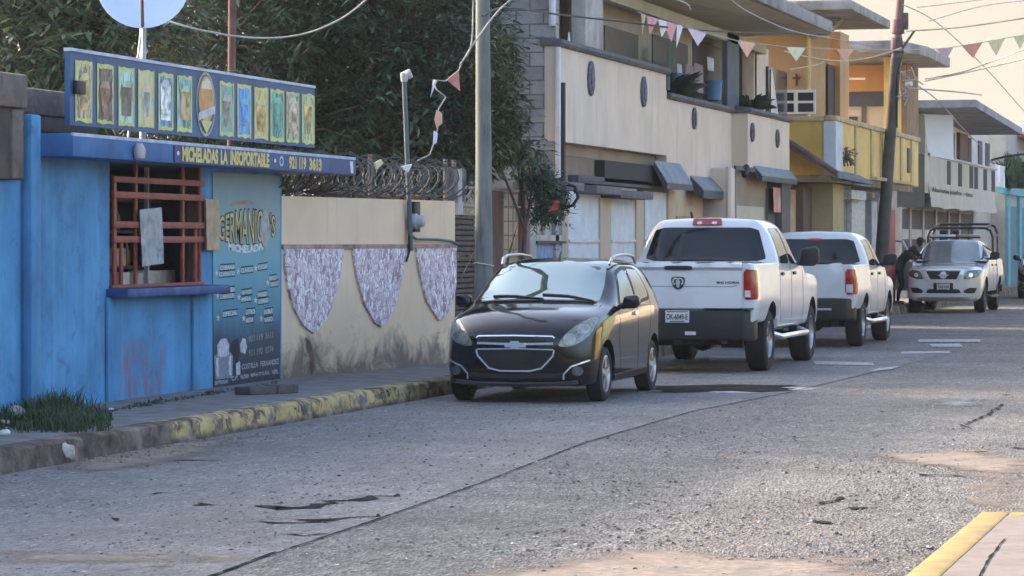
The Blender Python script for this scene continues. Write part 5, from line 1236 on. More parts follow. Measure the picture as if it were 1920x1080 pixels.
def blockmat():
    m, nt, b = newmat('grey_blocks'); v = coords(nt); mp = _n(nt, 'ShaderNodeMapping'); mp.inputs['Rotation'].default_value = (R(90), 0, 0); nt.links.new(v, mp.inputs['Vector'])
    bt = _n(nt, 'ShaderNodeTexBrick'); bt.inputs['Scale'].default_value = 1; bt.inputs['Brick Width'].default_value = .4; bt.inputs['Row Height'].default_value = .2; bt.inputs['Mortar Size'].default_value = .012
    bt.inputs['Color1'].default_value = (.36, .36, .355, 1); bt.inputs['Color2'].default_value = (.28, .28, .28, 1); bt.inputs['Mortar'].default_value = (.16, .16, .16, 1); nt.links.new(mp.outputs['Vector'], bt.inputs['Vector'])
    c = mixc(nt, 1, bt.outputs['Color'], ramp(nt, noise(nt, v, 2.5, 8, .65), [(.3, grey(.65)), (.7, grey(1.25))]), 'MULTIPLY')
    nt.links.new(c, b.inputs['Base Color']); b.inputs['Roughness'].default_value = .95; bump(nt, b, noise(nt, v, 22, 7), .4, .01)
    return m
ya, yb_, yc_, yd = 43.4, yx(1250, HX1), yx(1372, HX1), yx(1480, -10.0)
h1 = thing('house', 'beige two storey house with long parapet, oval ornaments and open upper gallery', 'house', (HX1, ya, PZ))
MB().box(-13.2, HX1 - .02, ya, ya + .2, 0, 6.6).build('block_wall', blockmat(), h1)
MB().tube([(HX1 + .02, ya - .03, 2.6), (HX1 + .02, ya - .03, 4.45)], .04, 8).build('downpipe', M('white_pipe', (.6, .6, .62), .5), h1); MB().tube([(HX1 - .06, ya - .05, 4.75), (HX1 - .06, ya - .05, 6.6)], .05, 8).build('downpipe', M('white_pipe', (.6, .6, .62), .5), h1)
MB().box(HX1 - .18, HX1, ya - .012, yb_, 3.12, 4.46).build('parapet', BEI, h1)
MB().box(HX1 - .18, HX1 + .0, yb_, yc_, 2.72, 4.06).build('parapet', BEI, h1)
MB().box(HX1 - .18, -10.0, yc_, yd, 3.0, 4.06).build('parapet', BEI, h1)
for (x, a, b, z) in ((HX1, ya - .04, yb_ + .04, 4.46), (HX1, yb_ + .05, yc_ - .02, 4.06), (-10.0, yc_ - .06, yd + .06, 4.06)):
    mb = MB(); pr = [(x - .24, z + .002), (x + .04, z + .002), (x + .09, z + .05), (x + .07, z + .075), (x + .07, z + .105), (x - .24, z + .14)]; mb.prism([(p, a, q) for p, q in pr], (0, b - a, 0)); mb.build('parapet_cap', CAP, h1, bevel=.01)
MB().box(HX1 - .2, HX1 + .05, yb_ - .06, yb_ + .05, 4.205, 4.455).build('cap_step', CAP, h1, bevel=.01)
for px, py, x, hw, hh in ((1106, 147, HX1, .19, .26), (1205, 172, HX1, .19, .245), (1300, 222, HX1, .17, .19), (1409, 248, -10.0, .16, .18), (1456, 260, -10.0, .16, .18)):
    c = on_x(px, py, x); mb = MB(); n = 24
    mb.prism([(x + .003, c.y + hw * math.cos(k * 2 * math.pi / n) * (1 + .06 * math.cos(k * math.pi)), c.z + hh * math.sin(k * 2 * math.pi / n)) for k in range(n)], (.04, 0, 0)); o = mb.build('oval_ornament', ORN, h1, bevel=.012)
    MB().prism([(x + .0435, c.y + hw * .55 * math.cos(k * .5236), c.z + hh * .7 * math.sin(k * .5236)) for k in range(12)], (.012, 0, 0)).build('ornament_centre', DKG if hw < .18 else ORN, o, bevel=.004)
# upper gallery: floor, rear wall with openings, columns, roof
UXB = -10.98
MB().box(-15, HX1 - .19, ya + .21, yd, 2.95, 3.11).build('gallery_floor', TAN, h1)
yw = yx(1215, UXB)
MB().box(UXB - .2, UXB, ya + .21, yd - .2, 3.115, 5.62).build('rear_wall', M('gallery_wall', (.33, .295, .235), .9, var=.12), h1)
for pa, pb, z0, z1, mt in ((1053, 1098, 3.12, 5.6, M('brown_louvre', (.06, .055, .06), .7, var=.2)), (1134, 1197, 3.12, 5.18, DKG), (1224, 1290, 3.12, 5.28, DKG), (1300, 1362, 3.12, 5.42, DKG)):
    xbox(MB(), UXB + .001, UXB + .02, pa, pb, z0, z1).build('opening', mt, h1)
xbox(MB(), HX1 - .42, HX1 - .2, 1098, 1131, 3.115, 6.3).build('column', M('pale_column', (.40, .385, .35), .85, var=.25, scale=3, stain=(.2, .19, .17), stain_amt=.4, stretch=(4, 4, .6)), h1, bevel=.01)
xbox(MB(), HX1 - .30, HX1 - .20, 1364, 1386, 3.115, 5.62).build('blue_column', M('blue_grey_paint', (.065, .095, .14), .7, var=.2), h1)
xbox(MB(), -10.9, -10.66, 1414, 1441, 3.115, 5.62).build('column', BEI, h1, bevel=.01)
xbox(MB(), -10.86, -10.60, 1441, 1476, 3.3, 5.25).build('dark_window', M('window_dark', (.025, .03, .045), .15, var=.2), h1)
mb = MB(); y0, y1 = yx(1446, -10.58), yx(1462, -10.58); mb.poly([(-10.585, y0, 3.6), (-10.585, y1 + .6, 3.4), (-10.585, y0 + .2, 5.2), (-10.585, y0, 5.2)]); mb.build('curtain', M('white_curtain', (.66, .60, .55), .8, var=.12), h1)
# roof: soffit slab with beam, sloping verge
SOF = M('soffit', (.42, .375, .29), .9, var=.12, scale=1.5)
ROOF = M('grey_roof_concrete', (.25, .24, .24), .9, var=.3, scale=2, stain=(.09, .09, .095), stain_amt=.45)
MB().box(-15, HX1 - .55, ya + .21, 46.5, 5.63, 5.85).build('roof_slab', SOF, h1)
mb = MB(); mb.prism([(-15, 46.5, 5.63), (HX1 - .2, 46.5, 5.63), (-9.35, 50, 5.86), (-9.25, 62.6, 5.86), (-15, 62.6, 5.63)], (0, 0, .2)); mb.build('roof_overhang', SOF, h1)
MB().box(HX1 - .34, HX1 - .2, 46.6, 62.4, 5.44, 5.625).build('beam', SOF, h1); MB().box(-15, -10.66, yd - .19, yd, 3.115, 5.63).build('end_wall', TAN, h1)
mb = MB(); mb.box(-9.42, -9.2, 50, 62.65, 5.86, 6.10); mb.build('roof_verge', ROOF, h1, bevel=.02)
# ground floor: recess, pergola ends, canopies
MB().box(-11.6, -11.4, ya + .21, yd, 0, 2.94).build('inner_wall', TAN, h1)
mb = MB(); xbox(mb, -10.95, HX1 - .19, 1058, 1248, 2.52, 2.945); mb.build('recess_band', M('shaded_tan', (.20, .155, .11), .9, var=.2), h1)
xbox(MB(), -10.94, HX1 - .03, 1134, 1240, 2.60, 2.93).build('canopy_shade_box', M('canopy_shade', (.014, .016, .02), .8), h1)  # near-black box standing for the shade under and beside the canopy
for k, (pa, pb, z) in enumerate(((1062, 1096, 2.42), (1120, 1165, 2.40), (1165, 1225, 2.36), (1085, 1225, 2.55))):
    xbox(MB(), -10.9, -10.12 if k < 3 else -10.33, pa, pb, z, z + .12).build('pergola_beam', CAP if k < 3 else SLD, h1, bevel=.01)
def canopy(pa, pb, x0, x1, z0, z1, nm='canopy', th=.10):
    y0, y1 = yx(pa, x1), yx(pb, x1); t = thing; mb = MB(); mb.prism([(x0, y0, z0), (x1, y0, z1), (x1, y1, z1), (x0, y1, z0)], (0, 0, .03)); c = mb.build(nm, SLATE, h1)
    MB().box(x1 - .03, x1 + .012, y0, y1, z1 - th, z1 - .002).build('fascia', SLD, c)
    MB().prism([(x0, y0, z0 - .003), (x1 - .03, y0, z1 - .003), (x1 - .03, y0, z1 - th), (x0, y0, z0 - th)], (0, .03, 0)).build('side_board', SLD, c)
canopy(1250, 1298, HX1 + .01, HX1 + .22, 2.98, 2.65); canopy(1318, 1371, HX1 + .01, HX1 + .23, 2.80, 2.58, th=.14); canopy(1428, 1494, -9.99, -9.84, 3.08, 2.92)
xbox(MB(), -9.99, -9.95, 1380, 1426, 2.98, 3.06).build('fascia', SLD, h1)
xbox(MB(), -10.6, HX1 - .0, 1300, 1352, 2.70, 2.80).build('dark_gap', SLD, h1)
# street front: pillars and metal panels
FX = -10.42
PAN = M('galvanised_panel', (.58, .61, .64), .6, .1, var=.12, scale=4)
def panel(pa, pb, pt):
    y0, y1 = yx(pa, FX), yx(pb, FX); z1 = on_x((pa + pb) / 2, pt, FX).z; n = max(6, int((y1 - y0) / .13)) * 2; mb = MB(); V = []
    for i in range(n + 1):
        y = y0 + (y1 - y0) * i / n; x = FX - (.055 if i % 2 else 0); V += [(x, y, PZ), (x, y, z1)]
    mb.add(V, [(2 * i, 2 * i + 2, 2 * i + 3, 2 * i + 1) for i in range(n)]); o = mb.build('metal_panel', PAN, h1, recalc=False)
    mb = MB(); mb.box(FX + .001, FX + .02, y0, y1, 1.68, 1.72); mb.build('panel_rail', M('panel_rail', (.48, .50, .53), .5, .2), o); MB().box(FX + .001, FX + .02, y0, y1, 1.18, 1.21).build('panel_rail', M('panel_rail', (.48, .50, .53), .5, .2), o)
    for k in range(4):
        yy = y0 + (y1 - y0) * (k + .7) / 4.8; MB().prism([(FX + .002, yy + .075 * math.cos(j * .628), 1.27 + .075 * math.sin(j * .628)) for j in range(10)], (.012, 0, 0)).build('panel_hole', DKG, o)
panel(1066, 1126, 347); panel(1146, 1194, 352); panel(1209, 1254, 360); panel(1320, 1342, 368); panel(1348, 1368, 369)
for pa, pb in ((1126, 1146), (1194, 1208), (1254, 1318)):
    xbox(MB(), FX - .4, FX + .03, pa, pb, PZ, 2.36 if pa < 1250 else 2.9).build('pillar', BEI2 if pa < 1250 else M('warm_pillar', (.46, .36, .24), .9, var=.12), h1, bevel=.01)
xbox(MB(), FX - .3, FX + .015, 1058, 1066, PZ, 2.36).build('pillar', BEI2, h1)
xbox(MB(), FX + .031, FX + .05, 1270, 1296, 1.4, 2.12).build('niche_frame', M('niche_brown', (.27, .19, .12), .8), h1)
xbox(MB(), FX + .0505, FX + .056, 1274, 1291, 1.4, 2.07).build('niche', M('niche_cream', (.62, .54, .42), .7, var=.15), h1)
xbox(MB(), FX + .0565, FX + .066, 1277, 1284, 1.55, 1.9).build('niche_lamp', M('lamp_white', (.8, .78, .72), .4), h1)
xbox(MB(), FX - .3, -9.97, 1366, 1378, PZ, 3.0).build('corner_column', BEI, h1, bevel=.01)
MB().tube([(-9.93, yx(1366, -9.93), 3.02), (-9.93, yx(1366, -9.93) + .0, 1.0)], .05, 8).build('downpipe', BEI, h1)
xbox(MB(), FX - .3, -10.15, 1379, 1438, PZ, 2.98).build('garage_front', TAN, h1)
xbox(MB(), -10.149, -10.12, 1381, 1432, 1.2, 2.35).build('garage_door', M('cream_door', (.40, .385, .30), .6, var=.12), h1)
for px in (1388, 1401, 1414, 1427):
    y = yx(px, -10.1); mb = MB(); w_ = .15; mb.prism([(-10.119, y - w_, 1.15), (-10.119, y + w_, 1.15)] + [(-10.119, y + w_ * math.cos(k * .5236), 1.72 + .16 * math.sin(k * .5236)) for k in range(7)], (.008, 0, 0)); mb.build('arched_pane', M('arched_glass', (.045, .055, .075), .25), h1)
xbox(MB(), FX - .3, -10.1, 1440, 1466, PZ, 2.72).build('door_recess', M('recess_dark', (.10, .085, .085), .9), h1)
xbox(MB(), FX - .3, -9.97, 1466, 1482, PZ, 2.98).build('dark_pillar', M('dark_pillar', (.09, .085, .095), .8), h1)
mb = MB(); c = on_x(1457, 372, -9.98)
tag(hang_cloth('hanging_garment', 1450, 1464, 352, 398, -10.0, M('pink_cloth', (.55, .26, .21), .85, var=.35, scale=4, stain=(.6, .5, .45), stain_amt=.5, stain_scale=3), 'pink and white garment hanging in the doorway left of the dark pillar', 'garment'))
c = on_x(1398, 318, -9.95); tag(MB().tube([(c.x, c.y - .12, c.z - .12), (c.x, c.y, c.z), (c.x, c.y + .12, c.z + .06)], [.05, .09, .05], 10).build('security_camera', BLK, smooth=50), 'black bullet shaped lamp under the canopy over the cream garage door', 'lamp')
# things on the gallery
def pot_plant(name, label, px, py, x, z, h, seed, pot, leafm, rad=.35, n=150):
    c = on_x(px, py, x); root = thing(name, label, 'potted plant', (x, c.y, z)); r = random.Random(seed)
    MB().lathe([(.0, 0), (rad * .5, 0), (rad * .72, h * .38), (rad * .78, h * .42), (rad * .6, h * .42)], (x, c.y, z), 'z', 16).build('pot', pot, root, smooth=40); mb = MB()
    for k in range(n):
        a = r.uniform(0, 6.28); d = Vector((math.cos(a), math.sin(a), 0)); p = Vector((x, c.y, z + h * .4)); e = p + d * rad * r.uniform(.5, 1.7) + Vector((0, 0, h * r.uniform(.1, .7))); m_ = p.lerp(e, .55) + Vector((0, 0, h * .2)); s = Vector((-d.y, d.x, 0)) * r.uniform(.02, .04); mb.add([p, m_ - s, e, m_ + s], [(0, 1, 2), (0, 2, 3)])
    mb.build('leaves', leafm, root, recalc=False); return root
TER = M('dark_terracotta', (.10, .065, .06), .8)
pot_plant('potted_plant', 'spreading dark green plant on the gallery under the pink bunting', 1248, 110, -10.75, 3.75, .8, 1, TER, DK, .5, 110)
pot_plant('potted_plant', 'small leafy plant in dark pot right of the blue grey column', 1408, 175, -10.35, 4.0, .5, 2, TER, DK, .34, 80)
BUC = M('blue_plastic', (.07, .19, .38), .45, var=.12)
for k, (px, py, lb) in enumerate(((1270, 152, 'left blue plastic tub behind the lower gallery parapet'), (1345, 165, 'right blue plastic tub below the hung clothes next to the blue column'))):
    c = on_x(px, py, -10.55); mb = MB(); mb.lathe([(0, -.2), (.13, -.2), (.165, .14), (.175, .155), (.15, .14)], (-10.62, c.y, c.z - .02), 'z', 18); tag(mb.build('plastic_tub', BUC, smooth=40), lb, 'tub', 'tubs on the gallery')
for k, (pa, pb, pt, pbm, mt, lb) in enumerate(((1252, 1268, 80, 128, 'green', 'dark green cloth hanging on the gallery line behind the bunting'), (1286, 1300, 122, 172, 'mauve', 'mauve garment on the gallery line between the blue tubs'), (1302, 1318, 120, 176, 'mauve', 'grey pink garment on the gallery line left of the right tub'), (1326, 1338, 108, 132, 'pale', 'pale cloth hung high on the gallery line left of the blue column'), (1270, 1278, 120, 140, 'pale', 'little white cloth pegged over the left blue tub'))):
    col = {'green': (.05, .085, .06), 'mauve': (.24, .18, .20), 'pale': (.40, .42, .44)}[mt]
    hang_cloth('hung_garment', pa, pb, pt, pbm, -10.5, M('cloth_' + mt, col, .9, var=.3, scale=5), lb, 'garment')
for (px, pt, lb) in ((1068, 60, 'white pointed cloth showing over the left parapet end'), (1092, 68, 'small white cloth tip beside the pale column')):
    c = on_x(px, pt, HX1 - .3); mb = MB(); mb.prism([(HX1 - .32, c.y - .2, 4.3), (HX1 - .32, c.y + .2, 4.3), (HX1 - .32, c.y, c.z)], (.02, 0, 0)); tag(mb.build('white_cloth', M('cloth_white', (.66, .66, .68), .8)), lb, 'cloth')
p0 = on_x(1056, 155, HX1 + .06)
tag(MB().tube([(p0.x, p0.y, 2.55), (p0.x, p0.y, p0.z)], .035, 8).build('brown_pipe', M('dark_pipe', (.025, .02, .02), .6)), 'dark upright pipe in front of the beige parapet left corner', 'pipe')

# ------------------------------------------------------------------ yellow house
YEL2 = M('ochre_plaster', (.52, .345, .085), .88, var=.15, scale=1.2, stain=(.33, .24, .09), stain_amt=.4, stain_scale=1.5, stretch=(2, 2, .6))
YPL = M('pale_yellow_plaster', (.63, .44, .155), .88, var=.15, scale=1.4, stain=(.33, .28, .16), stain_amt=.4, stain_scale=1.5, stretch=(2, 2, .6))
ORG = M('orange_plaster', (.44, .27, .13), .88, var=.12, scale=1.3)
GRS = M('old_slab', (.28, .265, .26), .9, var=.35, scale=2, bmp=.3, stain=(.11, .10, .105), stain_amt=.5, stain_scale=1.3)
BXF = -9.36
y2a, y2b = 64.0, yx(1722, BXF)
h2 = thing('house', 'ochre yellow two storey house with projecting balcony and broken concrete roof slabs', 'house', (BXF, y2a, PZ))
MB().box(-10.55, BXF, y2a, y2a + .14, 3.06, 4.16).build('balcony_side', YEL2, h2)
MB().box(BXF - .14, BXF, y2a + .14, y2b, 3.06, 4.16).build('balcony_front', YPL, h2)
MB().box(BXF - .2, BXF + .05, y2a - .05, y2b + .05, 4.162, 4.27).build('balcony_cap', M('cap_ochre', (.40, .33, .20), .9, var=.25, scale=3), h2, bevel=.015); MB().box(-10.6, BXF - .21, y2a - .04, y2a + .16, 4.162, 4.26).build('balcony_cap', M('cap_ochre', (.40, .33, .20), .9), h2, bevel=.015)
MB().box(BXF - .22, BXF + .03, y2a - .03, y2a + .95, 3.05, 4.16).build('white_post', M('white_blue', (.48, .52, .58), .85, var=.12), h2)
for px in (1607, 1637, 1655, 1692, 1712):
    xbox(MB(), BXF + .001, BXF + .04, px - 2, px + 1, 3.06, 4.16).build('balcony_rib', M('rib_ochre', (.46, .36, .17), .9), h2)
xbox(MB(), BXF + .001, BXF + .03, 1703, 1707, 3.35, 3.95).build('balcony_slot', DKG, h2)
MB().box(-13, BXF - .15, y2a + .15, y2b, 2.92, 3.055).build('balcony_floor', GRS, h2)
xbox(MB(), BXF - .1, BXF + .16, 1645, 1712, 3.05, 3.12).build('lower_ledge', M('cap_ochre', (.40, .33, .20), .9), h2)
# upper rooms
yr = 66.2
MB().box(-13, -10.28, yr, 69.5, 3.06, 6.38).build('upper_room', ORG, h2)
MB().box(-10.279, -10.24, yr + .0, yr + .35, 3.06, 6.38).build('corner_pier', YPL, h2)
c = on_y(1494, 150, yr); mb = MB(); mb.box(c.x - .022, c.x + .022, yr - .03, yr - .002, c.z - .13, c.z + .13); mb.build('cross', M('cross_brown', (.07, .03, .02), .6), h2); MB().box(c.x - .085, c.x + .085, yr - .034, yr - .031, c.z + .02, c.z + .06).build('cross_arm', M('cross_brown', (.07, .03, .02), .6), h2)
c0, c1 = on_y(1470, 214, yr), on_y(1530, 168, yr)
wf = MB().box(c0.x, c1.x, yr - .05, yr - .003, c0.z, c1.z).build('window', M('white_frame', (.66, .66, .66), .6), h2)
for u0, u1 in ((.04, .32), (.40, .93)):
    for v0, v1 in ((.08, .44), (.54, .88)):
        X = lambda u: c0.x + (c1.x - c0.x) * u; Z_ = lambda v: c0.z + (c1.z - c0.z) * v
        MB().box(X(u0 + .05), X(u1), yr - .056, yr - .0505, Z_(v0), Z_(v1)).build('pane', M('night_glass', (.02, .022, .035), .12), wf)
xbox(MB(), -10.239, -10.22, 1553, 1574, 3.06, 5.6).build('dark_door', M('door_dark', (.03, .028, .03), .7), h2)
xbox(MB(), -10.6, -10.1, 1575, 1592, 3.06, 6.38).build('orange_pier', ORG, h2)
mb = MB(); mb.prism([(-13.5, 63.6, 6.40), (-8.95, 63.6, 6.40), (-8.95, 69.7, 6.40), (-13.5, 69.7, 6.40)], (0, 0, .2)); mb.build('roof_slab', GRS, h2, bevel=.03)
mb = MB(); mb.prism([(-10.2, 66.0, 6.39), (-9.5, 66.0, 6.39), (-9.8, 66, 6.1), (-10.2, 66, 6.0)], (0, .5, 0)); mb.build('roof_bracket', GRS, h2)
MB().box(-12, -9.9, 76.9, 77.0, 3.06, 6.1).build('pale_wall', M('pale_grey_wall', (.42, .43, .42), .9, var=.12), h2)
MB().box(-12, -9.9, 76.8, 76.899, 5.0, 5.35).build('blue_lintel', M('blue_lintel', (.06, .08, .13), .8), h2); MB().box(-11, -9.5, 76.78, 76.9, 5.36, 6.0).build('orange_lintel', ORG, h2)
c = on_y(1620, 200, 76.88); MB().box(c.x - .06, c.x + .06, 76.86, 76.899, 3.06, 5.0).build('pillar', M('grey_post', (.09, .1, .11), .7), h2); c = on_y(1599, 200, 76.88); MB().box(c.x - .12, c.x + .12, 76.86, 76.899, 3.4, 4.75).build('arched_window', DKG, h2)
c = on_y(1608, 147, 75.5); MB().tube([(c.x - .2, 75.5, c.z), (c.x + .18, 75.5, c.z - .01)], .03, 6).build('strip_lamp', M('lamp_white', (.8, .78, .72), .4), h2)
for pa, pb, mt in ((1672, 1690, YPL), (1700, 1722, M('brown_pier', (.23, .15, .09), .9, var=.25, scale=3))):
    xbox(MB(), -9.8, BXF - .25, pa, pb, 3.06, 6.1).build('pier', mt, h2)
mb = MB(); mb.prism([(-13, 73.5, 6.14), (-9.25, 73.5, 6.14), (-8.85, 76.0, 6.14), (-8.85, 80.9, 6.14), (-13, 80.9, 6.14)], (0, 0, .26)); mb.build('roof_slab', GRS, h2, bevel=.03)
# tiled canopy between the houses, ground floor
TILE = M('brown_tiles', (.12, .075, .075), .85, var=.4, scale=9, bmp=.6, bscale=14); TILG = M('grey_tiles', (.12, .145, .165), .85, var=.4, scale=9, bmp=.6, bscale=14)
mb = MB(); mb.prism([(-10.28, 63.0, 3.72), (-9.15, 63.0, 2.98), (-9.15, 68.5, 2.92), (-10.28, 68.5, 3.04)], (0, 0, .06)); mb.build('tiled_canopy', TILG, h2)
MB().tube([(-10.28, 62.98, 3.80), (-9.15, 62.98, 3.05)], .06, 8).build('canopy_ridge', TILE, h2)
MB().box(-13, -10.45, y2a, y2b, 0, 2.91).build('ground_floor', M('ground_floor_wall', (.30, .27, .22), .9, var=.2, scale=1.5), h2)
for pa, pb, z1, x, mt in ((1484, 1504, 2.75, -10.2, M('peach_door', (.45, .33, .22), .8, var=.3, scale=4)), (1506, 1528, 2.8, -10.05, M('brown_door', (.12, .085, .07), .8)), (1532, 1546, 2.8, -10.1, DKG), (1548, 1560, 2.75, -10.1, M('pale_door', (.38, .40, .40), .7, var=.3)), (1562, 1582, 2.9, -9.6, M('ochre_column', (.36, .30, .17), .9, var=.15)), (1582, 1596, 2.9, -9.7, M('grey_column', (.17, .17, .17), .9)),
                    (1597, 1622, 2.75, -9.6, M('white_grille', (.42, .44, .43), .7, var=.35, scale=9)), (1624, 1634, 2.8, -9.8, M('mauve_door', (.07, .06, .09), .8)), (1634, 1644, 2.6, -9.6, M('pale_sheet', (.42, .42, .44), .8, var=.3)), (1648, 1658, 2.7, -9.6, M('pale_sheet', (.42, .42, .44), .8))):
    xbox(MB(), -10.449, x, pa, pb, PZ, z1).build('shop_front', mt, h2)
xbox(MB(), -9.9, -9.45, 1597, 1624, 2.6, 2.8).build('capital', M('white_grille', (.42, .44, .43), .7), h2)
c = on_x(1588, 290, BXF + .08); r = random.Random(2); mb = MB()
for k in range(40): d = Vector((r.uniform(-.06, .2), r.gauss(0, .22), r.uniform(-.1, .3))); p = Vector((BXF + .05, c.y, c.z - .15)); mb.tube([p, p + d * .6 + Vector((0, 0, .08)), p + d], [.008, .008, .02], 4)
tag(mb.build('dried_bouquet', M('dry_stems', (.15, .11, .09), .9, var=.4)), 'dry brown stems fixed on the yellow balcony front by its white post', 'dried plant')
# red and white shop panels behind the leaning pole
tag(xbox(MB(), -9.9, -9.62, 1661, 1679, PZ, 2.45).build('red_column', M('red_column', (.25, .045, .04), .7, var=.2), bevel=.02), 'red painted column behind the leaning pole and the white pickup', 'column')
tag(xbox(MB(), -9.7, -9.6, 1661, 1682, 2.5, 3.0).build('shop_panel', M('pinkish_panel', (.36, .31, .29), .8, var=.25, scale=4)), 'grey pink hanging panel above the red column', 'panel')

# ------------------------------------------------------------------ pale house with awning, turquoise house, far houses
y3, x3 = 84.0, -9.77
h3 = thing('house', 'pale house with slotted balcony, white tarpaulin and lettered cloth awning', 'house', (x3, y3, PZ))
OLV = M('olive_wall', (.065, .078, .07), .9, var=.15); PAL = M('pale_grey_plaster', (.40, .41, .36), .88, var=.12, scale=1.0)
ye = yx(1866, x3)
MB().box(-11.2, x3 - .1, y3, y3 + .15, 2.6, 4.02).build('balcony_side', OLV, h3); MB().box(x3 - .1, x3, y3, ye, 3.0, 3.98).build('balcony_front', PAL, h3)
MB().box(x3 - .14, x3 + .05, y3, ye + .1, 3.982, 4.05).build('balcony_cap', M('cap_pale', (.42, .42, .42), .8), h3)
for px in (1780, 1801, 1822, 1831, 1848, 1863): xbox(MB(), x3 + .001, x3 + .02, px - 3, px + 3, 3.28, 3.95).build('balcony_slot', M('slot_dark', (.035, .03, .045), .8), h3)
MB().box(-13, x3 - .101, y3 + .151, ye, 2.9, 2.99).build('balcony_floor', PAL, h3)
mb = MB(); n = 12; y0, y1 = yx(1746, x3 + .1), yx(1868, x3 + .1); V = []
for i in range(n + 1):
    t = i / n; V += [(x3 + .03, y0 + (y1 - y0) * t, 3.28), (x3 + .06, y0 + (y1 - y0) * t + .05, 2.95), (x3 + .10 + .02 * math.sin(i * 1.7), y0 + .1 + (y1 - y0) * t, 2.60 + .03 * math.sin(i * 2.1))]
mb.add(V, [(3 * i + j, 3 * i + 3 + j, 3 * i + 4 + j, 3 * i + 1 + j) for i in range(n) for j in range(2)]); aw = mb.build('cloth_awning', PAL, h3, recalc=False, smooth=60)
mb = MB(); ly = yx(1752, x3 + .13); lettering(mb, 'Abarrotes Josefina  · vinos', (x3 + .075, ly, 2.98), (0, 1, 0), (-.08, 0, 1), (yx(1828, x3 + .13) - ly), .17, .03); mb.build('lettering', M('faded_ink', (.07, .075, .07), .8), aw)
# upper rooms of the pale house
MB().box(-13, -10.0, y3 + 1.2, ye, 4.0, 5.15).build('upper_room', M('pale_upper', (.46, .46, .43), .9, var=.15), h3)
for px in (1786, 1812, 1818, 1838, 1852): xbox(MB(), -9.999, -9.97, px - 3, px + 4, 4.0, 4.85).build('door', M('door_dark2', (.05, .045, .06), .8), h3)
xbox(MB(), -9.999, -9.9, 1800, 1815, 4.0, 4.9).build('brown_panel', M('brown_panel', (.11, .07, .075), .8), h3)
mb = MB(); q = [on_y(1733, 214, y3), on_y(1787, 216, y3), on_y(1788, 300, y3), on_y(1740, 292, y3)]; mb.prism(q, (0, .03, 0)); tag(mb.build('tarpaulin', M('white_tarp', (.52, .60, .68), .6, var=.08, scale=2)), 'white tarpaulin stretched beside the slotted balcony', 'tarpaulin')
MB().box(-11.2, -11.05, y3 - .2, y3 + 1, 2.6, 5.2).build('corner_post', SLD, h3)
mb = MB(); mb.prism([(-13, 83.2, 5.22), (-8.43, 83.2, 5.22), (-8.43, 97, 4.95), (-13, 97, 4.95)], (0, 0, .2)); mb.build('roof_slab', M('slab_blue_grey', (.20, .215, .25), .9, var=.3, scale=1.6, stain=(.09, .1, .13), stain_amt=.5), h3)
MB().box(-13, -10.4, y3 + .03, ye + 5, 0, 2.895).build('ground_floor', M('ground_pale', (.36, .35, .32), .9, var=.15), h3)
gz = xbox(MB(), -10.399, -10.38, 1690, 1826, .5, 2.55).build('glazing', M('shop_glass', (.03, .034, .045), .6, var=.3, spec=.2), h3)
for px in (1690, 1708, 1732, 1756, 1780, 1800, 1826): xbox(MB(), -10.379, -10.33, px - 1.5, px + 1.5, .2, 2.6).build('mullion', M('mullion_grey', (.30, .31, .31), .7), gz)
for pa, pb in ((1692, 1704), (1710, 1730), (1734, 1754), (1758, 1776)): xbox(MB(), -10.379, -10.36, pa, pb, 1.75, 2.02).build('glass_poster', M('poster_pale', (.36, .37, .36), .7, var=.25, scale=5), gz)
h4 = thing('house', 'turquoise framed house front with columns at the far right', 'house', (-9.9, 104, PZ))
TUR = M('turquoise_paint', (.10, .36, .40), .7, var=.2, scale=3)
yt0 = yx(1868, -9.6)
MB().box(-13, -9.9, ye + 5.01, 140, 0, 5.6).build('wall', M('ground_pale', (.36, .35, .32), .9), h4)
MB().box(-9.899, -9.74, ye + 2, 130, 3.28, 3.48).build('lintel', TUR, h4)
for px in (1893, 1914, 1932): xbox(MB(), -9.89, -9.80, px - 2, px + 2, PZ, 3.27).build('column', TUR, h4)
for px in (1903, 1923): xbox(MB(), -9.898, -9.885, px - 7, px + 7, PZ, 2.9).build('door', M('blue_teal_door', (.05, .15, .19), .6, var=.3), h4)
for px in (1869, 1879, 1888): xbox(MB(), -9.89, -9.8, px - 4, px + 3, 3.49, 4.2).build('balcony_panel', M('white_panel', (.62, .63, .66), .7, var=.12), h4)
blades('balcony_plant', 'dark leafy plants on the balcony over the turquoise lintel', -9.5, yx(1905, -9.5), 3.48, 160, 1.3, 9, [DK], .35, lean=.9, wd_=.12)
mb = MB(); mb.prism([(-12, 112, 5.35), (-8.6, 112, 5.35), (-8.6, 135, 4.9), (-12, 135, 4.9)], (0, 0, .12)); mb.build('roof_slab', M('reddish_sheet', (.30, .17, .15), .8, var=.3), h4)
MB().box(-12, -8.7, 111.5, 111.9, 5.55, 5.85).build('white_fascia', M('lamp_white', (.8, .78, .72), .4), h4)
for k, (ys, xf, hgt, lb, col) in enumerate(((141, -9.7, 5.2, 'grey two storey house beyond the turquoise front', (.30, .30, .31)), (165, -9.8, 6.2, 'far pale house closing the row on the left side', (.40, .38, .34)))):
    t = thing('house', lb, 'house', (xf, ys, PZ)); MB().box(-16, xf, ys, ys + 22, 0, hgt).build('wall', M('far_wall_%d' % k, col, .9), t); MB().box(-16.2, xf + .6, ys - .4, ys + 22.4, hgt + .002, hgt + .2).build('roof_slab', GRS, t)
    for j in range(4): MB().box(xf + .001, xf + .03, ys + 2 + j * 5, ys + 3.6 + j * 5, hgt - 2.2, hgt - .8).build('window', DKG, t)
hb = make_hatch(); hb.rotation_euler.z = math.pi; hb.location = (-8.02, 33.75, 0); hb.scale = (1.05, 1.03, 1.0)
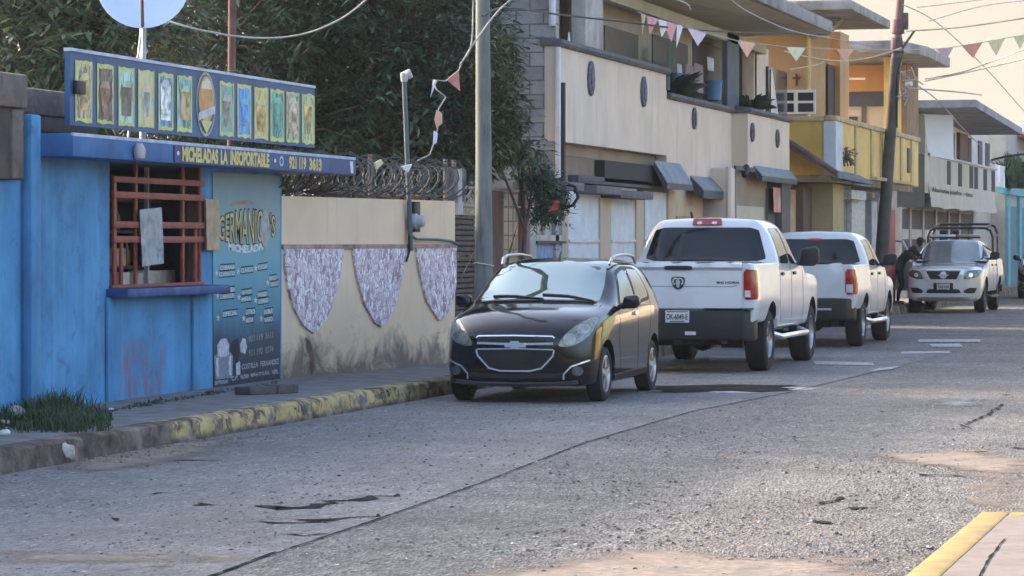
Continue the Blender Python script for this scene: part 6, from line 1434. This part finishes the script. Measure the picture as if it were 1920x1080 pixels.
rm = make_ram(); rm.location = (-7.80, 42.45, 0)
hx = make_hilux(); hx.location = (-7.84, 52.2, 0)
pk = make_police(); pk.rotation_euler.z = math.pi; pk.location = (-8.30, 77.0, 0)
# ------------------------------------------------------------------ person leaning over the open police truck door
def make_person():
    bx, by = -9.66, 76.35
    J = {}; E = []; RAD = {}
    def j(n, x, y, z, r, par=None, r2=None):
        J[n] = Vector((bx + x, by + y, z)); RAD[n] = (r, r2 or r)
        if par: E.append((par, n))
    j('pelvis', .02, .02, 1.08, .145, None, .12); j('waist', .12, .07, 1.24, .125, 'pelvis', .11); j('chest', .27, .16, 1.41, .155, 'waist', .13); j('neckb', .40, .24, 1.53, .075, 'chest'); j('neck', .45, .27, 1.575, .055, 'neckb')
    j('head1', .50, .30, 1.63, .085, 'neck'); j('head2', .545, .33, 1.68, .088, 'head1'); j('head3', .575, .35, 1.72, .05, 'head2')
    for s, nm in ((-1, 'L'), (1, 'R')):
        px, py = .6 * s * .14, -.8 * s * .14
        j('hip' + nm, -.0 + px, .0 + py, 1.0, .095, 'pelvis'); j('knee' + nm, .02 + px * 1.1 + (.05 if s > 0 else -.03), .02 + py * 1.2, .64, .062, 'hip' + nm); j('calf' + nm, -.02 + px * 1.15, -.0 + py * 1.3, .47, .055, 'knee' + nm); j('ankle' + nm, -.04 + px * 1.2, -.01 + py * 1.4, .26, .04, 'calf' + nm)
        j('heel' + nm, -.05 + px * 1.2, -.02 + py * 1.4, .225, .042, 'ankle' + nm); j('toe' + nm, .12 + px * 1.2, .02 + py * 1.4, .215, .035, 'heel' + nm)
        qx, qy = .55 * s * .2, -.8 * s * .2
        j('sho' + nm, .35 + qx, .2 + qy, 1.46, .072, 'chest'); j('elb' + nm, .52 + qx * .9, .26 + qy, 1.24, .05, 'sho' + nm); j('wri' + nm, .66 + qx * .4, .40 + qy * .8, 1.22, .03, 'elb' + nm); j('palm' + nm, .72 + qx * .3, .45 + qy * .8, 1.215, .034, 'wri' + nm)
        for k in range(4):
            o = (k - 1.5) * .022; L = (.07, .085, .08, .06)[k]
            j('f%d1' % k + nm, .75 + qx * .3 + o * .5, .47 + qy * .8 - o, 1.215, .0095, 'palm' + nm); j('f%d2' % k + nm, .75 + qx * .3 + o * .5 + L * .6, .47 + qy * .8 - o + L * .4, 1.205, .009, 'f%d1' % k + nm); j('f%d3' % k + nm, .75 + qx * .3 + o * .5 + L * .8, .47 + qy * .8 - o + L * .55, 1.18, .007, 'f%d2' % k + nm)
        j('th1' + nm, .69 + qx * .3, .47 + qy * .8 + s * .03, 1.225, .011, 'wri' + nm); j('th2' + nm, .73 + qx * .3, .50 + qy * .8 + s * .05, 1.22, .009, 'th1' + nm)
    names = list(J); root_loc = Vector((bx, by, PZ))
    me = bpy.data.meshes.new('person'); me.from_pydata([J[n] - root_loc for n in names], [(names.index(a), names.index(b)) for a, b in E], [])
    o = bpy.data.objects.new('person', me); COL.objects.link(o); o.location = root_loc
    md = o.modifiers.new('s', 'SKIN'); sk = me.skin_vertices[0].data if me.skin_vertices else None
    if sk is None:
        bm = bmesh.new(); bm.from_mesh(me); bm.verts.layers.skin.verify(); bm.to_mesh(me); bm.free(); sk = me.skin_vertices[0].data
    for i, n in enumerate(names): sk[i].radius = RAD[n]; sk[i].use_root = (n == 'pelvis')
    o.modifiers.new('u', 'SUBSURF').levels = 2
    o.modifiers['u'].render_levels = 2
    dg = bpy.context.evaluated_depsgraph_get(); m2 = bpy.data.meshes.new_from_object(o.evaluated_get(dg)); o.modifiers.clear(); o.data = m2; m2.shade_smooth()
    NAV = M('navy_cloth', (.016, .018, .026), .9, var=.3, scale=8); TRO = M('dark_trousers', (.028, .030, .038), .9, var=.3, scale=8); SKN = M('skin', (.24, .13, .085), .6, var=.1); SHOE = M('pale_shoe', (.30, .28, .25), .7); HAIR = M('hair', (.012, .010, .01), .6)
    m2.materials.clear()
    for m in (NAV, TRO, SKN, SHOE, HAIR): m2.materials.append(m)
    pts = [(J[n] - root_loc, n) for n in names]
    for p in m2.polygons:
        c = p.center; n = min(pts, key=lambda q: (q[0] - c).length)[1]
        p.material_index = 2 if n[:2] in ('wr', 'pa', 'f0', 'f1', 'f2', 'f3', 'th', 'ne') and n != 'neckb' else 4 if n.startswith('head') else 1 if n[:3] in ('hip', 'kne', 'cal', 'ank', 'pel') else 3 if n[:3] in ('hee', 'toe') else 0
    tag(o, 'person in dark clothes bending over beside the open door of the police pickup', 'person')
    hd = J['head2']; mb = MB(); mb.lathe([(.0, -.02), (.098, -.01), (.104, .03), (.085, .085), (.03, .115), (.0, .118)], (hd.x, hd.y, hd.z), 'z', 16); mb.build('cap', NAV, o, smooth=60)
    return o
make_person()
c2 = copy_tree(hb); tag(c2, 'black car cut off by the right edge, beyond the police pickup', 'car'); c2.scale = (1.15, 1.15, 1.15)
q = at(1907, 500, 93.5); c2.location = (q.x + .95, 95.5, 0)

# ------------------------------------------------------------------ leaning pole with its fittings
lpb = on_x(1646, 582, -9.42); lb = Vector((-9.42, lpb.y, PZ)); lt = at(1692, -60, (lpb.y * CT + 9.42 * ST) * 1.0)
lp = thing('utility_pole', 'dark leaning utility pole with brackets rising past the yellow house', 'utility pole', tuple(lb))
LPM = M('dark_pole', (.075, .072, .07), .9, var=.35, scale=3, stain=(.12, .09, .08), stain_amt=.4, stretch=(5, 5, .5))
d_ = (lt - lb); P_ = lambda t, o=(0, 0, 0): lb + d_ * t + Vector(o)
tz = lambda py: (at(1660, py, (lpb.y * CT + 9.42 * ST)).z - lb.z) / d_.z
MB().tube([P_(-.02), P_(.3), P_(tz(110)), P_(tz(108))], [.165, .14, .115, .115], 14).build('pole', LPM, lp, smooth=60)
MB().tube([P_(tz(120)), P_(1)], [.105, .09], 12).build('upper_pole', M('reddish_pole', (.15, .095, .085), .85, var=.3), lp, smooth=60)
RB = M('rusty_band', (.09, .05, .055), .8, var=.4, scale=9)
for py, h in ((50, .32), (85, .35)): MB().tube([P_(tz(py), (0, 0, -h / 2)), P_(tz(py), (0, 0, h / 2))], [.15, .13], 10).build('clamp_band', RB, lp, bevel=.01)
MB().obox(P_(tz(40), (.16, 0, 0)), (.12, .12, .38)).build('insulator', RB, lp, bevel=.02)
MB().tube([P_(tz(95), (.1, 0, 0)), P_(tz(62), (.38, 0, .05))], .03, 6).build('strut', LPM, lp); MB().tube([P_(tz(95), (.16, -.05, 0)), P_(tz(140), (.07, -.1, 0)), P_(tz(240), (.15, -.1, 0))], .02, 5).build('cable_drop', BLK, lp)
PW2 = M('tangled_cable', (.36, .34, .35), .7, var=.4, scale=20); r = random.Random(3)
for k in range(7):
    c = P_(tz(135 + k * 9), (.22, -.1, 0)); pts = [c + Vector((r.uniform(-.14, .2), r.uniform(-.1, .1), r.uniform(-.14, .14))) for _ in range(5)]; MB().tube(pts, .014, 5).build('cable_tangle', PW2, lp, smooth=50)
MB().obox(P_(tz(158), (.35, -.1, 0)), (.16, .1, .1)).build('street_lamp_head', M('lamp_white', (.8, .78, .72), .4), lp, bevel=.02)
for k in range(5): MB().tube([P_(tz(150), (.5, -.1, 0)), P_(tz(150), (.5 + r.uniform(-.3, .35), -.1, r.uniform(-.25, .3)))], .016, 5).build('splayed_cable', M('peach_cable', (.50, .36, .28), .7), lp)

# ------------------------------------------------------------------ overhead cables
CB = M('cable_black', (.03, .03, .032), .7); CW = M('cable_pale', (.30, .29, .28), .7, var=.2, scale=9)
def cable(pts, r, mat, label, sag=0.0):
    P = [at(*p) for p in pts]; out = []
    n = 8
    for i in range(len(P) - 1):                      # Catmull-Rom through the given points
        p0, p1, p2, p3 = P[max(i - 1, 0)], P[i], P[i + 1], P[min(i + 2, len(P) - 1)]
        for k in range(n):
            t = k / n; out.append(.5 * ((2 * p1) + (p2 - p0) * t + (2 * p0 - 5 * p1 + 4 * p2 - p3) * t * t + (3 * p1 - p0 - 3 * p2 + p3) * t ** 3))
    out.append(P[-1]); return tag(MB().tube(out, r, 6).build('overhead_cable', mat, smooth=60), label, 'cable', 'overhead cables')
cable([(150, -60, 33), (225, -5, 32.5), (330, 44, 32), (460, 70, 32), (560, 66, 32), (640, 35, 32), (700, -12, 32), (740, -50, 32)], .011, CW, 'thick pale cable sagging across the trees beside the satellite dish')
cable([(905, 30, 37.5), (950, 14, 39), (1045, 27, 43), (1180, 42, 46), (1290, 55, 49), (1420, 62, 55), (1545, 64, 62)], .014, CB, 'black cable running from the utility pole along the beige gallery')
cable([(1340, -40, 50), (1380, 8, 52), (1450, 45, 55), (1500, 62, 58), (1560, 72, 62), (1640, 88, 70)], .013, CW, 'pale cable dropping across the soffit of the beige house')
cable([(1120, -30, 44), (1270, 0, 46), (1295, 18, 47)], .014, CW, 'short pale cable end hanging under the gallery roof')
cable([(1470, 96, 57), (1520, 108, 60), (1570, 114, 63), (1630, 108, 67), (1690, 90, 70)], .016, M('cable_yellowish', (.42, .36, .26), .7), 'yellowish cable sagging in front of the orange upper room')
cable([(1480, 130, 58), (1530, 122, 60), (1545, 116, 61)], .014, M('cable_yellowish', (.42, .36, .26)), 'short cable above the cross on the orange wall')
cable([(1700, 58, 70), (1800, 51, 66), (1925, 33, 60)], .02, CB, 'uppermost thick cable right of the leaning pole')
cable([(1735, 148, 70), (1800, 136, 66), (1860, 115, 62), (1930, 88, 58)], .015, CW, 'pale cable rising to the right above the far roofs')
cable([(1735, 152, 70), (1830, 132, 66), (1930, 108, 60)], .014, CW, 'lower pale cable rising to the right under its thicker twin')
cable([(1692, 8, 70), (1760, 45, 75), (1850, 130, 85), (1930, 220, 95)], .012, CW, 'thin cable falling steeply to the far right roofs')
cable([(1720, 160, 71), (1760, 190, 78), (1800, 235, 84), (1840, 275, 90)], .014, CW, 'thin cable from the pole down to the slotted balcony')
cable([(1700, 165, 70), (1790, 172, 80), (1840, 178, 90)], .02, CW, 'short level cable just above the slate coloured roof')
cable([(1860, 300, 95), (1890, 293, 90), (1930, 288, 85)], .035, CB, 'dark cable crossing in front of the far grey house')
cable([(1720, 14, 80), (1820, 2, 85), (1930, -14, 90)], .012, CW, 'faint thin cable at the top right corner of the sky')
cable([(1740, 40, 80), (1840, 12, 85), (1930, 0, 90)], .012, CW, 'second faint cable below the top right corner of the sky')
cable([(1000, -30, 37.9), (940, 15, 37.6), (893, 75, 37.3), (870, 110, 37.1), (862, 122, 37)], .010, CW, 'pale wire tied to the utility pole and holding the torn bunting')
cable([(888, -20, 37.4), (886, 60, 37.3), (882, 90, 37.2), (876, 105, 37.2)], .010, CW, 'thin wire drooping left of the utility pole top')

# ------------------------------------------------------------------ bunting
def bunting(name, label, pts, flags, seed):
    r = random.Random(seed); P = [at(*p) for p in pts]; root = thing(name, label, 'bunting', tuple(P[0]))
    MB().tube(P, .009, 5).build('string', CW, root)
    def on_line(px):
        for (a, b), (A, B) in zip(zip(pts, pts[1:]), zip(P, P[1:])):
            if a[0] <= px <= b[0] or b[0] <= px <= a[0]:
                t = (px - a[0]) / (b[0] - a[0]); return A.lerp(B, t)
        return P[-1]
    for pa, pb, drop, tip, col in flags:
        a, b = on_line(pa), on_line(pb); sc_ = (a.y * CT - a.x * ST) / 5900
        t = a.lerp(b, tip) - Vector((0, 0, drop * sc_)) + Vector((r.uniform(-.04, .04), r.uniform(-.08, .08), 0)); mb = MB(); V = []
        n = 6
        for i in range(n + 1):
            u = i / n; A, B = a.lerp(t, u), b.lerp(t, u); m_ = A.lerp(B, .5) + Vector((.02, -.05, 0)) * math.sin(u * 3 + seed) * (1 - u)
            V += [A, m_, B]
        mb.add(V, [(3 * i + j, 3 * i + 3 + j, 3 * i + 4 + j, 3 * i + 1 + j) for i in range(n) for j in range(2)])
        mb.build('flag', M('flag_' + col, {'pink': (.62, .30, .34), 'white': (.66, .66, .70), 'cream': (.62, .56, .36), 'peach': (.66, .38, .28), 'lilac': (.60, .50, .58), 'green': (.62, .62, .47), 'mauve': (.45, .30, .32), 'coral': (.58, .26, .22), 'olive': (.60, .50, .30)}[col], .85, var=.12, scale=6), root, recalc=False, smooth=60)
    return root
bunting('bunting', 'long string of faded pastel pennants crossing from the gallery to the sky at right', [(1195, 22, 47), (1212, 30, 47), (1310, 58, 49), (1380, 76, 51), (1470, 88, 54), (1560, 92, 57), (1680, 94, 60), (1770, 91, 63), (1850, 78, 64), (1925, 64, 65)],
        [(1202, 1211, 38, .5, 'cream'), (1212, 1234, 34, .2, 'pink'), (1233, 1256, 32, .3, 'white'), (1240, 1268, 36, .55, 'pink'), (1268, 1280, 44, .4, 'white'), (1288, 1325, 30, .45, 'lilac'), (1382, 1416, 30, .5, 'peach'), (1474, 1510, 26, .5, 'green'), (1568, 1600, 22, .5, 'peach'), (1752, 1788, 20, .6, 'mauve'), (1802, 1842, 28, .65, 'coral'), (1852, 1884, 30, .4, 'olive'), (1900, 1926, 28, .6, 'cream')], 1)
bunting('bunting', 'torn string of pennants dangling beside the utility pole', [(866, 118, 37.1), (860, 132, 37.1), (836, 152, 37), (812, 150, 37), (818, 168, 36.9), (836, 182, 36.9), (822, 205, 36.8), (822, 235, 36.8), (816, 262, 36.8), (806, 290, 36.7), (782, 302, 36.7)],
        [(838, 860, 34, .75, 'coral'), (812, 820, 34, .4, 'white')], 2)
for nm, q, lb in (('peach', [(818, 206), (828, 212), (828, 232), (818, 240), (814, 225)], 'peach rag knotted in the dangling bunting by the pole'), ('white', [(813, 245), (820, 250), (818, 268), (811, 272)], 'white rag knotted lowest in the dangling bunting by the pole')):
    mb = MB(); mb.prism([at(x, y, 36.75) for x, y in q], (.0, .03, 0)); tag(mb.build('rag', M('flag_' + nm, (.6, .5, .4)), bevel=.006), lb, 'rag')
for q, lb, nm in (([(700, 306), (712, 299), (716, 306), (704, 318)], 'yellow scrap caught on the razor wire left of the mast', 'cream'), ([(750, 312), (770, 308), (762, 324)], 'white scrap caught at the mast above the razor wire', 'white')):
    mb = MB(); mb.prism([WP(x, y, .12) for x, y in q], (.02, 0, .0)); tag(mb.build('scrap', M('flag_' + nm, (.6, .5, .4))), lb, 'scrap')

# ------------------------------------------------------------------ pavement bits: grass, rubble, blocks, litter
r = random.Random(12); mb = MB()
GRA = leafmat('weed_green', [(.025, .045, .022), (.04, .07, .03), (.055, .085, .04), (.09, .10, .05)])
for k in range(5200):
    px = r.gauss(105, 48) if k % 3 else r.uniform(-20, 205); py = r.gauss(790, 10)
    if not (-20 < px < 212) or not (762 < py < 812): continue
    p = on_z(px, py, PZ)
    if p.x < -10.95: p.x = -10.95 + abs(r.gauss(0, .08))
    h = r.uniform(.03, .19) * (1.3 if p.x < -10.5 else .75) * (.5 + .5 * math.exp(-((px - 110) / 70) ** 2)); a = r.uniform(0, 6.28); d = Vector((math.cos(a), math.sin(a), 0)); s = Vector((-d.y, d.x, 0)) * .006; l = d * h * r.uniform(.1, .7)
    mb.add([p - s, p + s, p + l * .4 + Vector((0, 0, h * .65)) + s * .7, p + l + Vector((0, 0, h)), p + l * .4 + Vector((0, 0, h * .65)) - s * .7], [(0, 1, 2, 4), (4, 2, 3)])
tag(mb.build('grass', GRA, recalc=False), 'weedy grass tuft growing at the foot of the blue wall', 'grass', kind='stuff')
def stone(c, s, seed, name, mat, label, cat, group=None, flat=.6):
    r = random.Random(seed); bm = bmesh.new(); bmesh.ops.create_icosphere(bm, subdivisions=2, radius=1)
    ax = [r.uniform(.7, 1.3) for _ in range(3)]
    for v in bm.verts:
        k = 1 + .28 * math.sin(v.co.x * 3.1 + seed) * math.cos(v.co.y * 2.7 + seed * 2) + r.uniform(-.09, .09); v.co = Vector((v.co.x * ax[0] * k, v.co.y * ax[1] * k, v.co.z * flat * ax[2] * k)) * s
    z = min(v.co.z for v in bm.verts); mb = MB(); mb.add([v.co + Vector(c) - Vector((0, 0, z * .8)) for v in bm.verts], [tuple(v.index for v in f.verts) for f in bm.faces]); bm.free()
    return tag(mb.build(name, mat, smooth=35), label, cat, group)
RUB = M('rubble_stone', (.30, .27, .24), .95, var=.4, scale=14, bmp=.5); PAPER = M('crumpled_white', (.62, .60, .56), .85, var=.25, scale=14, bmp=.6, bscale=40); PAP2 = M('crumpled_beige', (.42, .38, .33), .9, var=.35, scale=14, bmp=.6, bscale=40)
stone(on_z(30, 787, PZ), .10, 1, 'rubble_stone', RUB, 'pointed grey stone on the pavement left of the weeds', 'stone'); stone(on_z(48, 797, PZ), .09, 2, 'rubble_stone', RUB, 'flat stone between the pointed one and the weeds', 'stone', flat=.25); stone(on_z(8, 797, PZ), .10, 3, 'rubble_stone', RUB, 'flat stone cut by the left edge of the picture', 'stone', flat=.25)
stone(on_z(10, 817, PZ), .05, 4, 'litter', PAPER, 'small white scrap on the pavement at the left picture edge', 'litter'); stone(on_z(117, 868, 0), .085, 5, 'litter', PAP2, 'large crumpled beige scrap lying below the brown kerb', 'litter', flat=.8); stone(on_z(143, 858, 0), .07, 6, 'litter', PAPER, 'crumpled white scrap right behind the beige one', 'litter', flat=.4)
stone(on_z(208, 770, PZ), .03, 16, 'litter', PAPER, 'tiny white scrap at the foot of the blue wall', 'litter', flat=.5)
mb = MB()
for k in range(1600):
    px = r.gauss(260, 110); py = 862 - (px - 150) * .14 + r.gauss(0, 9)
    if px < 120 or px > 620: continue
    p = on_z(px, py, 0)
    if p.x < KX + .03: continue
    s = r.uniform(.006, .03) * r.uniform(.5, 1.3); q = [p + Vector((r.uniform(-1, 1), r.uniform(-1, 1), 0)) * s for _ in range(3)] + [p + Vector((0, 0, s * .8))]
    mb.add(q, [(0, 1, 3), (1, 2, 3), (2, 0, 3), (0, 2, 1)])
tag(mb.build('gravel', M('loose_debris', (.23, .19, .155), .95, var=.5, scale=20)), 'loose gravel and dirt along the kerb foot', 'gravel', kind='stuff')
STN = leafmat('road_stones', [(.10, .098, .092), (.16, .155, .145), (.20, .195, .18), (.26, .25, .235), (.34, .33, .31), (.22, .205, .19), (.14, .135, .13), (.55, .54, .51)], .9)
mb = MB()
for k in range(30000):
    px = r.uniform(-10, 1930); py = 1085 - 330 * r.random() ** .75 ; p = on_z(px, py, .003)
    if p.x > RX - .05 or p.x < KX + .1: continue
    dens = .5 + .5 * math.sin(p.x * 1.9 + 2.2 * math.sin(p.y * .55)) * math.cos(p.y * .8 + 1.3 * math.sin(p.x * 1.1)); left = p.x < -4.2 - (p.y - 16) * .12
    if r.random() > dens * (.6 if left else 1.0): continue
    s = r.uniform(.003, .0085) * (1 if r.random() < .9 else 2.0); a = r.uniform(0, 6.28); h = s * r.uniform(.45, .8)
    q = [p + Vector((math.cos(a + j * 2.09) * s * 1.3, math.sin(a + j * 2.09) * s * 1.3, 0)) for j in range(3)]; t = [p + Vector((math.cos(a + .5 + j * 2.09) * s * .6, math.sin(a + .5 + j * 2.09) * s * .6, h)) for j in range(3)]
    mb.add(q + t, [(3, 4, 5), (0, 1, 4, 3), (1, 2, 5, 4), (2, 0, 3, 5)])
tag(mb.build('grit', STN, recalc=False), 'coarse stones standing out of the worn road surface', 'grit', kind='stuff')
CBK = M('dark_block', (.085, .078, .075), .95, var=.35, scale=8, bmp=.5)
for (pa, pb, pt, pbm, lb) in ((470, 520, 723, 741, 'left dark concrete block lying at the foot of the poster'), (523, 561, 719, 739, 'right dark concrete block by the corner of the cream wall')):
    a, b = on_z(pa, pbm, PZ), on_z(pb, pbm - 2, PZ); mb = MB(); h = (pbm - pt) / 5900 * 33 - .02; mb.prism([(a.x, a.y, PZ), (b.x, b.y, PZ), (b.x - .18, b.y + .02, PZ), (a.x - .18, a.y + .02, PZ)], (0, 0, h)); tag(mb.build('concrete_block', CBK, bevel=.012), lb, 'block', 'blocks below the poster')
mb = MB(); r = random.Random(77)
for k in range(420):
    px = r.uniform(205, 520); py = 771 - (px - 205) * .17 + r.gauss(0, 1.5); p = on_z(px, py, PZ); p.x = max(p.x, BX + .005); s = r.uniform(.008, .03) * (1.6 if 250 < px < 300 or 380 < px < 420 else .8); q = [p + Vector((r.uniform(-.5, 1), r.uniform(-1, 1), 0)) * s for _ in range(3)] + [p + Vector((0, 0, s))]
    mb.add(q, [(0, 1, 3), (1, 2, 3), (2, 0, 3), (0, 2, 1)])
tag(mb.build('wall_foot_debris', M('dark_debris', (.06, .055, .05), .95, var=.5, scale=20)), 'dark dirt and moss along the foot of the blue wall', 'debris', kind='stuff')

# ------------------------------------------------------------------ the other side of the street (mirrored in glass and paint, throws warm light back)
for xs, ys, ln, hh, col, lb in ((4.6, 44, 15, 4.2, (.46, .38, .17), 'low ochre house across the street, seen only in reflections'), (5.0, 62, 16, 6.2, (.22, .25, .14), 'olive green house across the street, seen only in reflections'), (4.8, 82, 22, 5.4, (.50, .44, .36), 'cream house across the street, seen only in reflections')):
    t = thing('house', lb, 'house', (xs, ys, 0)); c = tuple(col)
    MB().box(xs, xs + 7, ys, ys + ln, -.005, hh).build('wall', M('far_side_%d' % ys, c, .9, var=.2), t); MB().box(xs - .6, xs + 7.2, ys - .3, ys + ln + .3, hh + .002, hh + .2).build('roof_slab', GRS, t)
    for k in range(3):
        y = ys + 1.5 + k * ln / 3.2; w_ = MB().box(xs - .03, xs - .001, y, y + 1.6, 1.0, 2.3).build('window', M('white_frame', (.66, .66, .66)), t); MB().box(xs - .036, xs - .031, y + .1, y + 1.5, 1.1, 2.2).build('pane', DKG, w_)
    MB().box(xs - .03, xs - .001, ys + ln * .52, ys + ln * .52 + 1.1, 0, 2.15).build('door', M('brown_door', (.12, .085, .07)), t)
# ------------------------------------------------------------------ light, sky, camera
SUN_EL, SUN_AZ = R(24), R(-76)          # azimuth from +Y, negative = to the left of the street
sd = Vector((math.sin(SUN_AZ) * math.cos(SUN_EL), math.cos(SUN_AZ) * math.cos(SUN_EL), math.sin(SUN_EL)))
li = bpy.data.lights.new('sun', 'SUN'); li.energy = 1.15; li.angle = R(3); li.color = (1, .78, .55)
lo = bpy.data.objects.new('sun', li); COL.objects.link(lo); lo.rotation_euler = sd.to_track_quat('Z', 'Y').to_euler(); lo.location = (0, 0, 60)
w = bpy.data.worlds.new('World'); sc.world = w; w.use_nodes = True; nt = w.node_tree
bg = nt.nodes['Background']; sky = nt.nodes.new('ShaderNodeTexSky'); sky.sky_type = 'NISHITA'; sky.sun_disc = False
sky.sun_elevation = SUN_EL; sky.sun_rotation = SUN_AZ; sky.air_density = .9; sky.dust_density = 5.0; sky.ozone_density = 1.0
SKY_K = .13
bg.inputs[1].default_value = SKY_K
tc = nt.nodes.new('ShaderNodeTexCoord'); sx = nt.nodes.new('ShaderNodeSeparateXYZ'); nt.links.new(tc.outputs['Generated'], sx.inputs[0])
mr = nt.nodes.new('ShaderNodeMapRange'); mr.interpolation_type = 'SMOOTHSTEP'; mr.inputs[1].default_value = .085; mr.inputs[2].default_value = .20; mr.inputs[3].default_value = 1; mr.inputs[4].default_value = 0
nt.links.new(sx.outputs['Z'], mr.inputs[0])
my = nt.nodes.new('ShaderNodeMapRange'); my.interpolation_type = 'SMOOTHSTEP'; my.inputs[1].default_value = .35; my.inputs[2].default_value = .85; nt.links.new(sx.outputs['Y'], my.inputs[0])
mm = nt.nodes.new('ShaderNodeMath'); mm.operation = 'MULTIPLY'; nt.links.new(mr.outputs[0], mm.inputs[0]); nt.links.new(my.outputs[0], mm.inputs[1])
mx = nt.nodes.new('ShaderNodeMix'); mx.data_type = 'RGBA'; nt.links.new(mm.outputs[0], mx.inputs[0]); nt.links.new(sky.outputs[0], mx.inputs[6])
EXPO = 2.45
hz = [c / (SKY_K * 2 ** EXPO) for c in (.95, .865, .71)]       # bright hazy band low over the street
mx.inputs[7].default_value = (*hz, 1); nt.links.new(mx.outputs[2], bg.inputs[0])
sc.view_settings.view_transform = 'Standard'; sc.view_settings.look = 'None'; sc.view_settings.exposure = EXPO; sc.view_settings.gamma = 1
cam = bpy.data.cameras.new('camera'); co = bpy.data.objects.new('camera', cam); COL.objects.link(co); sc.camera = co
co.location = (0, 0, EYE); co.rotation_euler = (math.pi / 2, 0, TH)
cam.sensor_width = 36; cam.lens = F / 1920 * 36; cam.shift_y = -(540 - HZ) / 1920; cam.clip_end = 5000; cam.clip_start = .5


# thin humid air over the street
m = bpy.data.materials.new('haze'); m.use_nodes = True; nt = m.node_tree; nt.nodes.clear()
pv = nt.nodes.new('ShaderNodeVolumePrincipled'); pv.inputs['Color'].default_value = (.86, .91, .97, 1); pv.inputs['Density'].default_value = .0002; pv.inputs['Anisotropy'].default_value = .2
out = nt.nodes.new('ShaderNodeOutputMaterial'); nt.links.new(pv.outputs[0], out.inputs['Volume'])
tag(MB().box(-60, 60, -60, 330, -1.1, 13).build('haze', m), kind='stuff')
